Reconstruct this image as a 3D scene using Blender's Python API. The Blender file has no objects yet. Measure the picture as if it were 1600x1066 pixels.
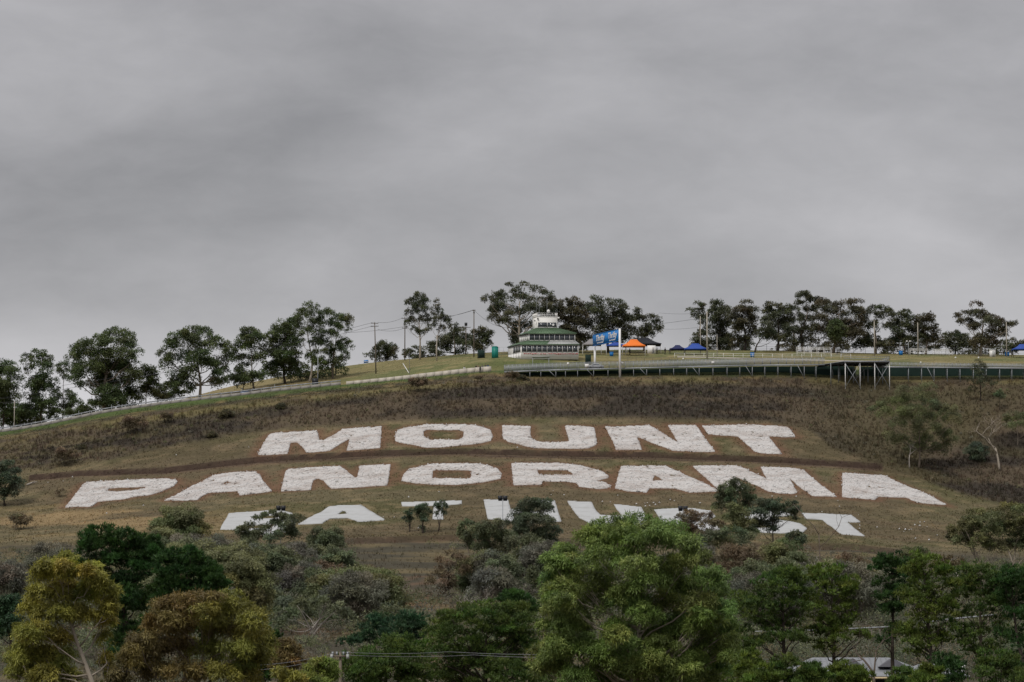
import bpy, bmesh, math, random
import numpy as np
from mathutils import Vector, Matrix

S = bpy.context.scene
COL = S.collection
F = 5670.0                      # focal length in photo pixels (photo is 1600 x 1066)
PITCH = math.radians(5.71)
CP, SP = math.cos(PITCH), math.sin(PITCH)

# ------------------------------------------------------------------ camera
cam_d = bpy.data.cameras.new('camera')
cam_d.sensor_width = 36.0
cam_d.lens = 36.0 * F / 1600.0
cam_d.clip_start = 1.0
cam_d.clip_end = 20000.0
cam = bpy.data.objects.new('camera', cam_d)
COL.objects.link(cam)
cam.location = (0, 0, 0)
cam.rotation_euler = (math.pi / 2 + PITCH, 0, 0)
S.camera = cam

# ------------------------------------------------------------------ sky
SKY_OFF = (30.1, 0.2, 4.4)
SUN_EL, SUN_AZ = math.radians(52), math.radians(215)      # azimuth: from behind the camera, left of it
W = bpy.data.worlds.new('World')
S.world = W
W.use_nodes = True
nt = W.node_tree
for n in list(nt.nodes):
    nt.nodes.remove(n)
def N(tree, kind, **kw):
    n = tree.nodes.new(kind)
    for k, v in kw.items():
        if k in n.inputs.keys() if isinstance(k, str) else False:
            n.inputs[k].default_value = v
        else:
            setattr(n, k, v)
    return n
def mathn(tree, op, a, b=None, c=None):
    n = tree.nodes.new('ShaderNodeMath'); n.operation = op
    for i, v in enumerate((a, b, c)):
        if v is None: continue
        if isinstance(v, (int, float)): n.inputs[i].default_value = v
        else: tree.links.new(v, n.inputs[i])
    return n.outputs[0]
def rampn(tree, fac, stops, interp='LINEAR'):
    n = tree.nodes.new('ShaderNodeValToRGB')
    cr = n.color_ramp; cr.interpolation = interp
    while len(cr.elements) < len(stops): cr.elements.new(0.5)
    for e, (p, c) in zip(cr.elements, stops):
        e.position = p
        e.color = (c, c, c, 1) if isinstance(c, (int, float)) else (*c, 1)
    tree.links.new(fac, n.inputs['Fac'])
    return n.outputs['Color']
sky = nt.nodes.new('ShaderNodeTexSky')
sky.sky_type = 'NISHITA'; sky.sun_disc = False
sky.sun_elevation = SUN_EL; sky.sun_rotation = SUN_AZ
bg1 = nt.nodes.new('ShaderNodeBackground'); bg1.inputs['Strength'].default_value = 0.08
nt.links.new(sky.outputs['Color'], bg1.inputs['Color'])
tc = nt.nodes.new('ShaderNodeTexCoord')
sx = nt.nodes.new('ShaderNodeSeparateXYZ'); nt.links.new(tc.outputs['Generated'], sx.inputs[0])
# overcast: the cloud deck is brighter overhead than near the horizon
zc = mathn(nt, 'MAXIMUM', sx.outputs['Z'], 0.0)
cie = mathn(nt, 'MULTIPLY_ADD', mathn(nt, 'MAXIMUM', mathn(nt, 'SUBTRACT', zc, 0.14), 0.0), 2.3, 1.0)
def noise(scale_xyz, off, detail, rough, dist=0.0):
    m = nt.nodes.new('ShaderNodeMapping'); m.inputs['Scale'].default_value = scale_xyz
    m.inputs['Location'].default_value = off
    nt.links.new(tc.outputs['Generated'], m.inputs['Vector'])
    n = nt.nodes.new('ShaderNodeTexNoise'); n.inputs['Scale'].default_value = 1.0
    n.inputs['Detail'].default_value = detail; n.inputs['Roughness'].default_value = rough
    n.inputs['Distortion'].default_value = dist
    nt.links.new(m.outputs[0], n.inputs['Vector'])
    return n.outputs['Fac']
n1 = noise((6.5, 6.5, 17), SKY_OFF, 2, 0.4, 0.25)                # broad masses
n2 = noise((13, 13, 34), (SKY_OFF[0] + 4, 2.1, 4.2), 4, 0.5, 0.35)   # softer lumps
n3 = noise((42, 42, 95), (1.3, 5.2, 2.2), 6, 0.6, 0.3)       # fine tatters
v = mathn(nt, 'MULTIPLY_ADD', mathn(nt, 'SUBTRACT', n1, 0.5), 0.95, 1.06)
v = mathn(nt, 'MULTIPLY_ADD', mathn(nt, 'SUBTRACT', n2, 0.5), 0.60, v)
v = mathn(nt, 'MULTIPLY_ADD', mathn(nt, 'SUBTRACT', n3, 0.5), 0.32, v)
glow = rampn(nt, zc, [(0.0, 0.75), (0.085, 0.62), (0.097, 0.42), (0.107, 0.16), (0.15, 0.0)])
v = mathn(nt, 'ADD', v, glow)
v = mathn(nt, 'MULTIPLY', v, cie)
tint = nt.nodes.new('ShaderNodeCombineColor')
for i, k in enumerate((0.265, 0.258, 0.264)):
    nt.links.new(mathn(nt, 'MULTIPLY', v, k), tint.inputs[i])
bg2 = nt.nodes.new('ShaderNodeBackground'); bg2.inputs['Strength'].default_value = 1.0
nt.links.new(tint.outputs[0], bg2.inputs['Color'])
mx = nt.nodes.new('ShaderNodeMixShader'); mx.inputs[0].default_value = 0.93   # cloud cover
nt.links.new(bg1.outputs[0], mx.inputs[1]); nt.links.new(bg2.outputs[0], mx.inputs[2])
wo = nt.nodes.new('ShaderNodeOutputWorld'); nt.links.new(mx.outputs[0], wo.inputs['Surface'])

# ------------------------------------------------------------------ sun behind the clouds
sd = bpy.data.lights.new('sun', 'SUN')
sd.energy = 1.5; sd.angle = math.radians(11); sd.color = (1.0, 0.96, 0.90)
sun = bpy.data.objects.new('sun', sd); COL.objects.link(sun)
# direction towards the sun in world axes (camera looks along +Y)
az = SUN_AZ
sdir = Vector((math.sin(az) * math.cos(SUN_EL), math.cos(az) * math.cos(SUN_EL), math.sin(SUN_EL)))
sun.rotation_euler = sdir.to_track_quat('Z', 'Y').to_euler()
sun.location = (0, 0, 400)

S.view_settings.view_transform = 'Standard'
S.view_settings.look = 'None'
S.view_settings.exposure = 0.36
S.view_settings.gamma = 1.0
S.view_settings.use_curve_mapping = False
try:
    S.cycles.use_denoising = True
    S.cycles.max_bounces = 6; S.cycles.diffuse_bounces = 3; S.cycles.transmission_bounces = 3
    S.cycles.transparent_max_bounces = 8
except Exception:
    pass

# ------------------------------------------------------------------ small tools
def ray(px, py):
    a, b = (px - 800.0) / F, (533.0 - py) / F
    return np.stack([a + 0 * b, CP - b * SP, SP + b * CP + 0 * a], -1)
def at(px, py, Y):
    d = ray(np.asarray(px, float), np.asarray(py, float))
    return d * (Y / d[..., 1:2])
def project(x, y, z):
    dep = y * CP + z * SP
    return 800 + F * x / dep, 533 - F * (z * CP - y * SP) / dep

def lerp(a, b, t): return a + (b - a) * t

_perm = {}
def vnoise(x, y, seed=0):
    """smooth value noise, numpy"""
    xi, yi = np.floor(x).astype(np.int64), np.floor(y).astype(np.int64)
    fx, fy = x - xi, y - yi
    fx, fy = fx * fx * (3 - 2 * fx), fy * fy * (3 - 2 * fy)
    def h(a, b):
        n = (a * 374761393 + b * 668265263 + seed * 1442695041) & 0x7fffffff
        n = ((n ^ (n >> 13)) * 1274126177) & 0x7fffffff
        return ((n ^ (n >> 16)) & 0xffff) / 65535.0
    return lerp(lerp(h(xi, yi), h(xi + 1, yi), fx), lerp(h(xi, yi + 1), h(xi + 1, yi + 1), fx), fy)
def fbm(x, y, oct=4, seed=0):
    a, s, t = 1.0, 0.0, 0.0
    for o in range(oct):
        s = s + a * vnoise(x * 2 ** o, y * 2 ** o, seed + o * 17); t += a; a *= 0.5
    return s / t

def mesh_np(name, verts, faces, mat, cols=None, smooth=False, midx=None):
    """faces: int array (n,k) or a list of such arrays"""
    me = bpy.data.meshes.new(name)
    verts = np.asarray(verts, np.float32)
    fl = faces if isinstance(faces, list) else [faces]
    fl = [np.asarray(f, np.int32) for f in fl if len(f)]
    nl = sum(f.size for f in fl); nf = sum(len(f) for f in fl)
    me.vertices.add(len(verts)); me.vertices.foreach_set('co', verts.ravel())
    me.loops.add(nl); me.polygons.add(nf)
    me.loops.foreach_set('vertex_index', np.concatenate([f.ravel() for f in fl]))
    tot = np.concatenate([np.full(len(f), f.shape[1], np.int32) for f in fl])
    st = np.zeros(nf, np.int32); st[1:] = np.cumsum(tot)[:-1]
    me.polygons.foreach_set('loop_start', st)
    try: me.polygons.foreach_set('loop_total', tot)
    except Exception: pass
    if smooth: me.polygons.foreach_set('use_smooth', np.ones(nf, bool))
    mats = mat if isinstance(mat, (list, tuple)) else [mat]
    for m in mats: me.materials.append(m)
    if midx is not None: me.polygons.foreach_set('material_index', np.asarray(midx, np.int32))
    if cols is not None:
        at_ = me.color_attributes.new('Col', 'FLOAT_COLOR', 'POINT')
        c4 = np.ones((len(verts), 4), np.float32); c4[:, :3] = cols
        at_.data.foreach_set('color', c4.ravel())
    me.update(calc_edges=True)
    me.validate(clean_customdata=False)
    return me

def link(name, data, parent=None, loc=None, mat=None):
    o = bpy.data.objects.new(name, data)
    COL.objects.link(o)
    if parent is not None: o.parent = parent
    if loc is not None: o.location = loc
    return o
def tag(o, label=None, cat=None, group=None, kind=None):
    if label: o['label'] = label
    if cat: o['category'] = cat
    if group: o['group'] = group
    if kind: o['kind'] = kind
    return o
def empty(name, loc, label, cat, group=None, rz=0.0):
    o = bpy.data.objects.new(name, None)
    o.empty_display_size = 0.5
    COL.objects.link(o); o.location = loc; o.rotation_euler = (0, 0, rz)
    return tag(o, label, cat, group)

class MB:
    """collects boxes, bars and tubes into one mesh"""
    def __init__(s): s.v = []; s.q = []; s.n = 0; s.t = []
    def add(s, v, q=(), t=()):
        v = np.asarray(v, float)
        if len(q): s.q.append(np.asarray(q) + s.n)
        if len(t): s.t.append(np.asarray(t) + s.n)
        s.v.append(v); s.n += len(v)
    def box(s, c, size, rz=0.0):
        sx, sy, sz = (k / 2 for k in size)
        v = np.array([[a * sx, b * sy, d * sz] for d in (-1, 1) for b in (-1, 1) for a in (-1, 1)])
        if rz:
            cr, sr = math.cos(rz), math.sin(rz)
            v = np.stack([v[:, 0] * cr - v[:, 1] * sr, v[:, 0] * sr + v[:, 1] * cr, v[:, 2]], -1)
        s.add(v + np.asarray(c), [[0, 2, 3, 1], [4, 5, 7, 6], [0, 1, 5, 4], [2, 6, 7, 3], [0, 4, 6, 2], [1, 3, 7, 5]])
        return s
    def bar(s, a, b, w, h=None):
        """rectangular bar from a to b"""
        a, b = np.asarray(a, float), np.asarray(b, float); h = h or w
        d = b - a; d = d / (np.linalg.norm(d) + 1e-9)
        up = np.array([0, 0, 1.0]) if abs(d[2]) < 0.9 else np.array([0, 1.0, 0])
        x = np.cross(d, up); x /= np.linalg.norm(x); y = np.cross(x, d)
        v = [p + x * i * w / 2 + y * j * h / 2 for p in (a, b) for j in (-1, 1) for i in (-1, 1)]
        s.add(v, [[0, 1, 3, 2], [4, 6, 7, 5], [0, 4, 5, 1], [2, 3, 7, 6], [0, 2, 6, 4], [1, 5, 7, 3]])
        return s
    def tube(s, pts, radii, sides=6, cap=True):
        pts = np.asarray(pts, float); n = len(pts)
        radii = np.full(n, radii) if np.isscalar(radii) else np.asarray(radii, float)
        d = np.gradient(pts, axis=0); d /= np.linalg.norm(d, axis=1)[:, None] + 1e-9
        ref = np.array([0.0, 1.0, 0.13]) if abs(d[:, 2]).mean() > 0.6 else np.array([0, 0.1, 1.0])
        x = np.cross(d, ref); x /= np.linalg.norm(x, axis=1)[:, None] + 1e-9
        y = np.cross(d, x)
        a = np.arange(sides) * 2 * math.pi / sides
        v = pts[:, None, :] + radii[:, None, None] * (x[:, None, :] * np.cos(a)[None, :, None] + y[:, None, :] * np.sin(a)[None, :, None])
        i = np.arange(n - 1)[:, None] * sides; k = np.arange(sides)[None, :]; k2 = (k + 1) % sides
        q = np.stack([i + k, i + k2, i + sides + k2, i + sides + k], -1).reshape(-1, 4)
        t = []
        vv = v.reshape(-1, 3)
        if cap:
            vv = np.vstack([vv, pts[:1], pts[-1:]])
            c0, c1 = n * sides, n * sides + 1
            for j in range(sides):
                t.append([c0, (j + 1) % sides, j])
                t.append([c1, (n - 1) * sides + j, (n - 1) * sides + (j + 1) % sides])
        s.add(vv, q, t)
        return s
    def poly(s, pts):
        """convex planar polygon as fan"""
        k = len(pts)
        if k == 4: s.add(pts, [[0, 1, 2, 3]])
        else: s.add(pts, (), [[0, i, i + 1] for i in range(1, k - 1)])
        return s
    def prism(s, base, top):
        """closed solid between two rings of equal length"""
        k = len(base)
        v = list(base) + list(top)
        q = [[i, (i + 1) % k, k + (i + 1) % k, k + i] for i in range(k)]
        t = [[0, i + 1, i] for i in range(1, k - 1)] + [[k, k + i, k + i + 1] for i in range(1, k - 1)]
        s.add(v, q, t)
        return s
    def mesh(s, name, mat, off=(0, 0, 0), smooth=False):
        v = np.vstack(s.v) - np.asarray(off)
        fl = []
        if s.q: fl.append(np.vstack(s.q))
        if s.t: fl.append(np.vstack(s.t))
        return mesh_np(name, v, fl, mat, smooth=smooth)
    def build(s, name, mat, parent=None, off=(0, 0, 0), smooth=False, loc=None):
        return link(name, s.mesh(name, mat, off, smooth), parent, loc)

# ------------------------------------------------------------------ materials
MAT = {}
def material(name, base, rough=0.8, spec=0.3, var=0.12, scale=3.0, bump=0.0, metal=0.0, island=0.0, attr=False, stretch=(1, 1, 1)):
    if name in MAT: return MAT[name]
    m = bpy.data.materials.new(name); m.use_nodes = True
    t = m.node_tree; b = t.nodes['Principled BSDF']
    b.inputs['Roughness'].default_value = rough
    b.inputs['Specular IOR Level'].default_value = spec
    b.inputs['Metallic'].default_value = metal
    tcx = t.nodes.new('ShaderNodeTexCoord')
    mp = t.nodes.new('ShaderNodeMapping'); mp.inputs['Scale'].default_value = stretch
    t.links.new(tcx.outputs['Object'], mp.inputs[0])
    n = t.nodes.new('ShaderNodeTexNoise'); n.inputs['Scale'].default_value = scale; n.inputs['Detail'].default_value = 6
    n.inputs['Roughness'].default_value = 0.65
    t.links.new(mp.outputs[0], n.inputs['Vector'])
    f = mathn(t, 'MULTIPLY_ADD', mathn(t, 'SUBTRACT', n.outputs['Fac'], 0.5), var * 4, 1.0)
    if island:
        g = t.nodes.new('ShaderNodeNewGeometry')
        f = mathn(t, 'MULTIPLY', f, mathn(t, 'MULTIPLY_ADD', mathn(t, 'SUBTRACT', g.outputs['Random Per Island'], 0.5), island * 2, 1.0))
    vm = t.nodes.new('ShaderNodeVectorMath'); vm.operation = 'SCALE'
    if attr:
        a = t.nodes.new('ShaderNodeAttribute'); a.attribute_name = 'Col'
        t.links.new(a.outputs['Color'], vm.inputs[0])
    else:
        vm.inputs[0].default_value = base
    t.links.new(f, vm.inputs['Scale'])
    t.links.new(vm.outputs[0], b.inputs['Base Color'])
    if bump:
        bp = t.nodes.new('ShaderNodeBump'); bp.inputs['Strength'].default_value = 0.7; bp.inputs['Distance'].default_value = bump
        t.links.new(n.outputs['Fac'], bp.inputs['Height']); t.links.new(bp.outputs[0], b.inputs['Normal'])
    MAT[name] = m
    return m

def leaf_material():
    m = bpy.data.materials.new('foliage'); m.use_nodes = True
    t = m.node_tree
    for n in list(t.nodes): t.nodes.remove(n)
    a = t.nodes.new('ShaderNodeAttribute'); a.attribute_name = 'Col'
    b = t.nodes.new('ShaderNodeBsdfPrincipled')
    b.inputs['Roughness'].default_value = 0.55; b.inputs['Specular IOR Level'].default_value = 0.25
    tr = t.nodes.new('ShaderNodeBsdfTranslucent')
    t.links.new(a.outputs['Color'], b.inputs['Base Color'])
    hs = t.nodes.new('ShaderNodeHueSaturation'); hs.inputs['Saturation'].default_value = 1.1; hs.inputs['Value'].default_value = 1.15
    t.links.new(a.outputs['Color'], hs.inputs['Color']); t.links.new(hs.outputs[0], tr.inputs['Color'])
    mix = t.nodes.new('ShaderNodeMixShader'); mix.inputs[0].default_value = 0.3
    t.links.new(b.outputs[0], mix.inputs[1]); t.links.new(tr.outputs[0], mix.inputs[2])
    o = t.nodes.new('ShaderNodeOutputMaterial'); t.links.new(mix.outputs[0], o.inputs['Surface'])
    return m
LEAF = leaf_material()

# ------------------------------------------------------------------ terrain: one height sheet z(u, D), x = u * max(D, 200)
pxk = np.array([-900, -400, 0, 200, 400, 600, 800, 1000, 1200, 1300, 1400, 1600, 2000, 2600], float)
rows = [   # depth, image row of the ground at each of those columns
    (200, [1205] * 14),
    (300, [1105] * 14),
    (450, [1005] * 14),
    (600, [935, 935, 930, 925, 920, 920, 920, 922, 925, 926, 928, 932, 936, 936]),
    (720, [900, 880, 862, 850, 845, 843, 845, 847, 850, 853, 858, 870, 885, 900]),
    (795, [850, 825, 803, 783, 768, 757, 752, 752, 757, 764, 775, 800, 825, 850]),
    (850, [815, 770, 740, 712, 687, 666, 658, 658, 663, 676, 690, 712, 740, 770]),
    (880, [790, 725, 700, 664, 636, 614, 604, 604, 610, 616, 620, 620, 640, 670]),
    (897.5, [768, 707, 680, 645, 620, 600, 587, 584.5, 581.5, 586, 588, 587.5, 600, 630]),
    (902, [760, 702, 675, 640, 615, 595, 578, 576, 575, 577, 578, 579, 590, 620]),
    (912, [764, 706, 679, 644, 619, 599, 582, 580, 579, 581, 582, 583, 594, 624]),
    (930, [762, 704, 679, 643, 611, 586, 561, 567, 568, 568, 568, 570, 585, 610]),
    (960, [765, 710, 684, 645, 601, 574, 554, 554, 556, 557, 558, 560, 575, 600]),
    (1000, [768, 715, 690, 650, 599, 568, 551, 548, 549, 552, 554, 556, 568, 590]),
    (1040, [790, 740, 715, 675, 620, 590, 565, 562, 562, 564, 566, 570, 585, 610]),
]
Dk = np.array([-400, 0, 100] + [r[0] for r in rows] + [1200, 1600, 2500, 6000], float)
zk = np.zeros((len(Dk), len(pxk)))
zk[0] = -4; zk[1] = -1.9; zk[2] = -3.2
for i, (D, ys) in enumerate(rows):
    zk[3 + i] = at(np.array(pxk), np.array(ys, float), D)[:, 2]
zk[-4] = zk[-5] - 14; zk[-3] = zk[-4] * 0.5 + 5; zk[-2] = 10; zk[-1] = 5
def pchip(xk, yk, x):
    h = np.diff(xk)[:, None]; d = np.diff(yk, axis=0) / h
    m = np.zeros_like(yk)
    s = d[:-1] * d[1:]
    w1, w2 = 2 * h[1:] + h[:-1], h[1:] + 2 * h[:-1]
    with np.errstate(divide='ignore', invalid='ignore'):
        hm = (w1 + w2) / (w1 / d[:-1] + w2 / d[1:])
    m[1:-1] = np.where(s > 0, hm, 0); m[0] = d[0]; m[-1] = d[-1]
    i = np.clip(np.searchsorted(xk, x, side='right') - 1, 0, len(xk) - 2)
    t = ((x - xk[i]) / (xk[i + 1] - xk[i]))[:, None]; hh = (xk[i + 1] - xk[i])[:, None]
    return ((1 + 2 * t) * (1 - t) ** 2 * yk[i] + t * (1 - t) ** 2 * hh * m[i] + t * t * (3 - 2 * t) * yk[i + 1] + t * t * (t - 1) * hh * m[i + 1])
gp = np.concatenate([np.arange(-900, -150, 60.0), np.arange(-150, 1751, 5.0), np.arange(1800, 2601, 60.0)])
gd = np.concatenate([[-400, -200, 0, 60, 120], np.arange(180, 440, 12.0), np.arange(440, 640, 5.0), np.arange(640, 916, 1.15),
                     np.arange(916, 1046, 2.5), [1060, 1100, 1160, 1250, 1400, 1700, 2200, 3000, 4200, 6000]])
zc1 = pchip(Dk, zk, gd)                                   # (nd, ncol)
zg = pchip(pxk, zc1.T.copy(), gp).T                       # (nd, np)
gu = (gp - 800) / (F * CP)
UU, DD = np.meshgrid(gu, gd)
XX = UU * np.maximum(DD, 200)
# widen the sheet far to both sides
YY = DD.copy()
amp = np.clip((DD - 300) / 200, 0.1, 1) * np.where(DD > 893, 0.35, 1)
zg = zg + amp * ((fbm(XX / 34, YY / 20, 3, 5) - 0.5) * 1.5 + (fbm(XX / 5.5, YY / 4.0, 3, 9) - 0.5) * 0.35)
# benches cut along the hill below two of the words
def bench(line, depth, width):
    global zg
    P = np.array(line, float)
    row = np.interp(PXg, P[:, 0], P[:, 1])
    inside = (PXg > P[0, 0]) & (PXg < P[-1, 0])
    d = (PYg - row)
    prof = np.where(d < 0, np.exp(-(d / width) ** 2) * 0.15, -np.exp(-((d - width) / width) ** 2)) * depth
    zg = zg + np.where(inside, prof, 0)
PXg, PYg = project(XX, np.maximum(YY, 5), zg)
TRACK = [(40, 745), (120, 738), (260, 733), (405, 716), (600, 706), (720, 703), (860, 707), (1020, 709), (1110, 713), (1220, 717), (1380, 727)]
CUT = [(480, 846), (560, 842), (700, 838), (800, 841), (900, 846), (1255, 851), (1330, 852), (1400, 860), (1440, 866)]
def line_depth(line):
    P = np.array(line, float); out = np.full(len(gp), np.nan)
    sel = np.where((gd > 640) & (gd < 893))[0]
    for j in range(len(gp)):
        if P[0, 0] < gp[j] < P[-1, 0]:
            r_ = PYg[sel, j]; out[j] = np.interp(-np.interp(gp[j], P[:, 0], P[:, 1]), -np.minimum.accumulate(r_), gd[sel])
    return out
TRACK_D, CUT_D = line_depth(TRACK), line_depth(CUT)
bench(TRACK, 1.1, 2.2)
bench(CUT, 0.9, 3.0)

def zat(x, y):
    x, y = np.asarray(x, float), np.asarray(y, float)
    u = x / np.maximum(y, 200)
    i = np.clip(np.searchsorted(gd, y, side='right') - 1, 0, len(gd) - 2)
    j = np.clip(np.searchsorted(gu, u, side='right') - 1, 0, len(gu) - 2)
    ty = np.clip((y - gd[i]) / (gd[i + 1] - gd[i]), 0, 1); tx = np.clip((u - gu[j]) / (gu[j + 1] - gu[j]), 0, 1)
    return lerp(lerp(zg[i, j], zg[i, j + 1], tx), lerp(zg[i + 1, j], zg[i + 1, j + 1], tx), ty)
def ground(px, D):
    """point on the ground under image column px at depth D"""
    x = (px - 800) / (F * CP) * D
    z = float(zat(x, D))
    x = (px - 800) / F * (D * CP + z * SP)
    return np.array([x, D, float(zat(x, D))])
_ys = np.arange(470, 1000, 0.5)
def hit(px, py, lo=470.0, hi=940.0):
    """first point of the hill met by the view line through a photo pixel"""
    ys = np.arange(lo, hi, 0.4)
    p = at(px, py, 1.0) * ys[:, None]
    under = p[:, 2] <= zat(p[:, 0], ys)
    k = int(np.argmax(under)) if under.any() else len(ys) - 1
    return np.array([p[k, 0], ys[k], float(zat(p[k, 0], ys[k]))])

# ground colour zones (what grows or lies there, and shade painted under the walkway)
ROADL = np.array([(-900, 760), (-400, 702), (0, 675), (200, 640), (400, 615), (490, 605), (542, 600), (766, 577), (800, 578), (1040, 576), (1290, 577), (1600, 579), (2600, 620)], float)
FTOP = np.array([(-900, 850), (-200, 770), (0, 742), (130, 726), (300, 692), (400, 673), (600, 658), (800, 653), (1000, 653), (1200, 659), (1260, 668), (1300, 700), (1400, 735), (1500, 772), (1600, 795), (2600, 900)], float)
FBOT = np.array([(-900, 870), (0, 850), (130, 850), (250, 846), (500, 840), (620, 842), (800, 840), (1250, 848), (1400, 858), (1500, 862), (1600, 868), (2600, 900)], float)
def ground_color(x, y, z):
    px, py = project(x, np.maximum(y, 5), z)
    road = np.interp(px, ROADL[:, 0], ROADL[:, 1]); ft = np.interp(px, FTOP[:, 0], FTOP[:, 1]); fb = np.interp(px, FBOT[:, 0], FBOT[:, 1])
    a = fbm(x / 14, y / 9, 4, 21); b = fbm(x / 3.0, y / 2.4, 3, 33); c = fbm(x / 40, y / 26, 3, 47)
    wob = (a - .5) * 14
    def sm(e0, e1, v):
        t = np.clip((v - e0) / (e1 - e0), 0, 1); return t * t * (3 - 2 * t)
    def mixc(c0, c1, t): return c0 * (1 - t[..., None]) + np.asarray(c1) * t[..., None]
    # bush floor
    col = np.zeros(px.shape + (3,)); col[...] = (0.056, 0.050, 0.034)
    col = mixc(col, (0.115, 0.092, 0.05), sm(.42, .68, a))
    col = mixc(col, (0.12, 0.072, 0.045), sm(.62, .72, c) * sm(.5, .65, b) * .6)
    # field round the letters
    fld = np.zeros_like(col); fld[...] = (0.106, 0.090, 0.050)
    fld = mixc(fld, (0.078, 0.072, 0.033), sm(.40, .66, a))
    fld = mixc(fld, (0.150, 0.118, 0.066), sm(.52, .75, b) * .8)
    fld = mixc(fld, (0.088, 0.064, 0.040), sm(.50, .66, c) * .5)
    gold = np.exp(-((px - 150) / 190) ** 2 - ((py - 815) / 24) ** 2) * sm(.42, .62, a)
    fld = mixc(fld, (0.23, 0.165, 0.085), np.clip(gold * 1.2, 0, .8))
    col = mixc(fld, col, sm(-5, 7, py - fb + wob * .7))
    # tall dry weeds above
    scr = np.zeros_like(col); scr[...] = (0.076, 0.059, 0.039)
    scr = mixc(scr, (0.040, 0.033, 0.025), sm(.42, .62, a))
    scr = mixc(scr, (0.135, 0.10, 0.048), sm(.50, .7, b) * sm(30, 5, py - road + wob))
    scr = mixc(scr, (0.095, 0.082, 0.04), sm(620, 100, px) * .5 * sm(.4, .6, b))
    scr = mixc(scr, (0.070, 0.060, 0.031), sm(1150, 1450, px) * sm(.42, .62, c) * .8)
    col = mixc(scr, col, sm(-5, 5, py - ft + wob * .5))
    # strip along the road
    grn = np.clip(sm(9, 4, py - road + (b - .5) * 6), 0, 1) * (px < 800)
    col = mixc(col, (0.060, 0.085, 0.027), grn * np.clip(.35 + 1.3 * b, 0, 1))
    dk = sm(15, 8, py - road + (b - .5) * 5) * (px >= 790)  # dark green strip, the walkway's shade put into the ground colour
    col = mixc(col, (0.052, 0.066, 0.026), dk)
    yl = np.exp(-((py - road - 17) / 6) ** 2) * sm(.35, .55, a)
    col = mixc(col, (0.135, 0.115, 0.05), yl * .8)
    # mown crest beyond the road
    top = np.zeros_like(col); top[...] = (0.165, 0.145, 0.066)
    top = mixc(top, (0.115, 0.122, 0.05), sm(.38, .62, a))
    top = mixc(top, (0.21, 0.17, 0.085), sm(.55, .75, b) * .7)
    top = mixc(top, (0.24, 0.18, 0.095), sm(620, 380, px) * .55)
    top = mixc(top, (0.05, 0.08, 0.022), np.exp(-((px - 835) / 55) ** 2) * sm(925, 932, y * 0 + y) * 0 + np.exp(-((px - 830) / 60) ** 2) * sm(934, 918, y))
    col = mixc(col, top, sm(903.5, 905.0, y))
    # bare earth of the benches
    pn = 800 + x / np.maximum(y, 200) * F * CP
    for dep, amt in ((TRACK_D, 1.0), (CUT_D, .6)):
        ok = ~np.isnan(dep); dt = np.interp(pn, gp[ok], dep[ok], left=1e6, right=1e6)
        e = y - dt
        face = np.exp(-((e + 0.4) / 1.5) ** 2)                       # the cut bank, bare dark earth
        rut = np.exp(-((e + 4.4) / 0.8) ** 2) * .7                   # wheel rut on the bench
        floor_ = sm(-7.5, -5.5, e) * sm(-.5, -1.5, e)
        col = mixc(col, (0.105, 0.066, 0.045), floor_ * .55 * amt)
        col = mixc(col, (0.040, 0.026, 0.020), np.clip(np.maximum(face, rut) * (0.8 + 0.7 * b), 0, .95) * amt)
    d3 = np.exp(-((px - 640) / 45) ** 2 - ((py - 940) / 14) ** 2)
    col = mixc(col, (0.17, 0.09, 0.05), np.clip(d3 * 1.2 * b, 0, .8))
    return col * (0.78 + 0.44 * b)[..., None]
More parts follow.
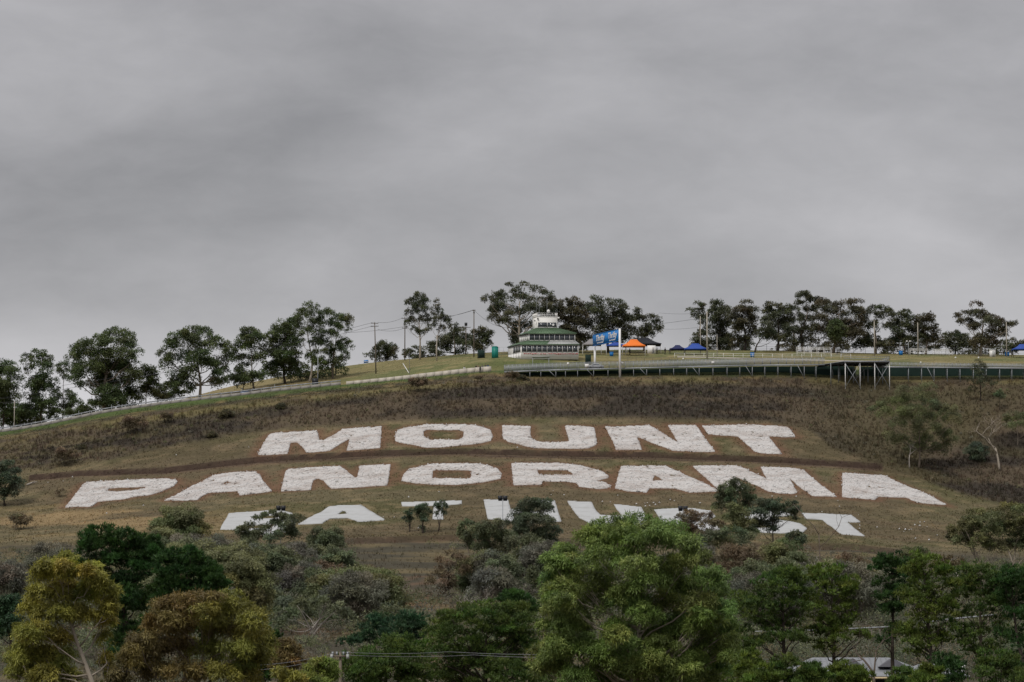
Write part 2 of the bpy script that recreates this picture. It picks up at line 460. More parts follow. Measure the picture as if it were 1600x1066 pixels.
# ------------------------------------------------------------------ the words laid out on the hill
def C6(*p): return [(x / 3.8095, 640 + y / 3.8095) for x, y in p]
def C7(*p): return [(400 + x / 3.8095, 640 + y / 3.8095) for x, y in p]
def C8(*p): return [(800 + x / 3.8095, 640 + y / 3.8095) for x, y in p]
def CR(*p): return [(1200 + x / 3.9475, 560 + y / 3.9475) for x, y in p]
def C5(*p): return [(1150 + x / 3.5556, 790 + y / 3.5556) for x, y in p]
LET = [
 ('M', 'MOUNT', [C7((12,272),(40,215),(72,160),(88,150),(220,138),(362,128),(370,160),(378,185),(400,188),(455,160),(520,120),(640,112),(748,106),(743,170),(738,232),(640,240),(540,248),(552,205),(560,172),(500,208),(440,246),(410,252),(302,258),(285,235),(262,212),(240,198),(205,200),(195,235),(188,266),(100,270))]),
 ('O', 'MOUNT', [C7((828,180),(832,150),(842,128),(915,108),(1010,94),(1150,94),(1285,94),(1345,108),(1395,128),(1408,158),(1398,188),(1340,202),(1275,212),(1090,228),(1005,228),(905,208),(832,192)), C7((998,165),(996,145),(1002,130),(1022,123),(1200,124),(1238,132),(1236,155),(1230,172),(1205,186),(1040,184))]),
 ('U', 'MOUNT', [C7((1466,98),(1470,175),(1500,192)) + C8((60,216),(130,232),(280,234),(415,236),(455,232),(500,212),(505,200),(490,118),(470,106),(400,103),(315,102),(330,150),(342,192),(325,197),(240,198),(160,197),(125,185),(108,150),(110,120),(112,104),(0,98))]),
 ('N', 'MOUNT', [C8((556,106),(600,108),(700,103),(815,100),(840,110),(920,160),(998,204),(960,150),(928,98),(1090,98),(1108,112),(1150,180),(1210,254),(1090,254),(955,246),(850,208),(752,166),(745,172),(758,205),(772,242),(618,244),(600,190),(575,145))]),
 ('T', 'MOUNT', [[(1097.6,666.2),(1162,665.2),(1200,666),(1231,668.4),(1237,676),(1243,683.6),(1222,684),(1200,683),(1212,698),(1222,710.7),(1200,710),(1180.6,707.7),(1168,696),(1154,682.5),(1130,681),(1107.6,680),(1102,673)]]),
 ('P', 'PANORAMA', [C6((390,584),(440,520),(505,440),(560,434),(760,424),(990,414),(1050,424),(1055,435),(1035,458),(960,492),(880,512),(740,535),(580,552),(550,576),(525,582)), C6((622,490),(650,472),(760,465),(870,462),(865,470),(820,484),(700,494))]),
 ('A', 'PANORAMA', [C6((980,545),(1130,465),(1280,392),(1400,378),(1520,374),(1540,390),(1575,440)) + [(416,759),(424.9,768.6),(400,771.5),(375,774.4),(371.4,768),(348,769.5),(325.5,770.7),(315,776.5),(308,781.7),(282,782.6)], C6((1312,452),(1330,438),(1355,428),(1382,446))]),
 ('N', 'PANORAMA', [C7((148,490),(165,420),(178,368),(195,360),(340,350),(500,340),(550,380),(600,415),(610,380),(618,340),(700,334),(800,332),(792,390),(780,455),(610,464),(450,472),(440,466),(400,422),(365,412),(340,425),(325,480),(240,486))]),
 ('O', 'PANORAMA', [C7((866,428),(872,408),(880,390),(910,360),(975,343),(1050,328),(1200,327),(1340,328),(1400,344),(1440,358),(1462,388),(1455,414),(1400,426),(1340,436),(1200,450),(1040,448),(950,442)), C7((1048,416),(1052,368),(1070,362),(1275,364),(1284,372),(1278,412),(1265,417))]),
 ('R', 'PANORAMA', [[(799.3,725)] + C8((160,322),(330,328),(420,342),(485,358),(540,374),(575,400),(572,410),(530,420),(480,428),(525,432),(560,440),(590,470),(520,475),(400,462),(385,440),(310,430),(180,430),(175,450),(10,452)) + [(801,742)], C8((150,365),(165,360),(330,364),(360,380),(362,395),(160,392))]),
 ('A', 'PANORAMA', [C8((650,342),(780,340),(915,340),(1000,378),(1080,415),(1160,450),(1225,484),(1215,490),(1060,496),(1010,482),(960,470),(820,470),(800,498),(680,488),(615,470),(632,400)), C8((835,428),(848,392),(880,410),(905,425))]),
 ('M', 'PANORAMA', [[(1083,729.8),(1116,729),(1149,728.7),(1157,730.5),(1180,741),(1199,750),(1193,740),(1188.5,731.3),(1220,732),(1247,733.8),(1256,735.3),(1273,751),(1290,764),(1307.6,777),(1269.7,775.3),(1257,767),(1245.6,758.9),(1233,747.5),(1235,752),(1245.6,770.8),(1238,772.3),(1215,771.5),(1200,768),(1173,756),(1146.5,744.5),(1158,757),(1170,768),(1142,767),(1121.5,764.4),(1102,747)]]),
 ('A', 'PANORAMA', [CR((460,712),(580,719),(700,726),(735,732),(790,762),(850,790),(920,818),(1000,850),(1100,908),(1010,900),(920,892),(855,862),(770,858),(680,856),(660,876),(570,868),(480,862),(458,858),(459,790)), CR((662,790),(680,791),(715,803),(690,806))]),
 ('B', 'BATHURST', [[(344,828),(351,815),(358,803),(385,801),(412,799.5),(440,798.5),(457,803),(454,812),(462,819),(455,831),(420,838),(385,833),(365,828.5)], [(398,808),(436,805.5),(430,811),(395,812)], [(385,822),(432,819),(426,825),(384,827)]]),
 ('A', 'BATHURST', [C7((250,686),(345,632),(440,580),(530,575),(625,572),(690,612),(770,660),(690,666),(610,670),(575,658),(545,648),(490,650),(440,652),(415,666),(395,680),(320,684)), C7((485,628),(505,613),(525,600),(545,622))]),
 ('T', 'BATHURST', [C7((865,556),(1040,550),(1225,546),(1225,566),(1110,573),(1112,620),(1115,655),(1050,656),(1055,610),(1060,575),(868,577))]),
 ('H', 'BATHURST', [[(755.6,782),(775,782),(793.7,782),(796,790),(798,797),(834,797),(833,790),(831.5,782.3),(850,782.5),(867,783.2),(872,800),(877.4,815.9),(862,816),(848,816),(845,804),(801,803),(805,815.8),(762,812),(759,797)]]),
 ('U', 'BATHURST', [[(886.6,783.8),(905,785),(924.7,786),(930,797),(938,806),(972,807),(966,799),(958.8,789),(980,791),(1002,793.5),(1007,804),(1011,816),(1000,823),(925,820),(905,810),(894,796)]]),
 ('R', 'BATHURST', [[(1021.8,797.5),(1040,796),(1062,795),(1086,796),(1110,799),(1118,808),(1105,815),(1118,822),(1130,829),(1100,831),(1080,821),(1064,822),(1041.5,822.5),(1030,810)]]),
 ('S', 'BATHURST', [[(1165,800),(1195,799),(1225,800),(1240,806),(1222,807.5),(1205,808),(1215,813),(1235,816),(1250,819),(1261,827),(1255,833),(1220,834),(1190,833),(1180,826),(1215,825),(1175,816),(1155,807)]]),
 ('T', 'BATHURST', [[(1252.7,802.7),(1290,804),(1330,805.7),(1337,811),(1344.6,817),(1334,817),(1323,816.7),(1337,828),(1351,838.4),(1333,837),(1314.5,835.6),(1300,824),(1285,813),(1272,812),(1258,811)]]),
]
def pip(x, y, poly):
    r = np.zeros(x.shape, bool)
    n = len(poly)
    for i in range(n):
        x0, y0 = poly[i]; x1, y1 = poly[(i + 1) % n]
        if y0 == y1: continue
        c = ((y0 > y) != (y1 > y)) & (x < (x1 - x0) * (y - y0) / (y1 - y0) + x0)
        r ^= c
    return r
def pdist(x, y, poly):
    d = np.full(x.shape, 1e9)
    for i in range(len(poly)):
        ax, ay = poly[i]; bx, by = poly[(i + 1) % len(poly)]
        dx, dy = bx - ax, by - ay
        t = np.clip(((x - ax) * dx + (y - ay) * dy) / (dx * dx + dy * dy + 1e-9), 0, 1)
        d = np.minimum(d, np.hypot(x - ax - t * dx, y - ay - t * dy))
    return d
WL = []
for ch, word, rings in LET:
    WL.append((ch, word, [[tuple(hit(px, py, 640, 900)[:2]) for px, py in r] for r in rings]))
def inside_letter(x, y, rings):
    m = pip(x, y, rings[0])
    for h in rings[1:]: m &= ~pip(x, y, h)
    return m

# ground sheet ------------------------------------------------------
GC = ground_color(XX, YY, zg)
for ch, word, rings in WL:
    r = np.array(rings[0])
    if word == 'BATHURST': continue
    sel = (XX > r[:, 0].min() - 4) & (XX < r[:, 0].max() + 4) & (YY > r[:, 1].min() - 5) & (YY < r[:, 1].max() + 5)
    xs, ys = XX[sel], YY[sel]
    d = np.minimum.reduce([pdist(xs, ys, q) for q in rings])
    wv = fbm(xs / 2.0, ys / 2.0, 2, 3)
    t = np.clip(1.15 - d / (1.2 + 2.6 * wv), 0, 1)[:, None] * 0.75
    GC[sel] = GC[sel] * (1 - t) + np.array((0.13, 0.068, 0.042)) * t
m_ground = material('hill_soil_and_grass', (0.1, 0.08, 0.05), rough=0.95, spec=0.1, var=0.30, scale=1.3, bump=0.3, attr=True)
nd, npx = zg.shape
idx = np.arange(nd * npx).reshape(nd, npx)
q = np.stack([idx[:-1, :-1], idx[:-1, 1:], idx[1:, 1:], idx[1:, :-1]], -1).reshape(-1, 4)
# the sheet runs on flat and far to either side of the fan
XW = XX.copy()
XW[:, 0] -= 4000; XW[:, -1] += 4000
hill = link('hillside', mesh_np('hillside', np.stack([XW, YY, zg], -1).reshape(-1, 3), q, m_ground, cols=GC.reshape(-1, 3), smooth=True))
tag(hill, kind='structure')

m_stone = material('whitewashed_stone', (0.55, 0.545, 0.535), rough=0.9, spec=0.15, var=0.13, scale=0.9, island=0.16)
m_bed = material('whitewashed_stone_bed', (0.46, 0.445, 0.43), rough=0.95, spec=0.1, var=0.16, scale=1.6, bump=0.15)
def stain(m, col, lo, hi, sc, amt):
    t = m.node_tree; b = t.nodes['Principled BSDF']; l = b.inputs['Base Color'].links[0]; src = l.from_socket
    tcx = t.nodes.new('ShaderNodeTexCoord'); mp = t.nodes.new('ShaderNodeMapping'); mp.inputs['Scale'].default_value = sc
    t.links.new(tcx.outputs['Object'], mp.inputs[0]); n = t.nodes.new('ShaderNodeTexNoise'); n.inputs['Scale'].default_value = 1; n.inputs['Detail'].default_value = 7; n.inputs['Roughness'].default_value = .7
    t.links.new(mp.outputs[0], n.inputs['Vector'])
    f = rampn(t, n.outputs['Fac'], [(lo, 0.0), (hi, amt)])
    mx_ = t.nodes.new('ShaderNodeMix'); mx_.data_type = 'RGBA'; t.links.new(f, mx_.inputs['Factor']); t.links.new(src, mx_.inputs['A']); mx_.inputs['B'].default_value = (*col, 1)
    t.links.new(mx_.outputs['Result'], b.inputs['Base Color'])
stain(m_stone, (0.25, 0.19, 0.15), .50, .72, (.16, .34, .3), .45)
stain(m_bed, (0.20, 0.14, 0.105), .45, .70, (.16, .34, .3), .6)
m_sheet = material('pale_grey_sheeting', (0.385, 0.395, 0.395), rough=0.75, spec=0.2, var=0.05, scale=0.6)
ordn = {('A', 'PANORAMA', 0): 'first A of PANORAMA, between its P and N', ('A', 'PANORAMA', 1): 'second A of PANORAMA, between its R and M', ('A', 'PANORAMA', 2): 'third A of PANORAMA, the last letter on the right'}
cnt = {}
rg = np.random.default_rng(11)
OCT_V = np.array([[1, 0, 0], [-1, 0, 0], [0, 1, 0], [0, -1, 0], [0, 0, 1], [0, 0, -.6]], float)
OCT_F = np.array([[0, 2, 4], [2, 1, 4], [1, 3, 4], [3, 0, 4], [2, 0, 5], [1, 2, 5], [3, 1, 5], [0, 3, 5]])
for ch, word, rings in WL:
    r = np.array(rings[0]); x0, y0 = r.min(0); x1, y1 = r.max(0)
    cx, cy = (x0 + x1) / 2, (y0 + y1) / 2; cz = float(zat(cx, cy))
    k = cnt.get((ch, word), 0); cnt[(ch, word)] = k + 1
    rocky = word != 'BATHURST'
    if (ch, word, k) in ordn: lab = 'white stone letter, ' + ordn[(ch, word, k)]
    elif word == 'BATHURST':
        lab = {'B': 'smooth pale grey letter B behind bushes at the left end of the lowest word',
               'A': 'smooth pale grey letter A in the lowest word, between B and T',
               'T0': 'smooth pale grey letter T behind the clump of saplings in the lowest word',
               'H': 'smooth pale grey letter H in the lowest word, with a floodlight pole before it',
               'U': 'smooth pale grey letter U behind the top of the big central gum tree',
               'R': 'smooth pale grey letter R in the lowest word, with a bush hiding its lower right',
               'S': 'smooth pale grey letter S mostly hidden behind a dark tree in the lowest word',
               'T1': 'smooth pale grey letter T ending the lowest word on the right'}[ch + (str(k) if ch == 'T' else '')]
    else:
        lab = 'white stone letter %s in the word %s on the %s row of the hillside' % (ch, word, 'top' if word == 'MOUNT' else 'middle')
    root = empty('stone_letter' if rocky else 'sheet_letter', (cx, cy, cz), lab, 'hillside letter', 'letters of the word %s on the hill' % word)
    st = 0.40 if rocky else 0.5
    nx, ny = int((x1 - x0) / st) + 3, int((y1 - y0) / st) + 3
    gx, gy = np.meshgrid(x0 - st + np.arange(nx) * st, y0 - st + np.arange(ny) * st)
    jx, jy = (rg.uniform(-.3, .3, gx.shape) * st, rg.uniform(-.3, .3, gx.shape) * st) if rocky else (0, 0)
    vx, vy = gx + jx, gy + jy
    vz = zat(vx, vy) + (0.18 + rg.uniform(-.05, .06, gx.shape) if rocky else 0.16)
    mcx, mcy = (vx[:-1, :-1] + vx[1:, 1:]) / 2, (vy[:-1, :-1] + vy[1:, 1:]) / 2
    ins = inside_letter(mcx, mcy, rings)
    if rocky:      # bare patches where stones have slipped away
        ins &= ~((fbm(mcx / 1.1, mcy / .8, 2, 201) > .735) & (rg.uniform(0, 1, mcx.shape) < .8))
    ii = np.arange(nx * ny).reshape(ny, nx)
    qq = np.stack([ii[:-1, :-1], ii[:-1, 1:], ii[1:, 1:], ii[1:, :-1]], -1)[ins]
    used, inv = np.unique(qq, return_inverse=True)
    V = np.stack([vx.ravel(), vy.ravel(), vz.ravel()], -1)[used]
    qq = inv.reshape(-1, 4)
    # pull the outline onto the letter's own edge
    e0 = np.concatenate([qq[:, [0, 1]], qq[:, [1, 2]], qq[:, [2, 3]], qq[:, [3, 0]]])
    _, ix0, ct0 = np.unique(np.sort(e0, 1), axis=0, return_index=True, return_counts=True)
    bv = np.unique(e0[ix0[ct0 == 1]]); bx, by = V[bv, 0], V[bv, 1]; best = np.full(len(bv), 1e9); nx_, ny_ = bx.copy(), by.copy()
    for q_ in rings:
        for a_ in range(len(q_)):
            ax_, ay_ = q_[a_]; ux, uy = q_[(a_ + 1) % len(q_)][0] - ax_, q_[(a_ + 1) % len(q_)][1] - ay_
            t_ = np.clip(((bx - ax_) * ux + (by - ay_) * uy) / (ux * ux + uy * uy + 1e-9), 0, 1)
            px_, py_ = ax_ + t_ * ux, ay_ + t_ * uy; d_ = np.hypot(px_ - bx, py_ - by); m_ = d_ < best
            best[m_], nx_[m_], ny_[m_] = d_[m_], px_[m_], py_[m_]
    ok_ = best < st * 1.1
    wob_ = rg.uniform(-.10, .10, ok_.sum()) if rocky else 0
    V[bv[ok_], 0] = nx_[ok_] + wob_; V[bv[ok_], 1] = ny_[ok_] + (wob_ * 1.5 if rocky else 0)
    # skirt down into the ground on the open edges
    e = np.concatenate([qq[:, [0, 1]], qq[:, [1, 2]], qq[:, [2, 3]], qq[:, [3, 0]]])
    key = np.sort(e, 1); uq, ix, ct = np.unique(key, axis=0, return_index=True, return_counts=True)
    be = e[ix[ct == 1]]
    nv = len(V); low = V.copy(); low[:, 2] -= 0.45
    sk = np.stack([be[:, 1], be[:, 0], be[:, 0] + nv, be[:, 1] + nv], -1)
    b = link('stone_bed' if rocky else 'sheet', mesh_np('letter_bed', np.vstack([V, low]) - (cx, cy, cz), [qq, sk], m_bed if rocky else m_sheet), root)
    if rocky:
        n = int(ins.sum() * st * st * 2.6)
        rx = rg.uniform(x0 - .4, x1 + .4, n * 3); ry = rg.uniform(y0 - .4, y1 + .4, n * 3)
        ok = inside_letter(rx + rg.normal(0, .16, rx.shape), ry + rg.normal(0, .3, rx.shape), rings)
        ok &= ~((fbm(rx / 1.1, ry / .8, 2, 201) > .735) & (rg.uniform(0, 1, rx.shape) < .85))
        rx, ry = rx[ok][:n], ry[ok][:n]; n = len(rx)
        sz = rg.uniform(.08, .20, (n, 1, 1)) * rg.uniform(.7, 1.3, (n, 6, 3))
        ang = rg.uniform(0, 6.28, n); ca, sa = np.cos(ang)[:, None], np.sin(ang)[:, None]
        v = OCT_V[None] * sz
        v = np.stack([v[..., 0] * ca - v[..., 1] * sa, v[..., 0] * sa + v[..., 1] * ca, v[..., 2]], -1)
        v += np.stack([rx, ry, zat(rx, ry) + rg.uniform(.15, .24, n)], -1)[:, None, :] - (cx, cy, cz)
        f = (OCT_F[None] + (np.arange(n) * 6)[:, None, None]).reshape(-1, 3)
        tag(link('stones', mesh_np('letter_stones', v.reshape(-1, 3), f, m_stone), root), kind='stuff')
    else:
        # sheet seams: thin raised battens across each letter, clipped to it
        mb = MB()
        for yy in np.arange(y0 + 3, y1, 5.0):
            xs = np.arange(x0, x1, 0.5); on = inside_letter(xs, np.full(xs.shape, yy), rings)
            for xx in xs[on]:
                z = float(zat(xx, yy)) + .155
                mb.box((xx - cx, yy - cy, z - cz), (.5, .10, .03))
        if mb.n: tag(mb.build('seam', m_sheet, root), kind='stuff')

stain(m_sheet, (0.26, 0.25, 0.235), .48, .75, (.22, .5, .3), .5)
# loose white stones lying in the grass
lr = []
for px, py, n, sx, sy in ((1440, 822, 6, 14, 5), (1405, 829, 4, 8, 3), (1330, 826, 4, 15, 4), (1020, 790, 8, 22, 4), (950, 778, 3, 20, 4), (600, 815, 4, 60, 6), (1310, 800, 4, 40, 8), (130, 752, 4, 60, 5),
                      (215, 805, 3, 40, 8), (880, 700, 4, 50, 3), (1070, 783, 4, 40, 4), (1460, 842, 3, 20, 4), (320, 700, 3, 60, 6), (1240, 778, 3, 30, 3), (740, 774, 5, 120, 3)):
    for _ in range(n): lr.append((px + rg.normal() * sx, py + rg.normal() * sy))
v = []; f = []
for i, (px, py) in enumerate(lr):
    p = hit(px, py, 640, 900)
    s = OCT_V * rg.uniform(.10, .24) * rg.uniform(.7, 1.4, (6, 3)) + p + (0, 0, .1)
    v.append(s); f.append(OCT_F + 6 * i)
tag(link('loose_stones', mesh_np('loose_stones', np.vstack(v), np.vstack(f), m_stone)), 'scattered white stones lying loose in the dry grass between and below the letters', 'stones', kind='stuff')
# ------------------------------------------------------------------ weeds and grass on the hill
m_grass = material('dry_grass_blades', (0.1, 0.08, 0.05), rough=0.9, spec=0.1, var=0.05, scale=0.5, attr=True)
def in_any_letter(x, y):
    m = np.zeros(x.shape, bool)
    for ch, word, rings in WL:
        r = np.array(rings[0]); x0, y0 = r.min(0) - .3; x1, y1 = r.max(0) + .3
        s = (x > x0) & (x < x1) & (y > y0) & (y < y1)
        if s.any(): m[s] |= inside_letter(x[s], y[s], rings)
    return m
def tufts(name, n, D0, D1, keep, blades, h, w, lean, lab=None, tint=(1, 1, 1), var=.3, seed=1, pxr=(-60, 1660), back=0.0):
    g = np.random.default_rng(seed)
    y = g.uniform(D0, D1, n); px = g.uniform(pxr[0], pxr[1], n); x = (px - 800) / F * y
    z = zat(x, y)
    qx, qy = project(x, y, z)
    k = keep(qx, qy, x, y, g)
    k &= ~in_any_letter(x, y)
    x, y, z = x[k], y[k], z[k]; n = len(x)
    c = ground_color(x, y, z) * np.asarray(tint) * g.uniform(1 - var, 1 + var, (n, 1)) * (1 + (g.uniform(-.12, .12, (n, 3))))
    H = g.uniform(h[0], h[1], n) * (0.6 + 0.8 * vnoise(x / 3.5, y / 3.5, seed))
    p = np.repeat(np.stack([x, y, z - .05], -1), blades, 0); Hb = np.repeat(H, blades) * g.uniform(.6, 1.1, n * blades)
    a = g.uniform(0, 6.28, n * blades); r = g.uniform(0, .35, n * blades) * np.repeat(np.clip(H, .4, 2), blades)
    p[:, 0] += np.cos(a) * r; p[:, 1] += np.sin(a) * r
    t = g.uniform(0, 3.14, n * blades); W_ = g.uniform(.6, 1.4, n * blades) * w
    sx_, sy_ = np.cos(t) * W_ / 2, np.sin(t) * W_ / 2
    L = g.normal(0, lean, (n * blades, 2)) * Hb[:, None]
    v = np.empty((n * blades, 3, 3))
    v[:, 0] = p; v[:, 0, 0] -= sx_; v[:, 0, 1] -= sy_
    v[:, 1] = p; v[:, 1, 0] += sx_; v[:, 1, 1] += sy_
    v[:, 2] = p; v[:, 2, :2] += L; v[:, 2, 2] += Hb
    cc = np.repeat(np.repeat(c, blades, 0), 3, 0)
    f = np.arange(n * blades * 3).reshape(-1, 3)
    o = link(name, mesh_np(name, v.reshape(-1, 3), f, m_grass, cols=cc))
    tag(o, lab, kind='stuff')
    return o
def z_scrub(px, py, x, y, g):
    road = np.interp(px, ROADL[:, 0], ROADL[:, 1]); ft = np.interp(px, FTOP[:, 0], FTOP[:, 1])
    return (py > road + 13 + g.uniform(0, 8, px.shape)) & (py < ft + g.uniform(-6, 3, px.shape)) & (y < 893)
def z_field(px, py, x, y, g):
    ft = np.interp(px, FTOP[:, 0], FTOP[:, 1]); fb = np.interp(px, FBOT[:, 0], FBOT[:, 1])
    return (py > ft - 3) & (py < fb + 2)
def z_floor(px, py, x, y, g):
    fb = np.interp(px, FBOT[:, 0], FBOT[:, 1])
    return (py > fb - 2) & (g.uniform(0, 1, px.shape) < .35 + 1.1 * (fbm(x / 9, y / 6, 2, 61) - .3))
def z_verge(px, py, x, y, g):
    road = np.interp(px, ROADL[:, 0], ROADL[:, 1])
    return (py > road + 2) & (py < road + 14) & (y < 901)
def z_top(px, py, x, y, g):
    return (y > 914) & (y < 1004)
tufts('dry_weeds', 50000, 745, 893, z_scrub, 7, (.35, 1.2), .10, .26, 'tall brown dead weeds covering the slope above the letters', (1.05, 1.04, 1.02), .36, 3)
tufts('field_grass', 62000, 690, 872, z_field, 3, (.12, .42), .13, .5, 'short dry grass around the letters', (1.1, 1.08, 1.02), .42, 4)
tufts('rank_grass', 24000, 290, 735, z_floor, 4, (.25, .9), .09, .3, 'rank dry grass under the bush below the letters', (1.0, 1.0, .95), .35, 5)
tufts('verge_grass', 9000, 884, 901.5, z_verge, 4, (.15, .45), .10, .3, 'green grass strip along the crest road', (1.0, 1.05, 1.0), .25, 6)
tufts('crest_grass', 11000, 914, 1004, z_top, 3, (.08, .25), .12, .4, 'mown grass on the crest of the hill', (1.03, 1.03, 1.0), .2, 7)
# ------------------------------------------------------------------ trees and bushes
PAL = {
 'gum_fg':   ((.046, .066, .018), (.092, .130, .034), (.190, .222, .066)),
 'gum_yel':  ((.070, .072, .016), (.155, .148, .032), (.270, .250, .055)),
 'gum_brn':  ((.062, .044, .020), (.106, .082, .030), (.158, .128, .044)),
 'gum_olive': ((.055, .058, .015), (.120, .118, .028), (.215, .200, .045)),
 'gum_lgreen': ((.06, .085, .02), (.12, .15, .035), (.20, .22, .06)),
 'gum_left': ((.028, .040, .017), (.050, .068, .026), (.085, .102, .036)),
 'gum_ridge': ((.026, .031, .018), (.048, .054, .029), (.080, .082, .040)),
 'gum_ridge_b': ((.030, .028, .018), (.055, .050, .028), (.085, .075, .038)),
 'mid_green': ((.044, .054, .032), (.076, .090, .049), (.122, .132, .067)),
 'mid_dark': ((.032, .044, .029), (.056, .073, .044), (.088, .104, .056)),
 'mid_olive': ((.054, .062, .029), (.092, .102, .046), (.140, .146, .064)),
 'mid_brown': ((.067, .054, .037), (.104, .083, .051), (.146, .120, .067)),
 'mid_grey': ((.056, .056, .043), (.092, .092, .070), (.132, .130, .098)),
 'pine_dark': ((.011, .027, .008), (.022, .050, .013), (.042, .082, .020)),
 'pine_blue': ((.014, .030, .016), (.024, .052, .026), (.045, .082, .035)),
 'pine':     ((.018, .034, .009), (.044, .072, .017), (.098, .130, .030)),
 'pine_yel': ((.028, .044, .010), (.062, .090, .017), (.110, .140, .028)),
}
m_bark_pale = material('pale_gum_bark', (0.30, 0.26, 0.21), rough=.85, spec=.1, var=.22, scale=1.2, stretch=(3, 3, .6))
m_bark_grey = material('grey_gum_bark', (0.17, 0.14, 0.11), rough=.9, spec=.1, var=.22, scale=1.2, stretch=(3, 3, .6))
m_bark_dark = material('dark_bark', (0.055, 0.045, 0.037), rough=.95, spec=.1, var=.22, scale=2.0, stretch=(3, 3, .8))
m_bark_dead = material('bleached_dead_wood', (0.34, 0.31, 0.28), rough=.85, spec=.1, var=.18, scale=1.2, stretch=(3, 3, .6))
m_bark_bare = material('grey_brown_twigs', (0.115, 0.092, 0.075), rough=.95, spec=.1, var=.15, scale=1.2)
BARK = {'pale': m_bark_pale, 'grey': m_bark_grey, 'dark': m_bark_dark, 'dead': m_bark_dead, 'bare': m_bark_bare}

def unit(v): return v / (np.linalg.norm(v, axis=-1, keepdims=True) + 1e-9)

def gum_leaves(g, C, R, n, L, w, droop, flat):
    """n leaf triangles per clump; C (m,3), R (m,) -> verts (k,3,3) and clump index"""
    ci = np.repeat(np.arange(len(C)), n); k = len(ci)
    d = unit(g.normal(size=(k, 3)))
    low = (d[:, 2] < -.1) & (g.uniform(size=k) < .7)
    d[low, 2] *= -1
    rad = R[ci] * (0.35 + 0.65 * g.uniform(size=k) ** .55)
    p = C[ci] + d * rad[:, None] * np.array([1, 1, flat])
    ax = unit(d * .55 + np.array([0, 0, -1.0]) * droop + g.normal(size=(k, 3)) * .55)
    nn = unit(d + np.array([0, 0, .85]) + g.normal(size=(k, 3)) * .5)
    sd_ = unit(np.cross(ax, nn))
    l = L * g.uniform(.65, 1.35, k)[:, None]; ww = w * g.uniform(.7, 1.3, k)[:, None]
    v = np.empty((k, 3, 3))
    v[:, 0] = p - sd_ * ww * .5; v[:, 1] = p + sd_ * ww * .5; v[:, 2] = p + ax * l
    return v, ci, d
def pine_needles(g, C, R, n, L, w, flat):
    """bursts of 5 needles"""
    ci0 = np.repeat(np.arange(len(C)), n); m = len(ci0)
    d = unit(g.normal(size=(m, 3)))
    low = (d[:, 2] < 0) & (g.uniform(size=m) < .75)
    d[low, 2] *= -1
    rad = R[ci0] * (0.3 + 0.7 * g.uniform(size=m) ** .5)
    p0 = C[ci0] + d * rad[:, None] * np.array([1, 1, flat])
    B = 5
    p = np.repeat(p0, B, 0); ci = np.repeat(ci0, B); k = len(p); dd = np.repeat(d, B, 0)
    ax = unit(dd * .6 + np.array([0, 0, .75]) + g.normal(size=(k, 3)) * .6)
    sd_ = unit(np.cross(ax, g.normal(size=(k, 3))))
    l = L * g.uniform(.6, 1.3, k)[:, None]; ww = w * g.uniform(.7, 1.3, k)[:, None]
    v = np.empty((k, 3, 3))
    v[:, 0] = p - sd_ * ww * .5; v[:, 1] = p + sd_ * ww * .5; v[:, 2] = p + ax * l
    return v, ci, dd

TRI = [0]
def crown_mesh(g, lob, pal, leaf, L, w, cover, subs, pal2=None, split=0.0, droop=.6, flat=.8, subr=(.34, .52), bare=0.0):
    """lob: (m,6) lobes x,y,z,rx,ry,rz"""
    Cs, Rs = [], []
    for x, y, z, rx, ry, rz in lob:
        d = unit(g.normal(size=(subs, 3)))
        d[:, 2] = np.where((d[:, 2] < -.35) & (g.uniform(size=subs) < .8), -d[:, 2], d[:, 2])
        rr = g.uniform(.45, .80, (subs, 1))
        Cs.append(np.array([x, y, z]) + d * rr * np.array([rx, ry, rz]))
        Rs.append(g.uniform(*subr, subs) * min(rx, rz * 1.25, ry * 1.4))
    C, R = np.vstack(Cs), np.concatenate(Rs)
    la = L * w * .5 * (5 if leaf == 'pine' else 1)
    n = np.maximum(6, (cover * math.pi * R ** 2 / (la * .6)).astype(int))
    n = (n * g.uniform(.7, 1.3, len(n))).astype(int)
    # spray colour: some boughs are browner, some greener
    hue_ = 1 + g.normal(0, 1, (len(lob), 3)) * np.array([.07, .03, .06]); hue_ = np.repeat(hue_, subs, 0) * g.uniform(.62, 1.42, (len(C), 1))
    V, CI, DI = (pine_needles(g, C, R, n, L, w, flat * .75) if leaf == 'pine' else gum_leaves(g, C, R, n, L, w, droop, flat))
    k = len(V)
    c0, c1, c2 = (np.array(c) * 1.5 for c in PAL[pal])
    # leaf colour varies from spray to spray and leaf to leaf
    t = g.beta(1.6, 1.6, len(C))[CI] * .6 + g.uniform(0, 1, k) * .4
    cc = np.where((t < .5)[:, None], c0 + (c1 - c0) * (t * 2)[:, None], c1 + (c2 - c1) * (t * 2 - 1)[:, None])
    if pal2:
        e0, e1, e2 = (np.array(c) * 1.5 for c in PAL[pal2])
        alt = np.where((t < .5)[:, None], e0 + (e1 - e0) * (t * 2)[:, None], e1 + (e2 - e1) * (t * 2 - 1)[:, None])
        pick = np.repeat(((lob[:, 0] + g.normal(0, .12, len(lob)) * np.ptp(lob[:, 0])) > split), subs)[CI]
        cc = np.where(pick[:, None], alt, cc)
    cc = cc * g.uniform(.85, 1.15, (k, 1)) * hue_[CI]
    TRI[0] += k
    f = np.arange(k * 3).reshape(-1, 3)
    return mesh_np('crown', V.reshape(-1, 3), f, LEAF, cols=np.repeat(cc, 3, 0)), C, R

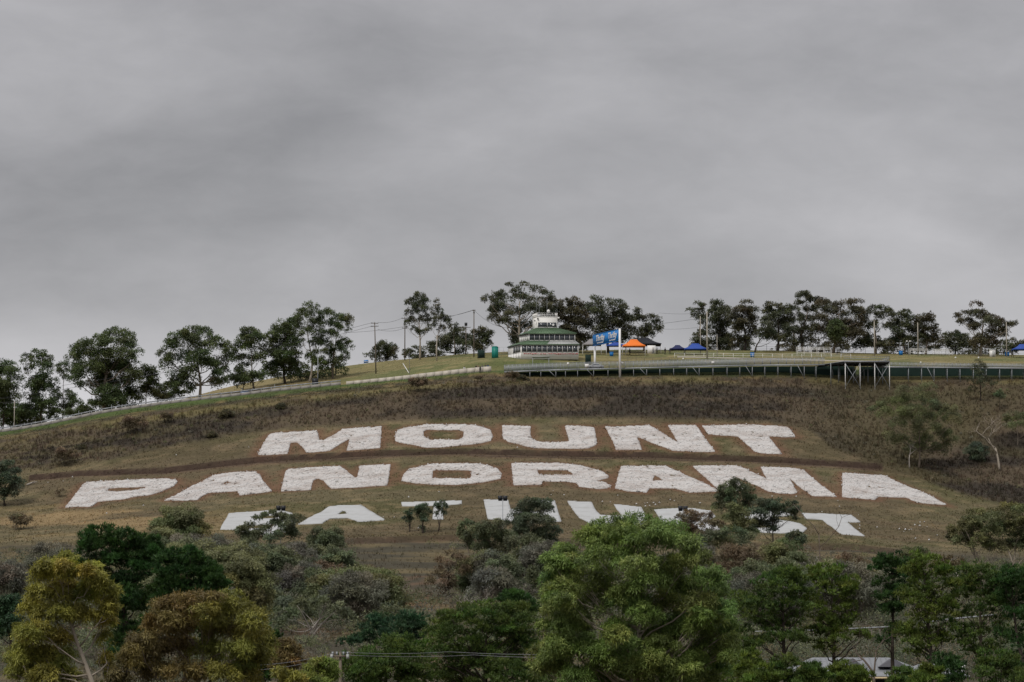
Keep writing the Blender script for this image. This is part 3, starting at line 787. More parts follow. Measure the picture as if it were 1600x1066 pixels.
def limb(mb, g, a, b, r0, r1, sag=.12, n=6, sides=4):
    a, b = np.asarray(a, float), np.asarray(b, float)
    t = np.linspace(0, 1, n)[:, None]; L = np.linalg.norm(b - a)
    mid = (a + b) / 2 + g.normal(size=3) * L * sag + np.array([0, 0, -.08 * L])
    p = (1 - t) ** 2 * a + 2 * t * (1 - t) * mid + t * t * b
    p[1:-1] += g.normal(size=(n - 2, 3)) * L * .025
    mb.tube(p, np.linspace(r0, r1, n), sides)
    return p
def trunk_mesh(g, top, lob, C, R, r, bark, forks=.35, twigs=2, trunk_top=.75, stems=1, sides=7):
    mb = MB()
    H = top
    for s_ in range(stems):
        cx = lob[:, 0].mean() if stems == 1 else lob[g.integers(len(lob)), 0]
        cy = lob[:, 1].mean() if stems == 1 else lob[g.integers(len(lob)), 1]
        tt = np.linspace(0, 1, 9)
        off = g.normal(size=(2,)) * .02 * H
        p = np.stack([cx * tt ** 1.3 * .8 + off[0] * np.sin(tt * 5) + (g.normal() * .35 * r * 3 if stems > 1 else 0),
                      cy * tt ** 1.3 * .8 + off[1] * np.sin(tt * 4) + (g.normal() * .35 * r * 3 if stems > 1 else 0), H * trunk_top * tt - .3 * (1 - tt)], -1)
        rad = r * (1.25 - 0.25 * np.minimum(tt * 6, 1)) * (1 - .78 * tt)
        mb.tube(p, rad, sides)
        for i, l in enumerate(lob):
            if stems > 1 and i % stems != s_: continue
            # start where the trunk is a little lower than the lobe
            zt = np.clip((l[2] - abs(l[0] - cx) * .7 - l[5] * .6) / (H * trunk_top), forks, .97)
            k = zt * 8; i0 = int(k); a = p[i0] + (p[min(i0 + 1, 8)] - p[i0]) * (k - i0)
            rr = r * (1 - .78 * zt) * .5
            q = limb(mb, g, a, l[:3] + np.array([0, 0, -.1 * l[5]]), rr, rr * .25)
            near = np.argsort(np.linalg.norm(C - l[:3], axis=1))[:10]
            for j in g.choice(near, size=min(twigs, len(near)), replace=False):
                limb(mb, g, q[g.integers(2, 5)], C[j], rr * .4, rr * .12, n=4, sides=3)
    return mb.mesh('trunk', BARK[bark], smooth=True)

STY = {   # leaf kind, size, cover, sub-clumps, droop, flatness, lobe growth, filler lobes
 'fg':    dict(leaf='gum', L=.25, w=.07, cover=.92, subs=15, droop=.55, flat=.9, grow=1.22, fill=.8),
 'fgp':   dict(leaf='pine', L=.30, w=.085, cover=1.0, subs=11, flat=.8, grow=1.2, fill=.8),
 'midp':  dict(leaf='pine', L=.36, w=.10, cover=.9, subs=11, flat=.8, grow=1.25, fill=1.0),
 'mid':   dict(leaf='gum', L=.35, w=.17, cover=.9, subs=11, droop=.35, flat=.9, grow=1.3, fill=.8),
 'midl':  dict(leaf='gum', L=.34, w=.13, cover=.55, subs=10, droop=.35, flat=.9, grow=1.25, fill=.5),
 'far':   dict(leaf='gum', L=.46, w=.25, cover=.68, subs=11, droop=.35, flat=.9, grow=1.42, fill=.9),
 'farl':  dict(leaf='gum', L=.42, w=.18, cover=.75, subs=11, droop=.6, flat=.95, grow=1.4, fill=.6, subr=(.28, .45)),
}
def box(x0, y0, x1, y1, n, seed, shape='oval', fill=.9, r=.34):
    """lobes filling a crown that spans these photo pixels: list of (px,py,rx,ry,depth)"""
    g = np.random.default_rng(seed)
    cx, cy, hx, hy = (x0 + x1) / 2, (y0 + y1) / 2, (x1 - x0) / 2, (y1 - y0) / 2
    out = []
    cand = unit(g.normal(size=(n * 30, 3))) * g.uniform(.35, 1.0, (n * 30, 1)) ** .5
    if shape == 'dome': cand[:, 2] = np.abs(cand[:, 2]) * 1.6 - .6
    if shape == 'cone': cand[:, :2] *= (1 - .55 * (cand[:, 2:3] * .5 + .5))
    pts = [cand[0]]
    for _ in range(n - 1):
        d = np.min(np.linalg.norm(cand[:, None] - np.array(pts)[None], axis=2), axis=1)
        pts.append(cand[np.argmax(d * g.uniform(.75, 1, len(d)))])
    for p in pts:
        rx = hx * r * g.uniform(.8, 1.25); ry = min(hy * r * 1.1, rx * .95) * g.uniform(.8, 1.15)
        out.append((cx + p[0] * (hx - rx * fill), cy - p[2] * (hy - ry * fill), rx, ry, p[1] * (hx - rx)))
    return out
def tree(name, label, px, D, lobes, pal, sty, bark='grey', r=None, group=None, cat='tree', seed=None, stems=1, top=None, twigs=2, forks=.3, depth=.55, trunk_top=.75, **kw):
    seed = seed if seed is not None else (int(px * 7 + D * 13 + len(label) * 3) & 0xffff)
    g = np.random.default_rng(seed)
    base = ground(px, D); s = F / D
    hw = (max(l[0] + l[2] for l in lobes) - min(l[0] - l[2] for l in lobes)) / 2
    A = []
    for l in lobes:
        dy = l[4] if len(l) > 4 else g.uniform(-1, .55 if sty in ('fg', 'fgp') else 1) * hw * depth
        c = at(l[0], l[1], D)
        A.append((c[0] - base[0], dy / s, c[2] - base[2], l[2] / s, l[2] / s * .9, l[3] / s))
    A = np.array(A)
    st = dict(STY[sty]); st.update(kw)
    if sty == 'fgp': st['cover'] *= 1.3
    gr_, fl_ = st.pop('grow'), st.pop('fill')
    A0 = A.copy(); A[:, 3:] *= gr_
    # filler lobes between near neighbours keep the crown together, set a little back or forward
    ex = []
    for i in range(len(A0)):
        if g.uniform() > fl_: continue
        dd_ = np.hypot(A0[:, 0] - A0[i, 0], A0[:, 2] - A0[i, 2]); dd_[i] = 1e9
        near_ = np.argsort(dd_)[:3]; j = g.choice(near_); t_ = g.uniform(.3, .6)
        if dd_[j] > 1.9 * (A0[i, 3] + A0[j, 3]): continue
        m_ = A0[i] * (1 - t_) + A0[j] * t_; m_[1] += g.uniform(-.6, .6) * hw / s; m_[3:] *= .95
        ex.append(m_)
    A1 = np.vstack([A] + ex) if ex else A
    root = empty(name, base, label, cat, group)
    me, C, R = crown_mesh(g, A1, pal, **st)
    H = (A[:, 2] + A[:, 5] * .4).max() if top is None else top
    link('trunk', trunk_mesh(g, H, A, C, R, r or H * .022 + .08, bark, stems=stems, twigs=twigs, forks=forks, trunk_top=trunk_top), root)
    link('crown', me, root)
    return root
def copy_tree(root, px, D, scale, rz, label, group=None):
    r = root.copy(); COL.objects.link(r)
    r.location = ground(px, D); r.scale = (scale[0], scale[0], scale[1]) if isinstance(scale, tuple) else (scale,) * 3
    r.rotation_euler = (0, 0, rz); r['label'] = label
    if group: r['group'] = group
    elif 'group' in r: del r['group']
    for ch in list(root.children):
        c = ch.copy(); COL.objects.link(c); c.parent = r
    return r
def bare_tree(name, label, px, D, height, spread, r, bark, seed, depth=5, cat='tree', group=None, leanx=0.0, up=.55, stems=1, trunk=.35, decay=.58):
    g = np.random.default_rng(seed); base = ground(px, D)
    root = empty(name, base, label, cat, group)
    mbT, mbB = MB(), MB()
    def grow(p, d, L, rad, lev):
        n = 5; pts = [p]
        for i in range(n - 1):
            d = unit(d + g.normal(size=3) * (.05 if lev == 0 else .16) + np.array([0, 0, .03])); pts.append(pts[-1] + d * L / (n - 1))
        (mbT if lev == 0 else mbB).tube(pts, np.linspace(rad, rad * .6, n), 6 if lev < 2 else 3)
        if lev >= depth: return
        for j in range(2 if lev == 0 else g.integers(2, 4)):
            side = unit(g.normal(size=3) * np.array([spread, spread * .8, .4])) ; nd_ = unit(d * up + side * .75 + np.array([0, 0, .22]))
            k = g.integers(2, n) if j else n - 1
            grow(pts[k], nd_, L * g.uniform(.58, .85), rad * decay * (1 if j == 0 else .85), lev + 1)
    for s_ in range(stems):
        grow(np.array([g.normal() * .3 * (stems > 1), g.normal() * .3 * (stems > 1), -.3]), unit(np.array([leanx + (g.normal() * .35 if stems > 1 else 0), g.normal() * .1, 1.0])), height * trunk, r, 0)
    link('trunk', mbT.mesh('trunk', BARK[bark], smooth=True), root)
    link('branches', mbB.mesh('branches', BARK[bark], smooth=True), root)
    return root
# ------------------------------------------------------------------ trees along the crest
G1 = 'gum trees along the left of the crest road'
def T(*a, **k): return tree(*a, **k)
T('gum_tree', 'dark gum tree cut by the left edge, at the foot of the crest road', 2, 935, [(-12,590,16,20),(4,578,15,14),(20,592,14,16),(-4,612,18,16),(16,620,16,18),(2,642,16,16),(-18,640,14,20),(26,645,12,12)], 'gum_left', 'far', 'dark', .3, G1)
T('gum_tree', 'two-headed loose gum beside the leftmost dark tree on the crest', 60, 940, [(44,565,9,9),(60,556,10,9),(74,566,9,10),(76,580,9,10),(58,574,8,8),(44,582,6,8),(62,600,14,12),(48,612,12,12),(74,612,12,12),(56,634,14,12),(78,634,12,10),(44,646,10,10)], 'gum_left', 'far', 'grey', .28, G1, twigs=3)
T('gum_tree', 'thin see-through gum between the two-headed gum and the big domed tree', 97, 945, [(88,577,9,8),(101,571,9,7),(84,598,8,9),(104,590,7,8),(108,620,10,9),(90,622,10,10),(100,640,12,9),(120,634,11,12),(84,648,10,8),(128,650,10,8)], 'gum_left', 'farl', 'grey', .22, G1, twigs=3)
T('gum_tree', 'largest gum on the left crest, a broad dark green dome', 165, 925, [(176,522,20,10),(150,532,20,10),(196,530,14,12),(128,548,18,13),(118,566,12,14),(205,548,13,12),(212,562,9,12),(170,545,16,10),(185,560,18,15),(155,565,18,15),(140,580,18,14),(190,582,20,16),(165,585,22,18),(115,588,10,12),(150,606,18,14),(182,608,20,16),(208,592,14,12),(170,624,18,14),(196,622,16,14),(122,600,10,10),(158,634,14,10),(186,634,14,10)], 'gum_left', 'far', 'grey', .55, G1)
T('gum_tree', 'small round gum leaning out to the right of the big dome', 228, 930, [(232,580,10,8),(240,588,8,9),(228,594,9,9),(236,600,9,8),(224,610,10,10),(214,620,11,10)], 'gum_left', 'far', 'grey', .18, G1)
T('scrubby_tree', 'low thin yellowish scrub tree in the gap before the second dome', 246, 932, [(244,608,10,8),(254,612,8,8),(240,618,10,8),(252,622,10,7),(262,622,8,6)], 'mid_olive', 'farl', 'grey', .12, G1)
T('gum_tree', 'open domed gum with a pale forked trunk, second dome from the left', 311, 925, [(296,518,14,9),(318,522,12,8),(338,533,9,9),(280,530,12,9),(268,545,11,10),(254,554,7,7),(300,540,18,12),(325,548,16,12),(350,545,10,10),(358,562,9,12),(290,560,18,12),(262,572,12,10),(340,572,14,12),(315,570,16,12),(272,590,14,12),(298,590,14,12),(345,590,10,8),(288,606,16,9),(266,604,10,8),(330,596,9,8),(352,600,10,7)], 'gum_left', 'far', 'pale', .42, G1, twigs=3)
T('gum_tree', 'slim round-topped gum left of the dark dense pair', 397, 935, [(392,522,14,9),(380,532,11,9),(406,532,11,9),(372,546,10,9),(412,546,9,9),(392,545,12,9),(384,562,10,9),(366,560,7,7),(408,562,9,8),(376,580,8,7)], 'gum_left', 'far', 'grey', .25, G1)
T('shrubby_tree', 'low dark bush under the slim round-topped gum', 378, 930, [(362,592,9,8),(374,586,10,8),(388,592,10,8),(398,588,9,8),(410,590,9,9),(380,598,14,8)], 'gum_left', 'far', 'dark', .15, G1)
T('gum_tree', 'densest blackish-green tree, left of the white-limbed gum', 446, 940, [(440,512,13,9),(455,508,10,9),(430,522,11,10),(452,524,14,12),(436,540,14,12),(456,542,13,12),(428,552,10,10),(444,560,16,12),(462,560,9,12),(432,576,14,11),(454,578,14,11),(420,584,10,10),(442,590,16,8)], 'gum_left', 'far', 'dark', .35, G1)
T('gum_tree', 'tall ragged gum with crooked white limbs and bare lower trunk', 483, 935, [(486,484,13,8),(470,490,10,8),(497,494,10,9),(461,500,7,8),(478,503,14,9),(494,510,11,10),(466,514,9,8),(482,522,10,8),(500,524,10,9),(472,534,6,6),(494,540,10,9),(504,552,9,9),(488,558,10,9),(500,568,10,8)], 'gum_left', 'farl', 'pale', .30, G1, twigs=3)
T('gum_tree', 'flat-topped gum overhanging to the right, beside the two pale poles', 520, 938, [(516,492,9,7),(530,498,12,8),(543,500,8,9),(512,508,9,9),(528,514,11,8),(544,514,6,10),(518,528,13,8),(506,535,8,7),(534,534,8,8),(545,540,8,7),(526,548,12,9),(540,556,8,8),(512,556,9,9),(530,566,12,7),(516,570,10,6)], 'gum_left', 'farl', 'grey', .26, G1, twigs=3)
T('gum_tree', 'small bush-like gum low on the skyline between the power poles', 602, 1012, [(596,541,9,6),(610,543,8,6),(588,550,8,7),(604,552,12,8),(616,552,7,7),(578,558,8,5),(594,560,11,7),(612,560,8,6)], 'gum_ridge', 'far', 'dark', .2)
T('gum_tree', 'tall airy gum behind the poles with drooping clumps', 656, 975, [(656,464,9,7),(644,473,9,8),(664,474,8,8),(653,482,11,9),(668,486,6,9),(638,490,7,8),(645,500,8,6),(662,500,9,9),(672,502,5,6),(634,505,4,6),(648,514,6,5),(658,520,7,6),(668,518,5,5)], 'gum_ridge', 'farl', 'pale', .28, twigs=3)
T('gum_tree', 'slender weeping gum just right of the tall airy gum', 683, 968, [(682,474,5,7),(678,486,6,8),(688,488,5,8),(694,498,8,6),(700,504,5,7),(684,502,7,8),(690,514,6,6),(676,512,5,6),(703,514,3,5)], 'gum_ridge', 'farl', 'pale', .18, twigs=3)
T('gum_tree', 'low dark spreading tree behind the slender weeping gum', 712, 1005, [(716,524,14,8),(702,532,13,9),(730,532,11,8),(690,538,10,8),(716,540,16,9),(735,545,9,8),(672,545,10,7),(696,549,14,7),(722,551,14,6)], 'gum_ridge', 'far', 'dark', .3)
T('gum_tree', 'rounded dark tree behind the tall pole at the teal tank', 755, 980, [(754,518,10,6),(744,526,9,8),(763,526,8,8),(754,532,12,9),(742,540,7,6),(764,540,6,6),(750,545,8,6)], 'gum_ridge', 'far', 'dark', .22)
T('gum_tree', 'sprig of gum hanging beside the pole with a box on top', 709, 985, [(706,512,4,5),(713,508,4,4),(712,516,5,4)], 'gum_ridge', 'farl', 'grey', .1)
T('gum_tree', 'biggest crest gum with layered flat clumps, left behind the white tower', 812, 965, [(794,446,7,4),(820,447,9,5),(838,452,13,6),(808,454,10,6),(774,462,8,4),(764,470,9,6),(786,466,12,8),(812,468,16,8),(834,470,14,8),(858,462,9,5),(858,474,12,8),(778,482,13,9),(800,488,14,9),(826,490,16,10),(768,488,7,8),(772,500,9,7),(790,506,9,7),(810,508,12,10),(838,508,16,10),(802,524,9,9),(808,536,7,7),(850,492,14,12),(862,488,9,10)], 'gum_ridge', 'far', 'pale', .5, depth=.4, twigs=2)
T('gum_tree', 'broad dark gum directly behind the white tower, on its right', 886, 968, [(876,472,6,4),(898,472,8,5),(884,480,12,7),(906,482,9,7),(872,490,12,10),(894,492,14,9),(912,498,10,9),(880,508,16,12),(902,512,14,12),(886,528,16,12),(910,530,14,10),(896,542,16,8)], 'gum_ridge_b', 'far', 'grey', .4)
T('gum_tree', 'dense dark gum rising behind the blue billboard', 950, 970, [(932,471,8,6),(950,474,9,5),(968,475,10,5),(922,480,9,7),(940,484,13,7),(962,486,14,8),(976,484,6,5),(924,496,14,10),(948,500,16,10),(970,500,13,10),(984,502,9,9),(930,516,16,12),(958,518,16,12),(980,518,12,10),(940,534,18,9),(966,534,16,9)], 'gum_ridge', 'far', 'dark', .45)
T('gum_tree', 'open-branched gum over the black marquee with sky between its limbs', 1006, 975, [(995,488,6,5),(992,498,7,7),(1002,500,6,9),(1012,496,8,5),(1024,498,7,5),(1030,506,6,6),(1020,510,9,6),(1010,514,7,6),(1032,518,5,5),(1016,522,9,5),(998,518,7,8),(1000,528,9,7)], 'gum_ridge', 'far', 'grey', .25)
T('gum_tree', 'thin gum with umbrella clumps left of the pale pole by the blue gazebos', 1093, 985, [(1090,475,7,3),(1080,484,7,4),(1092,487,9,5),(1099,480,5,4),(1088,494,8,4),(1096,500,8,7),(1103,494,5,6),(1100,512,8,9),(1094,526,8,9),(1088,536,8,9),(1100,540,10,8)], 'gum_ridge', 'far', 'grey', .22)
T('gum_tree', 'dark double-crowned gum just right of the pale pole by the blue gazebos', 1124, 990, [(1114,474,6,5),(1124,474,8,5),(1132,484,8,7),(1120,486,9,7),(1112,492,7,6),(1128,500,11,9),(1140,494,6,7),(1116,508,11,9),(1134,514,12,10),(1122,526,13,9),(1142,530,10,9),(1130,540,14,8)], 'gum_ridge', 'far', 'dark', .35)
T('gum_tree', 'bushy gum with a brown-tinged top before the gap of white sky', 1163, 985, [(1166,476,10,5),(1158,484,8,6),(1176,486,8,7),(1150,488,7,6),(1166,494,12,8),(1152,502,11,9),(1178,500,8,8),(1166,512,13,9),(1150,520,10,9),(1174,522,9,8),(1160,534,14,8),(1148,542,12,6)], 'gum_ridge_b', 'far', 'dark', .35)
T('gum_tree', 'leaning gum whose bare trunk slants across the gap of white sky', 1180, 975, [(1196,512,10,7),(1186,520,7,5),(1204,520,9,6),(1194,528,8,5),(1212,528,10,7)], 'gum_ridge', 'far', 'dark', .25)
T('gum_tree', 'rounded dark gum right of the gap of white sky', 1215, 985, [(1204,478,8,6),(1216,480,7,5),(1228,486,9,7),(1198,490,7,7),(1212,494,12,9),(1230,500,11,9),(1200,506,11,9),(1218,512,14,10),(1236,518,12,10),(1206,524,12,8),(1226,532,14,8),(1240,538,10,6)], 'gum_ridge', 'far', 'dark', .4)
T('gum_tree', 'tallest crest gum on the right, ragged with bare twigs at its top', 1256, 990, [(1252,464,8,6),(1260,459,6,5),(1250,475,9,6),(1266,472,9,6),(1276,470,8,5),(1240,484,8,6),(1256,488,14,8),(1274,486,10,7),(1244,500,12,9),(1264,504,14,9),(1250,518,14,10),(1272,520,14,10),(1258,534,16,8)], 'gum_ridge', 'farl', 'grey', .4, twigs=3, cover=1.0)
bare_tree('dead_tree', 'bare grey treetop poking out above the tallest right-hand gum', 1240, 995, 17.5, .8, .2, 'grey', 5, depth=5)
T('gum_tree', 'wide olive-tinted gum filling the middle of the right-hand grove', 1302, 985, [(1282,476,9,6),(1296,474,9,6),(1310,478,9,6),(1322,474,9,6),(1336,474,10,5),(1346,484,6,6),(1290,488,13,8),(1312,492,14,9),(1332,492,12,9),(1284,506,14,10),(1306,510,16,10),(1328,510,14,10),(1344,504,8,9),(1294,526,16,10),(1318,528,16,10),(1338,524,12,10),(1306,542,18,7)], 'gum_ridge_b', 'far', 'grey', .45)
T('shrubby_tree', 'small brighter green bush low in the middle of the right-hand grove', 1308, 972, [(1306,508,9,8),(1300,518,9,8),(1314,518,9,8),(1308,526,10,8)], 'gum_left', 'far', 'dark', .15)
T('gum_tree', 'gum with an arching top right of the olive-tinted one', 1368, 985, [(1368,482,11,5),(1380,482,9,5),(1388,490,7,7),(1354,492,8,8),(1372,496,9,6),(1394,496,6,6),(1352,506,8,9),(1366,512,8,8),(1350,524,9,9),(1362,532,11,9),(1380,540,12,8),(1344,540,10,8)], 'gum_ridge', 'far', 'grey', .3)
T('gum_tree', 'loose gum between the two light poles on the right of the crest', 1414, 985, [(1416,488,8,5),(1408,496,8,7),(1422,496,7,6),(1398,504,8,7),(1412,508,10,7),(1386,512,8,7),(1400,518,11,8),(1418,520,10,9),(1404,532,13,9),(1390,540,12,8),(1420,538,11,9)], 'gum_ridge', 'far', 'grey', .28)
T('gum_tree', 'gum with hanging clumps just right of the middle light pole', 1446, 985, [(1440,496,9,5),(1452,496,7,6),(1432,504,8,7),(1444,508,10,7),(1458,504,5,6),(1434,518,9,8),(1450,520,10,8),(1464,520,7,7),(1440,532,12,9),(1458,534,11,9),(1470,540,8,6)], 'gum_ridge_b', 'far', 'grey', .28)
T('gum_tree', 'low dark gum between the grove and the last large tree', 1492, 992, [(1482,526,9,6),(1496,524,8,6),(1508,528,8,6),(1478,536,8,7),(1494,538,12,8),(1510,540,11,8),(1486,546,10,5)], 'gum_ridge', 'far', 'dark', .25)
T('gum_tree', 'last large gum on the right, spreading with open pale limbs', 1531, 975, [(1524,480,12,5),(1512,492,12,6),(1530,490,13,7),(1494,496,7,5),(1546,494,10,6),(1560,500,9,6),(1508,504,11,7),(1526,508,10,7),(1548,508,12,8),(1566,510,8,8),(1578,508,8,5),(1586,506,4,4),(1514,516,7,6),(1554,522,10,8),(1570,520,8,8),(1534,530,10,8),(1524,540,12,9),(1552,538,12,8)], 'gum_ridge_b', 'far', 'pale', .42, twigs=2)
T('gum_tree', 'small dark tree by the right edge beyond the shed', 1582, 1000, [(1580,534,8,5),(1570,540,8,6),(1588,542,9,6),(1598,538,7,6),(1578,548,11,5)], 'gum_ridge', 'far', 'dark', .2)

# ------------------------------------------------------------------ trees and bushes on the hill face
T('scrubby_tree', 'wide thin olive tree on the weedy slope right of the word MOUNT', 1436, 829, [(1412,614,18,9),(1446,612,16,9),(1388,628,16,9),(1372,640,12,8),(1480,640,16,9),(1494,652,12,9),(1486,682,14,10),(1392,684,14,9),(1410,690,14,9),(1478,700,12,10),(1430,622,20,10),(1405,632,18,10),(1452,634,18,11),(1384,648,16,10),(1420,650,20,12),(1446,654,20,12),(1474,652,16,11),(1400,666,16,9),(1436,672,18,11),(1462,676,16,11),(1488,660,10,8),(1448,692,16,12),(1430,704,12,10),(1464,702,12,10)], 'mid_olive', 'midl', 'grey', .25, cover=.55, grow=1.3)
bare_tree('dead_tree', 'pale half-dead tree standing in front of the wide thin olive tree', 1421, 828, 9.5, .8, .16, 'dead', 8, depth=4)
bare_tree('dead_tree', 'bleached white dead tree with wide bare limbs at the right', 1562, 836, 16.0, 1.25, .30, 'pale', 27, depth=5, leanx=-.03, decay=.66, trunk=.36)
T('shrub', 'compact dark green bush left of the bleached dead tree', 1526, 842, [(1526,700,9,8),(1518,706,9,8),(1534,706,9,8),(1526,712,12,9),(1526,718,12,6)], 'mid_dark', 'mid', 'dark', .12, cat='bush')
T('scrubby_tree', 'dark wispy tree rising in front of the low walkway at the right', 1532, 878, [(1530,566,7,5),(1522,574,7,5),(1536,576,7,6),(1528,586,9,7),(1544,594,8,6),(1514,596,7,5),(1532,602,8,6),(1552,602,6,5),(1520,608,8,5)], 'gum_ridge', 'midl', 'dark', .18, twigs=3, cover=.4)
T('shrub', 'small bright green bush right of the wispy tree by the walkway', 1562, 872, [(1562,614,5,5),(1558,619,5,5),(1566,620,5,5)], 'mid_green', 'mid', 'dark', .06, cat='bush')
T('scrubby_tree', 'olive thin tree on the slope under the right end of the walkway', 1590, 856, [(1580,650,14,8),(1600,654,14,9),(1612,668,12,9),(1588,668,14,8),(1576,662,9,6)], 'mid_olive', 'midl', 'grey', .14, cover=.5)
T('gum_tree', 'dark bushy tree cut by the left edge beside the letter P', 8, 808, [(8,727,13,8),(-6,736,14,10),(20,740,12,9),(6,750,18,10),(30,758,11,8),(26,770,12,10),(8,772,16,9),(-12,760,14,12)], 'mid_dark', 'mid', 'dark', .22)
# saplings before the T of BATHURST
sap = [(640, 733, 'left sapling of the clump before the pale grey letter T', [(636,803,5,5),(642,799,4,5),(632,811,4,4),(643,810,4,5),(638,816,4,4)]),
       (661, 731, 'middle and fullest sapling of the clump before the pale grey letter T', [(655,794,7,6),(665,792,6,7),(668,802,6,7),(657,804,7,6),(662,814,6,6),(650,800,5,5),(660,826,5,5)]),
       (684, 734, 'right sapling of the clump before the pale grey letter T, sparse on top', [(683,790,5,5),(692,788,5,6),(697,793,4,5),(688,798,5,6),(694,802,4,4),(681,804,4,5)])]
for px, D, lab, lo in sap:
    T('sapling', lab, px, D, lo, 'mid_dark', 'mid', 'dark', .10, 'saplings before the letter T', stems=3, L=.34, w=.13)
# left thicket
GL = 'grey-green bushland below the left of the letters'
thick = [
 ('broad domed grey-green gum at the top left of the bushland, under the letter A', 282, 660, (232, 793, 330, 872, 12, 1), 'mid_olive', 'mid', 'grey'),
 ('gum with a dark green top overlapping the pale grey letter B', 418, 668, None, 'mid_green', 'mid', 'grey'),
 ('rounded gum right of the one overlapping the pale grey letter B', 505, 650, (478, 826, 545, 880, 9, 3), 'mid_green', 'mid', 'grey'),
 ('grey-brown bush under the broad domed gum, right of the dark pine', 345, 630, (318, 838, 372, 888, 8, 4), 'mid_grey', 'midl', 'grey'),
 ('olive gum in the heart of the left bushland below the letter B', 405, 620, (368, 842, 442, 900, 10, 5), 'mid_green', 'mid', 'grey'),
 ('grey gum with fine bare twigs below the rounded gum', 470, 610, (440, 850, 500, 905, 9, 6), 'mid_grey', 'midl', 'grey'),
 ('round olive bush at the right of the left bushland, edge of the grassy gap', 522, 590, (492, 858, 552, 915, 9, 7), 'mid_green', 'mid', 'grey'),
 ('greyish leafless-looking bush right of the dark pine top', 385, 570, (352, 888, 420, 945, 9, 8), 'mid_grey', 'midl', 'grey'),
 ('mauve-grey twiggy tree in the middle of the left bushland', 440, 560, (408, 890, 475, 950, 9, 9), 'mid_grey', 'midl', 'grey'),
 ('dark-hearted gum above the white-limbed vase tree', 495, 545, (462, 890, 535, 965, 11, 10), 'mid_green', 'mid', 'dark'),
 ('layered olive gum with a broken pale limb, below the grassy gap', 585, 535, (532, 892, 640, 968, 13, 11), 'mid_olive', 'mid', 'pale'),
 ('small brown-topped tree on the left rim of the grassy gap', 568, 570, (548, 884, 600, 925, 7, 12), 'mid_brown', 'midl', 'grey'),
 ('low green gum behind the round grey bush by the wires', 432, 500, (398, 938, 470, 1000, 9, 13), 'mid_green', 'mid', 'grey'),
 ('spreading green gum right of the vase tree, above the dark pines', 610, 490, (570, 948, 660, 1005, 9, 14), 'mid_green', 'mid', 'grey'),
 ('grey thicket tree left of the yellow gum, by the left edge', 10, 560, (-25, 872, 48, 950, 10, 15), 'mid_grey', 'midl', 'grey'),
 ('brown-grey tree behind the yellow gum top, above the dark pine', 75, 600, (35, 848, 125, 915, 10, 16), 'mid_grey', 'midl', 'grey'),
 ('dark blue-green bush at the far left behind the yellow gum', 18, 420, (-20, 930, 45, 1010, 8, 17), 'pine_blue', 'mid', 'dark'),
]
for lab, px, D, b, pal, sty, bark in thick:
    lo = [(402,812,8,6),(388,822,9,7),(425,803,11,6),(438,808,9,7),(452,812,8,7),(465,812,9,8),(430,820,12,8),(410,828,14,8),(375,832,10,8),(450,828,14,9),(395,842,16,10),(430,842,16,10),(462,838,12,10)] if b is None else box(*b[:5], b[5], r=.36)
    T('gum_tree', lab, px, D, lo, pal, sty, bark, None, GL, grow=1.25 if b is None else 1.55, fill=1.0)
T('gum_tree', 'vase-shaped gum with four white limbs below the left bushland', 488, 470, [(470,950,16,10),(500,945,16,10),(530,955,16,10),(455,962,12,9),(545,965,12,9),(485,962,14,8),(515,968,14,8),(440,975,10,8)], 'mid_green', 'mid', 'dead', .15, stems=4, twigs=2, trunk_top=.85, fill=.2)
# right of the grassy gap
GR = 'gums below the middle of the lowest word'
T('gum_tree', 'small round gum beside the saplings, left of the tall dark pair', 731, 660, [(730,822,11,8),(722,832,9,9),(738,834,10,9),(730,842,13,9),(734,852,9,7)], 'mid_green', 'mid', 'grey', .15, GR)
T('gum_tree', 'tall dark gum in front of the letter H of the lowest word', 832, 668, [(822,790,12,8),(846,788,12,9),(856,798,8,10),(836,800,14,9),(812,804,10,9),(800,816,12,9),(826,818,16,11),(848,820,14,11),(864,832,10,10),(812,836,14,11),(840,842,16,12),(862,856,10,12)], 'mid_dark', 'mid', 'grey', .25, GR, grow=1.5, fill=1.0)
T('gum_tree', 'grey-green gum with a forked pale trunk left of the tall dark gum', 775, 640, [(768,820,14,8),(752,830,12,9),(784,828,12,9),(764,842,16,10),(786,846,14,10),(756,858,12,9),(778,862,14,9),(800,852,12,12)], 'mid_green', 'mid', 'grey', .2, GR, grow=1.5, fill=1.0)
T('gum_tree', 'gum with hanging grey foliage left of the big central gum', 822, 600, [(806,850,14,10),(828,852,14,11),(846,862,12,12),(812,872,14,11),(838,880,12,11),(856,888,9,12)], 'mid_green', 'mid', 'grey', .2, GR, grow=1.5, fill=1.0)
T('scrubby_tree', 'dark brownish windswept tree standing alone in the grassy gap', 702, 575, [(706,866,16,7),(690,878,14,7),(722,874,12,7),(708,886,16,7),(684,896,11,6),(726,890,10,7),(672,908,8,6),(700,902,12,7),(690,920,9,6),(708,914,8,7),(688,930,6,6)], 'mid_brown', 'midl', 'dark', .18, twigs=3, cover=.75)
bare_tree('dead_tree', 'pale leafless twiggy tree behind the pines, left of the central gum', 745, 520, 5.6, 1.1, .10, 'dead', 31, depth=5, stems=3)
bare_tree('dead_tree', 'grey bare twiggy bush right of the windswept brown tree', 768, 525, 5.2, 1.0, .08, 'bare', 32, depth=5, stems=4)
bare_tree('dead_tree', 'bare twiggy sapling at the left side of the windswept brown tree', 712, 528, 4.4, 1.0, .07, 'bare', 33, depth=5, stems=4)
T('shrub', 'low grey-green bush on bare ground left of the central gum', 815, 560, [(806,925,12,7),(824,922,12,8),(815,932,16,8),(834,932,9,7)], 'mid_grey', 'mid', 'grey', .1, cat='bush')
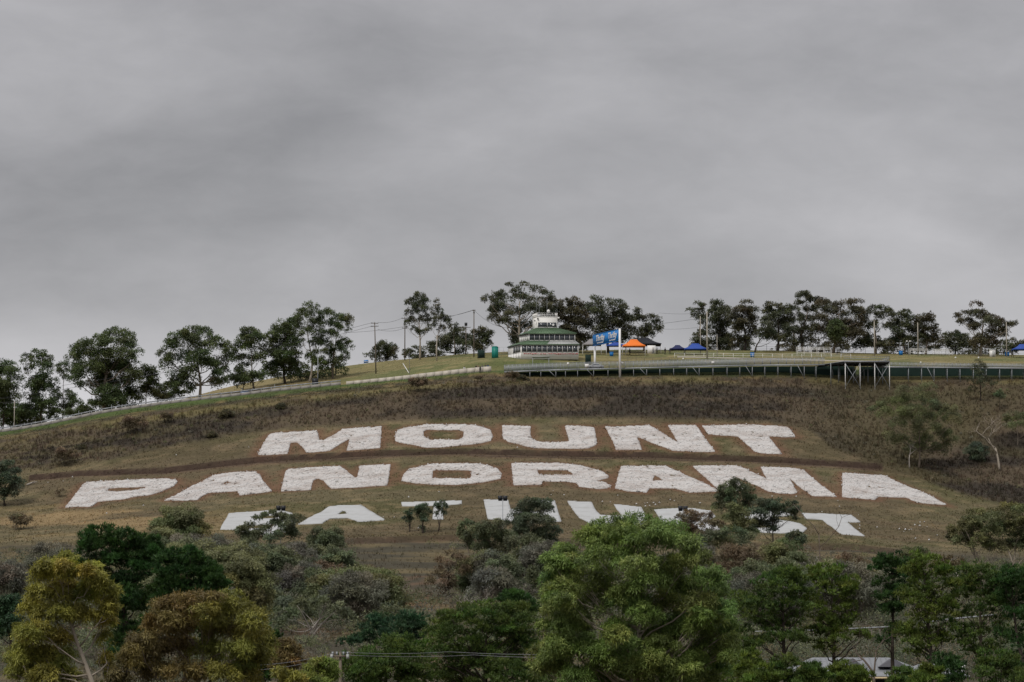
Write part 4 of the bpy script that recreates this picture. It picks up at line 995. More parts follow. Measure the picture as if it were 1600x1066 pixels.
GS = 'gums in front of the right end of the lowest word'
T('gum_tree', 'round dense dark green gum in front of the letter M of PANORAMA', 1152, 668, [(1150,760,16,9),(1134,768,12,9),(1168,768,13,9),(1146,776,17,10),(1168,782,14,10),(1128,782,11,9),(1120,794,9,8),(1142,794,14,9),(1160,800,14,10)], 'mid_green', 'mid', 'grey', .25, GS)
T('gum_tree', 'dark flat-topped gum right of the dense one, branches over the letter S', 1205, 664, [(1192,788,14,8),(1212,786,13,8),(1236,790,10,8),(1248,798,7,8),(1200,800,16,10),(1182,806,14,10),(1222,800,9,7),(1240,806,9,6),(1204,816,14,9),(1186,822,14,10),(1208,828,10,6)], 'mid_dark', 'mid', 'dark', .24, GS)
T('gum_tree', 'lighter olive gum in front of and below the dense dark green one', 1152, 640, [(1146,796,11,8),(1160,806,12,8),(1144,812,14,9),(1164,820,14,9),(1150,828,16,9),(1172,834,13,8),(1136,832,12,9)], 'mid_olive', 'mid', 'grey', .2, GS)
T('gum_tree', 'brown-grey gum over the letter R of the lowest word', 1085, 640, [(1078,804,11,6),(1064,812,9,7),(1092,806,9,6),(1108,808,9,6),(1084,818,14,8),(1106,820,13,7),(1124,820,9,6),(1074,832,14,10),(1098,836,16,10)], 'mid_brown', 'mid', 'pale', .2, GS)
T('gum_tree', 'wide flat dark green gum below the brown-grey one', 1140, 610, [(1120,838,16,8),(1146,834,16,7),(1168,842,13,8),(1100,848,14,9),(1132,852,18,9),(1160,856,15,9)], 'mid_green', 'mid', 'grey', .2, GS, grow=1.5, fill=1.0)
T('gum_tree', 'sparse gum with white broken limbs right of the big central gum', 1155, 570, box(1105, 850, 1195, 910, 11, 41, r=.34), 'mid_brown', 'midl', 'pale', .2, GS, twigs=3, grow=1.45)
T('gum_tree', 'grey gum behind the right shoulder of the big central gum', 1098, 575, box(1066, 848, 1128, 905, 8, 42, r=.38), 'mid_grey', 'mid', 'grey', .18, GS, grow=1.5, fill=1.0)
T('shrub', 'bluish bush below the letter S of the lowest word', 1245, 655, [(1244,836,8,6),(1236,842,9,7),(1252,844,9,7),(1244,850,12,7)], 'mid_dark', 'mid', 'dark', .1, cat='bush')
T('gum_tree', 'grey-olive gum left of the bare trunks under the last pale letter T', 1215, 600, box(1180, 845, 1262, 905, 10, 43, r=.36), 'mid_olive', 'mid', 'grey', .18, GS, grow=1.5, fill=1.0)
T('shrub', 'green-brown bush right of the bare trunks under the last pale letter T', 1325, 610, box(1290, 862, 1362, 905, 9, 44, r=.38), 'mid_brown', 'midl', 'grey', .12, cat='bush')
T('shrub', 'olive bush on the bank at the right, left of the white-trunked grove', 1432, 640, box(1402, 852, 1462, 885, 9, 45, r=.38), 'mid_olive', 'mid', 'grey', .12, cat='bush')
T('shrub', 'brown low bush between the bank bush and the white-trunked grove', 1480, 625, box(1450, 868, 1510, 895, 7, 46, r=.4), 'mid_brown', 'mid', 'grey', .1, cat='bush')
bare_tree('dead_tree', 'tall thin black dead trunk in front of the last pale letter T', 1280, 630, 9.8, .25, .13, 'bare', 51, depth=2, trunk=.9)
bare_tree('dead_tree', 'short pale bare trunk left of the tall black one', 1273, 625, 5.2, .35, .09, 'dead', 52, depth=3, trunk=.6)
bare_tree('dead_tree', 'pale bare sapling right of the tall black trunk', 1293, 622, 5.6, .4, .09, 'dead', 53, depth=3, trunk=.6)
GW = 'white-trunked grove at the right edge'
T('gum_tree', 'wide olive-brown gum with white lower trunks at the right edge', 1540, 625, [(1530,806,16,9),(1512,818,15,9),(1548,814,16,10),(1496,830,13,9),(1524,832,18,10),(1550,836,16,10),(1490,842,10,9),(1506,848,15,9),(1532,852,16,9),(1556,856,13,9)], 'mid_olive', 'mid', 'pale', .2, GW, stems=3, trunk_top=.8, grow=1.5, fill=1.0)
T('gum_tree', 'taller brown-topped gum behind the wide one, cut by the right edge', 1585, 630, [(1578,796,16,8),(1560,804,14,8),(1600,800,14,9),(1586,814,18,10),(1608,820,14,12),(1572,830,16,11),(1596,842,16,12),(1578,856,14,9),(1610,852,14,12)], 'mid_olive', 'mid', 'pale', .22, GW, stems=2, trunk_top=.8, grow=1.5, fill=1.0)
bare_tree('dead_tree', 'white bare fallen-looking stem left of the white-trunked grove', 1500, 620, 4.8, .5, .12, 'dead', 55, depth=3, leanx=-.35, trunk=.6)

# more of the same massed bush, copied from the ones above
byl = {o['label']: o for o in COL.objects if o.parent is None and 'label' in o}
src = [byl[t[0]] for t in thick if t[3] is not None]
g = np.random.default_rng(77)
for i in range(72):
    if i < 48: px, D = 240 + (i % 12 + g.uniform(-.4, .4)) * 29, 468 + (i // 12 + g.uniform(-.4, .4)) * 50
    elif i < 64: px, D = 1070 + ((i - 48) % 8 + g.uniform(-.4, .4)) * 38, 480 + ((i - 48) // 8 + g.uniform(-.4, .4)) * 75
    else: px, D = g.uniform(755, 860), g.uniform(470, 600)
    if 555 < px < 720 and D > 540: continue
    if 425 < px < 555 and D < 520: continue
    o = src[int(g.integers(0, len(src) - 1))]
    sc_ = g.uniform(.95, 1.5) * (D / 600)
    zh_ = max(v_[2] for ch_ in o.children for v_ in ch_.bound_box); b_ = ground(px, D)
    lim_ = float(np.interp(px, [235, 330, 480, 560, 750, 860, 1060, 1340], [808, 832, 846, 874, 842, 836, 852, 868])) + g.uniform(0, 16)
    zl_ = at(px, lim_, D)[2] - b_[2]; sv_ = min(sc_ * g.uniform(.85, 1.15), max(.35, zl_ / zh_)); sc_ = min(sc_, sv_ * 1.5)
    copy_tree(o, px, D, (sc_, sv_), g.uniform(0, 6.28), *(('grey-green gum among alike ones massed below the letters P, A and B on the left', 'alike gums massed below the left letters') if i < 48 else ('grey-green gum among alike ones massed below the letters R and S of the lowest word', 'alike gums massed below the right letters') if i < 64 else ('grey-green gum among alike ones just left of the big central gum', 'alike gums left of the central gum')))
for px, D, lo, lab in ((30, 938, [(20,648,12,9),(36,650,12,8),(48,654,10,7),(12,656,12,9)], 'low dark bush under the two-headed gum on the left crest'),
                       (112, 936, [(100,646,12,7),(116,648,12,7),(132,642,10,8),(140,650,12,7)], 'low dark bush in the gap left of the big domed gum'),
                       (272, 934, [(262,622,10,6),(276,618,10,7),(288,616,10,6)], 'low dark bush at the foot of the open domed gum')):
    T('shrubby_tree', lab, px, D, lo, 'gum_left', 'far', 'dark', .12, cat='bush')

# dark weeds bushes in the slope, copied from three
GB = 'dark low bushes in the dead weeds below the crest road'
pb = [T('shrub', 'largest dark bush below the crest road, under the big domed gum', 205, 868, box(182, 650, 232, 672, 8, 61, r=.4), 'mid_brown', 'mid', 'dark', .06, GB, cat='bush'),
      T('shrub', 'dark bush below the crest road, under the open domed gum', 352, 872, box(338, 640, 372, 658, 7, 62, r=.42), 'gum_ridge_b', 'mid', 'dark', .06, GB, cat='bush')]
for i, (px, D, sc, lab) in enumerate([
    (100, 848, 1.0, 'dark bush in the dead weeds near the left edge of the slope'),
    (128, 862, .55, 'small bush right above the leftmost dark bush on the slope'),
    (262, 874, .6, 'small dark bush between the two domed gums on the crest, below the road'),
    (440, 874, .7, 'dark bush below the black box on the road verge'),
    (652, 876, .8, 'dark bush below the concrete wall, under the tall airy gum'),
    (330, 856, .7, 'brown bush above the dry field, left of the word MOUNT'),
    (748, 888, .35, 'tiny bush close under the people at the concrete wall'),
    (818, 890, .75, 'thick bush against the left end of the raised walkway'),
    (800, 886, .6, 'small bush left of the thick one at the end of the raised walkway'),
    (1470, 872, .8, 'dark bush on the slope below the right-hand walkway')]):
    copy_tree(pb[i % 2], px, D, sc, i * 1.3, lab, GB)
T('shrub', 'low brown dead bush in the field at the left edge', 32, 763, box(8, 802, 52, 828, 7, 63, r=.42), 'mid_brown', 'midl', 'dark', .06, cat='bush')
T('shrub', 'thin reddish dry bush left of the letter P', 92, 812, box(84, 762, 104, 786, 6, 64, r=.4), 'mid_brown', 'midl', 'dark', .05, cat='bush', cover=.3)

# ------------------------------------------------------------------ near trees
T('gum_tree', 'big rounded bright green gum in the centre foreground', 1002, 250, [
  (960,824,34,18),(1000,818,34,16),(1040,828,30,17),(925,842,30,18),(975,846,36,20),(1020,850,34,20),(1062,850,26,18),(890,866,26,18),(935,876,34,20),(985,880,36,20),(1040,886,36,20),(1082,880,28,18),
  (868,886,22,18),(905,906,32,20),(955,912,34,20),(1010,916,36,22),(1062,918,34,20),(1104,910,26,18),(880,936,28,20),(1122,930,22,18),(925,950,34,20),(985,950,34,22),(1042,952,34,22),(1095,952,28,20),(1128,956,18,16),
  (900,985,32,22),(955,990,34,22),(1015,992,34,22),(1070,990,32,22),(1112,990,22,18),(872,1016,28,22),(920,1026,34,22),(980,1034,34,24),(1045,1032,36,24),(1100,1026,30,24),(860,1052,24,20),(905,1064,32,20),(960,1070,34,20),(1030,1072,36,20),(1095,1064,34,22),(1130,1050,18,18),
  (1000,968,30,18,-70),(968,1012,28,18,-75),(1032,1014,28,18,-75),(1004,1046,32,20,-80),(940,1044,28,18,-70),(1066,1050,30,18,-70),(1090,985,24,16,-60),(912,1010,24,16,-60),
  (866,908,24,16,10),(858,930,18,14,0),(876,958,26,18,-20),(868,985,24,18,-10),(854,1020,24,18,-10),(848,1044,22,16,0),(1140,985,18,16,0),(1136,1020,20,18,0),(950,838,26,14,20),(1010,834,24,14,-10)],
  'gum_fg', 'fg', 'pale', .30, trunk_top=.72, twigs=3, forks=.22, depth=.5)
T('gum_tree', 'yellow-green gum with a pale bare trunk at the lower left', 150, 230, [
  (82,884,20,14),(110,880,18,14),(138,890,16,16),(70,900,20,16),(104,904,26,18),(148,910,22,16),(165,925,20,16),(58,930,20,18),(92,932,26,18),(128,934,24,18),(172,948,18,16),(46,958,20,18),(80,962,26,18),(116,964,24,18),(160,970,18,16,30),
  (36,990,20,20),(66,996,26,20),(100,1000,22,18,20),(158,1002,14,16,40),(28,1022,20,20),(60,1030,26,20),(94,1036,22,20,20),(162,1034,14,18,40),(30,1056,22,18),(70,1062,26,18),(104,1064,20,18,20),(166,1062,12,16,40)],
  'gum_yel', 'fg', 'pale', .26, trunk_top=.8, twigs=3, forks=.3, depth=.45)
T('gum_tree', 'olive and rust-brown broad gum beside the yellow-green one', 300, 220, [
  (318,942,30,16),(352,938,28,14),(286,952,30,18),(260,960,24,18),(330,966,34,18),(372,956,26,18),(398,966,22,18),(245,984,26,18),(292,988,32,20),(345,992,34,20),(390,992,28,20),(414,1002,18,18),(226,1012,26,20),(268,1018,32,20),(320,1022,34,22),(372,1026,32,22),(408,1028,20,20),(204,1040,24,20),(242,1050,30,20),(292,1056,32,20),(345,1058,32,20),(385,1062,26,18),(192,1064,20,18)],
  'gum_brn', 'fg', 'grey', .26, twigs=3, forks=.2, depth=.5, trunk_top=.7, pal2='gum_olive', split=.3)
T('pine_tree', 'darkest pine with spiky leaders behind the yellow-green gum', 200, 290, [
  (150,838,10,14),(166,832,9,14),(186,836,9,14),(204,838,9,12),(222,844,12,14),(242,850,12,12),(142,856,14,12),(168,856,18,14),(200,860,22,14),(232,868,20,14),(150,880,20,14),(190,884,26,16),(226,892,24,16),(140,842,12,12),(130,862,12,12),(128,885,14,14),(176,846,16,14),(214,854,18,14),(232,862,18,14),(180,872,26,16,20),(220,884,28,16,20),(150,900,24,16,20),(250,868,14,12),(160,910,24,18),(200,916,28,18),(180,940,28,18),(215,944,26,18),(180,970,26,18),(200,1000,28,20),(190,1030,28,20)],
  'pine_dark', 'fgp', 'dark', .3, depth=.5)
T('pine_tree', 'dark green pine spreading to the right above the rust-brown gum', 285, 275, [
  (300,866,10,12),(272,872,16,12),(256,882,16,12),(292,882,22,12),(316,880,12,12),(336,890,10,12),(270,900,26,14),(308,900,26,14),(338,908,16,12),(352,916,9,10),(286,868,12,10),(312,872,12,10),(330,896,16,12),(290,892,28,14,20),(320,912,26,14,20),(272,914,26,14,20),(345,912,14,10),(252,920,24,14),(290,922,28,16),(326,928,24,14),(262,946,28,16),(304,948,30,16),(250,975,24,18),(290,985,28,18),(330,990,28,18)],
  'pine_dark', 'fgp', 'dark', .3, depth=.55)
T('pine_tree', 'dark young pine behind the right side of the rust-brown gum', 412, 250, [(408,985,14,14),(424,998,14,14),(404,1010,16,14),(426,1022,16,16),(402,1034,18,16),(424,1048,18,16),(398,1060,18,14)], 'pine_dark', 'fgp', 'dark', .14)
T('shrubby_tree', 'round buff-grey bush by the wires, right of the rust-brown gum', 448, 245, [(446,1008,16,10),(432,1018,14,12),(460,1020,14,12),(446,1028,18,12),(462,1040,16,12),(436,1044,16,12),(450,1060,20,12)], 'gum_brn', 'fg', 'grey', .1, cat='bush')
T('shrubby_tree', 'light green feathery sapling beside the wooden power pole at the bottom', 500, 232, [(496,1036,12,9),(484,1044,10,9),(512,1040,12,10),(500,1052,16,10),(520,1056,12,10),(482,1060,14,10),(504,1068,16,8)], 'gum_lgreen', 'fg', 'grey', .08, L=.24, w=.06)
T('shrubby_tree', 'small yellowish bush at the bottom edge under the buff-grey bush', 455, 215, [(440,1052,12,8),(456,1056,12,8),(470,1062,12,8),(448,1066,14,8)], 'gum_yel', 'fg', 'grey', .06, cat='bush')
def pads(rows, rx_j=.2, seed=1):
    """flat foliage pads: (px, py, rx) -> lobes"""
    g = np.random.default_rng(seed); out = []
    for px, py, rx in rows:
        rx = rx * 1.25
        out.append((px, py, rx, rx * g.uniform(.34, .48), g.uniform(-1, 1) * rx * .9))
        out.append((px + g.normal() * rx * .4, py + rx * .25, rx * .7, rx * .3, g.uniform(-1, 1) * rx * 1.2))
    return out
T('pine_tree', 'wide layered pine with a domed top left of the central gum', 755, 300, pads([(770,952,36),(738,956,32),(802,960,30),(706,968,28),(746,974,40),(790,978,38),(826,972,24),(690,988,26),(728,996,38),(776,1002,42),(820,998,28),(840,1010,22),(684,1012,26),(724,1026,38),(776,1032,42),(822,1030,32),(700,1046,30),(750,1056,40),(806,1060,40),(846,1050,22),(690,1064,26)], seed=3), 'pine', 'fgp', 'dark', .28, depth=.5, cover=.6)
T('pine_tree', 'small dark rounded pine peeping up behind the wide layered one', 803, 380, [(800,930,14,9),(814,934,14,9),(788,938,12,9),(804,944,20,9),(826,946,12,9),(838,956,10,8),(812,956,20,9)], 'pine_dark', 'midp', 'dark', .2)
T('pine_tree', 'blue-green rounded pine left of the wide layered pine', 648, 350, [(640,966,16,10),(624,974,15,11),(654,974,14,11),(634,984,22,11),(656,990,14,11),(616,992,15,11),(638,1002,22,11),(620,1010,18,10)], 'pine_blue', 'midp', 'dark', .2)
T('pine_tree', 'blue-green pine with a flat top, left neighbour of the rounded one', 592, 355, [(594,966,14,8),(580,972,14,9),(604,974,13,9),(570,984,14,10),(592,986,20,10),(606,998,14,10),(576,1000,18,10),(556,1002,12,9),(540,1008,12,8)], 'pine_blue', 'midp', 'dark', .2)
T('pine_tree', 'low bright layered pine at the bottom, right of the wooden power pole', 600, 270, pads([(620,1004,24),(646,1010,22),(592,1018,28),(560,1026,26),(628,1026,30),(580,1036,32),(548,1044,24),(614,1046,34),(648,1044,24),(566,1058,30),(610,1062,34),(650,1062,28),(660,1028,22)], seed=5), 'pine', 'fgp', 'dark', .2, cover=.65)
# pines before the house on the right
T('pine_tree', 'open pine left of the house, half hidden by the central gum', 1132, 305, pads([(1148,938,22),(1160,955,18),(1130,960,20),(1150,985,26),(1160,1005,20),(1128,1010,24),(1158,1030,24),(1120,1045,24),(1165,1050,20)], seed=6), 'pine', 'fgp', 'grey', .2, cover=.55)
T('pine_tree', 'rounded dark pine over the left wing of the house', 1232, 300, pads([(1222,896,20),(1238,892,18),(1204,908,22),(1244,906,18),(1190,926,24),(1224,924,26),(1252,926,14),(1180,944,20),(1214,946,26),(1246,948,18),(1200,968,28),(1236,972,22),(1180,966,16),(1206,992,24),(1242,996,20),(1188,1002,16)], seed=7), 'pine', 'fgp', 'dark', .24, cover=.6, trunk_top=.9)
T('pine_tree', 'pale-topped open pine right of the rounded dark one', 1303, 302, pads([(1282,888,16),(1308,892,16),(1272,904,16),(1298,908,22),(1326,906,16),(1284,926,24),(1318,926,22),(1336,918,9),(1270,944,18),(1302,948,26),(1332,950,18),(1284,968,24),(1322,972,24),(1270,988,18),(1306,992,26),(1340,992,16),(1290,1010,22)], seed=8), 'pine_yel', 'fgp', 'dark', .22, cover=.5, trunk_top=.9)
bare_tree('dead_tree', 'brown leafless pine in front of the house between the green pines', 1366, 298, 10.2, .9, .17, 'bare', 71, depth=6, trunk=.30, up=.7)
T('pine_tree', 'tall dark-headed pine right of the brown leafless one', 1398, 305, pads([(1392,872,18),(1406,880,18),(1380,886,16),(1402,896,22),(1384,908,20),(1412,916,18),(1394,926,22),(1376,932,14),(1408,944,18),(1390,952,18),(1404,978,16),(1386,1000,16)], seed=9), 'pine_dark', 'fgp', 'dark', .22, cover=.6, trunk_top=.9)
T('pine_tree', 'tall yellow-green pine touching the dark-headed one', 1450, 300, pads([(1440,876,20),(1460,880,18),(1426,890,18),(1452,896,24),(1476,894,16),(1434,914,24),(1466,916,24),(1490,910,14),(1424,936,22),(1454,940,28),(1484,940,20),(1440,964,26),(1474,966,24),(1420,985,22),(1456,992,26),(1486,996,22),(1440,1015,22)], seed=10), 'pine_yel', 'fgp', 'dark', .24, cover=.55, trunk_top=.9)
T('pine_tree', 'flat-layered pine at the right with a pale bare trunk', 1532, 302, pads([(1516,888,24),(1540,894,22),(1500,900,18),(1560,904,18),(1524,910,26),(1552,922,22),(1506,926,20),(1534,938,26),(1566,942,18),(1510,956,22),(1546,962,24),(1528,986,24),(1560,990,22),(1504,1000,20),(1540,1015,26)], seed=11), 'pine', 'fgp', 'grey', .22, cover=.5, trunk_top=.92)
T('pine_tree', 'dark pine cut by the right edge', 1592, 298, pads([(1580,892,20),(1600,896,22),(1568,906,16),(1590,912,26),(1612,920,22),(1580,932,22),(1606,944,24),(1588,960,24),(1612,976,22),(1584,990,24),(1606,1010,26),(1582,1030,24),(1608,1050,26)], seed=12), 'pine_dark', 'fgp', 'dark', .24, cover=.6)
T('pine_tree', 'low spreading young pine at the bottom left of the house', 1165, 275, pads([(1165,1022,18),(1150,1034,18),(1178,1036,16),(1160,1050,22),(1140,1060,20),(1176,1062,18)], seed=13), 'pine_yel', 'fgp', 'dark', .12, cover=.6)
T('pine_tree', 'bushy young pine hiding the corner of the house wing', 1226, 280, pads([(1224,1032,16),(1212,1044,18),(1240,1040,16),(1228,1054,24),(1208,1064,20),(1246,1062,18)], seed=14), 'pine', 'fgp', 'dark', .12, cover=.65)
T('pine_tree', 'small pine before the veranda, right of the bushy young one', 1318, 282, pads([(1316,1040,14),(1304,1050,15),(1330,1050,14),(1316,1062,20)], seed=15), 'pine_yel', 'fgp', 'dark', .1, cover=.55)
T('pine_tree', 'low dark pine at the right end of the house', 1478, 285, pads([(1470,1030,20),(1490,1036,18),(1458,1046,20),(1480,1054,24),(1500,1060,20)], seed=16), 'pine_dark', 'fgp', 'dark', .12, cover=.6)
T('pine_tree', 'brown-tinged low pine in the bottom right corner', 1560, 280, pads([(1556,1028,24),(1580,1034,22),(1538,1042,22),(1566,1050,28),(1590,1060,24),(1544,1064,24)], seed=17), 'pine', 'fgp', 'dark', .14, cover=.55)

for k, (px, D, w_, y0, lab) in enumerate(((1192, 268, 26, 1046, 'low green pine sapling in front of the left wing roof of the house'), (1268, 272, 24, 1044, 'low green pine sapling before the cream gable of the house'), (1340, 270, 22, 1046, 'short pine sapling before the left veranda post of the house'),
                                  (1412, 274, 22, 1048, 'bushy pine sapling before the right half of the veranda'), (1446, 270, 22, 1044, 'short pine sapling before the right end of the veranda'))):
    T('pine_tree', lab, px, D, pads([(px, y0, w_ * .6), (px - w_ * .5, y0 + 12, w_ * .7), (px + w_ * .5, y0 + 12, w_ * .7), (px, y0 + 22, w_)], seed=30 + k), 'pine' if k % 2 else 'pine_yel', 'fgp', 'dark', .1)
for k, (px, D, x0, y0, x1, y1, pal, lab) in enumerate(((660, 990, 622, 540, 700, 562, 'gum_ridge', 'low dark scrub on the skyline under the tall airy gum'), (870, 985, 850, 520, 930, 552, 'gum_ridge', 'dark scrub filling the foot of the grove behind the tower'),
        (1130, 998, 1078, 525, 1185, 555, 'gum_ridge', 'dark understorey below the double-crowned gum'), (1280, 1000, 1200, 528, 1340, 556, 'gum_ridge_b', 'dark understorey below the right-hand grove'), (1410, 998, 1345, 524, 1475, 556, 'gum_ridge', 'dark understorey below the loose gums at the light poles'), (1540, 1000, 1480, 535, 1600, 556, 'gum_ridge', 'dark understorey below the last large gum'),
        (470, 945, 425, 560, 552, 592, 'gum_left', 'dark understorey at the foot of the white-limbed gum'), (170, 932, 110, 625, 235, 660, 'gum_left', 'dark understorey below the big domed gum'), (60, 945, -20, 630, 100, 672, 'gum_left', 'dark understorey at the far left of the crest'))):
    T('shrubbery', lab, px, D, box(x0, y0, x1, y1 + 3, 24, 300 + k, r=.20), pal, 'far', 'dark', .1, cat='bushes', cover=.8)

# ------------------------------------------------------------------ low growth that nobody could count
def undergrowth(name, n, D0, D1, pals, seed, pxr=(-60, 1660), r=(.5, 1.3), lab=None, L=.4, w=.15, per=(30, 60), keep=None):
    g = np.random.default_rng(seed); y = g.uniform(D0, D1, n); px = g.uniform(*pxr, n); x = (px - 800) / F * y; z = zat(x, y)
    qx, qy = project(x, y, z); fb = np.interp(qx, FBOT[:, 0], FBOT[:, 1])
    k = (qy > fb + 6) if keep is None else keep(qx, qy, x, y)
    x, y, z = x[k], y[k], z[k]; n = len(x)
    R = g.uniform(*r, n); pc = g.integers(0, len(pals), n)
    cnt_ = g.integers(*per, n); ci = np.repeat(np.arange(n), cnt_); m = len(ci)
    d = unit(g.normal(size=(m, 3))); d[:, 2] = np.abs(d[:, 2])
    p = np.stack([x, y, z + R * .35], -1)[ci] + d * (R[ci] * (.4 + .6 * g.uniform(size=m) ** .5))[:, None] * np.array([1, 1, .9])
    ax = unit(d * .5 + g.normal(size=(m, 3)) * .8); sd_ = unit(np.cross(ax, unit(d + np.array([0, 0, .4]) + g.normal(size=(m, 3)) * .5)))
    l = L * g.uniform(.6, 1.3, m)[:, None]; ww = w * g.uniform(.7, 1.3, m)[:, None]
    v = np.stack([p - sd_ * ww / 2, p + sd_ * ww / 2, p + ax * l], 1)
    P3 = np.array([PAL[q] for q in pals])[pc][ci]; t = g.uniform(0, 1, m)[:, None]
    cc = (P3[:, 0] * (1 - t) + P3[:, 2] * t) * (1.35 * g.uniform(.75, 1.3, (n, 1)))[ci]
    TRI[0] += m
    tag(link(name, mesh_np(name, v.reshape(-1, 3), np.arange(m * 3).reshape(-1, 3), LEAF, cols=np.repeat(cc, 3, 0))), lab, kind='stuff')
GAP = lambda qx, qy, x, y: (qx > 560) & (qx < 700) & (qy < 935) & (fbm(x / 8, y / 8, 2, 3) > .22)
undergrowth('undergrowth', 2000, 430, 720, ['mid_grey', 'mid_brown', 'mid_green', 'mid_grey', 'mid_olive'], 91, lab='grey-brown scrub filling the bush below the letters', L=.34, w=.13, per=(40, 80),
            keep=lambda qx, qy, x, y: (qy > np.interp(qx, FBOT[:, 0], FBOT[:, 1]) + 8) & ~GAP(qx, qy, x, y))
undergrowth('bush_thicket', 2100, 400, 690, ['mid_green', 'mid_olive', 'mid_green', 'mid_grey', 'mid_dark'], 94, r=(1.3, 2.8), lab='massed grey-green bushes between the gums below the letters', L=.38, w=.18, per=(110, 200),
            keep=lambda qx, qy, x, y: (qy > np.interp(qx, [0, 200, 250, 500, 560, 700, 760, 1000, 1240, 1300, 1480, 1600], [880, 870, 862, 862, 890, 905, 875, 860, 868, 890, 895, 890])) & ~((qx > 425) & (qx < 560) & (y < 474)) & ~((qx > 530) & (qx < 735) & (qy < 945) & (fbm(x / 8, y / 8, 2, 3) > .1)) & ((fbm(x / 12, y / 14, 2, 71) > .33)))
undergrowth('roadside_thicket', 260, 352, 425, ['mid_grey', 'mid_green', 'mid_brown', 'mid_dark'], 96, pxr=(1100, 1660), r=(1.2, 2.6), lab='tangled grey bushes behind the pines and the house', L=.3, w=.12, per=(180, 300), keep=lambda qx, qy, x, y: qy > 0)
undergrowth('slope_shrubs', 700, 780, 890, ['mid_brown', 'mid_grey', 'mid_olive'], 92, r=(.35, .9), per=(14, 30), lab='small dry shrubs among the dead weeds',
            keep=lambda qx, qy, x, y: (qy > np.interp(qx, ROADL[:, 0], ROADL[:, 1]) + 16) & (qy < np.interp(qx, FTOP[:, 0], FTOP[:, 1]) - 3))
undergrowth('near_undergrowth', 1100, 240, 440, ['mid_dark', 'mid_green', 'mid_brown', 'mid_grey'], 93, r=(.6, 1.6), L=.36, w=.12, per=(40, 80), lab='dark green undergrowth between the near trees', keep=lambda qx, qy, x, y: ~((qx > 1120) & (qx < 1540) & (y > 284) & (y < 348)))
# ------------------------------------------------------------------ built things on the crest
m_white = material('white_paint', (0.74, 0.73, 0.71), rough=.6, var=.06, scale=.8)
m_wall = material('painted_wall_sheet', (0.70, 0.69, 0.66), rough=.7, var=.07, scale=.6)
m_frame = material('white_window_frame', (0.74, 0.73, 0.71), rough=.5, var=.04)
m_green = material('green_metal_roof', (0.10, 0.16, 0.095), rough=.5, var=.12, scale=.7)
m_greyroof = material('weathered_grey_roof', (0.36, 0.37, 0.36), rough=.55, var=.08, scale=.7)
m_gal = material('galvanised_steel', (0.27, 0.285, 0.30), rough=.55, var=.1, scale=1.0, metal=.3)
m_dark = material('dark_metal', (0.03, 0.032, 0.035), rough=.6, var=.1)
m_black = material('black_plastic', (0.018, 0.02, 0.024), rough=.5, var=.1)
m_conc = material('weathered_concrete', (0.25, 0.235, 0.215), rough=.9, var=.14, scale=.7, bump=.02)
m_concw = material('stained_white_concrete', (0.46, 0.42, 0.36), rough=.9, var=.22, scale=.5, bump=.02)
m_asph = material('asphalt', (0.05, 0.05, 0.052), rough=.9, var=.1, scale=2)
m_path = material('pale_path', (0.30, 0.27, 0.23), rough=.9, var=.1, scale=.8)
m_wood = material('pole_timber', (0.13, 0.11, 0.09), rough=.9, var=.15, scale=1.2, stretch=(4, 4, .4))
m_woodp = material('pale_pole_timber', (0.36, 0.33, 0.28), rough=.9, var=.12, scale=1.2, stretch=(4, 4, .4))
m_teal = material('teal_plastic', (0.012, 0.20, 0.165), rough=.5, var=.06)
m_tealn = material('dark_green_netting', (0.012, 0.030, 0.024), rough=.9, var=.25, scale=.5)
m_blue = material('blue_sign_print', (0.016, 0.18, 0.50), rough=.5, var=.05)
m_bluec = material('blue_canvas', (0.02, 0.06, 0.28), rough=.7, var=.08)
m_navy = material('navy_canvas', (0.015, 0.02, 0.075), rough=.8, var=.08)
m_blackc = material('black_canvas', (0.014, 0.015, 0.02), rough=.8, var=.08)
m_orange = material('orange_canvas', (0.72, 0.17, 0.02), rough=.7, var=.08, scale=1)
m_greyc = material('grey_canvas', (0.22, 0.21, 0.21), rough=.8, var=.08)
m_bin = material('blue_plastic', (0.01, 0.14, 0.40), rough=.5, var=.06)
m_glass = material('dark_window_glass', (0.055, 0.062, 0.072), rough=.08, spec=.6, var=.2, scale=.25)
m_red = material('faded_red_print', (0.40, 0.13, 0.12), rough=.8, var=.15)
m_wire = material('power_cable', (0.05, 0.05, 0.055), rough=.6, var=.05)
m_car = material('silver_car_paint', (0.40, 0.41, 0.43), rough=.3, spec=.5, var=.03)
m_yellow = material('yellow_plastic', (0.55, 0.42, 0.05), rough=.5, var=.05)

def G(px, D): return ground(px, D)

# crest road
xs = np.arange(-200, 1800, 10.0)
near = np.array([G(p, 903.4) for p in xs]); far = np.array([G(p, 911.0) for p in xs])
near[:, 2] += .06; far[:, 2] = near[:, 2] + .10
nv = len(xs); v = np.vstack([near, far, near - (0, 0, .6), far - (0, 0, .6)])
i = np.arange(nv - 1)
q = np.vstack([np.stack([i, i + 1, i + 1 + nv, i + nv], -1), np.stack([i + 2 * nv, i + 1 + 2 * nv, i + 1, i], -1)])
tag(link('road', mesh_np('road', v, q, m_asph)), kind='structure')

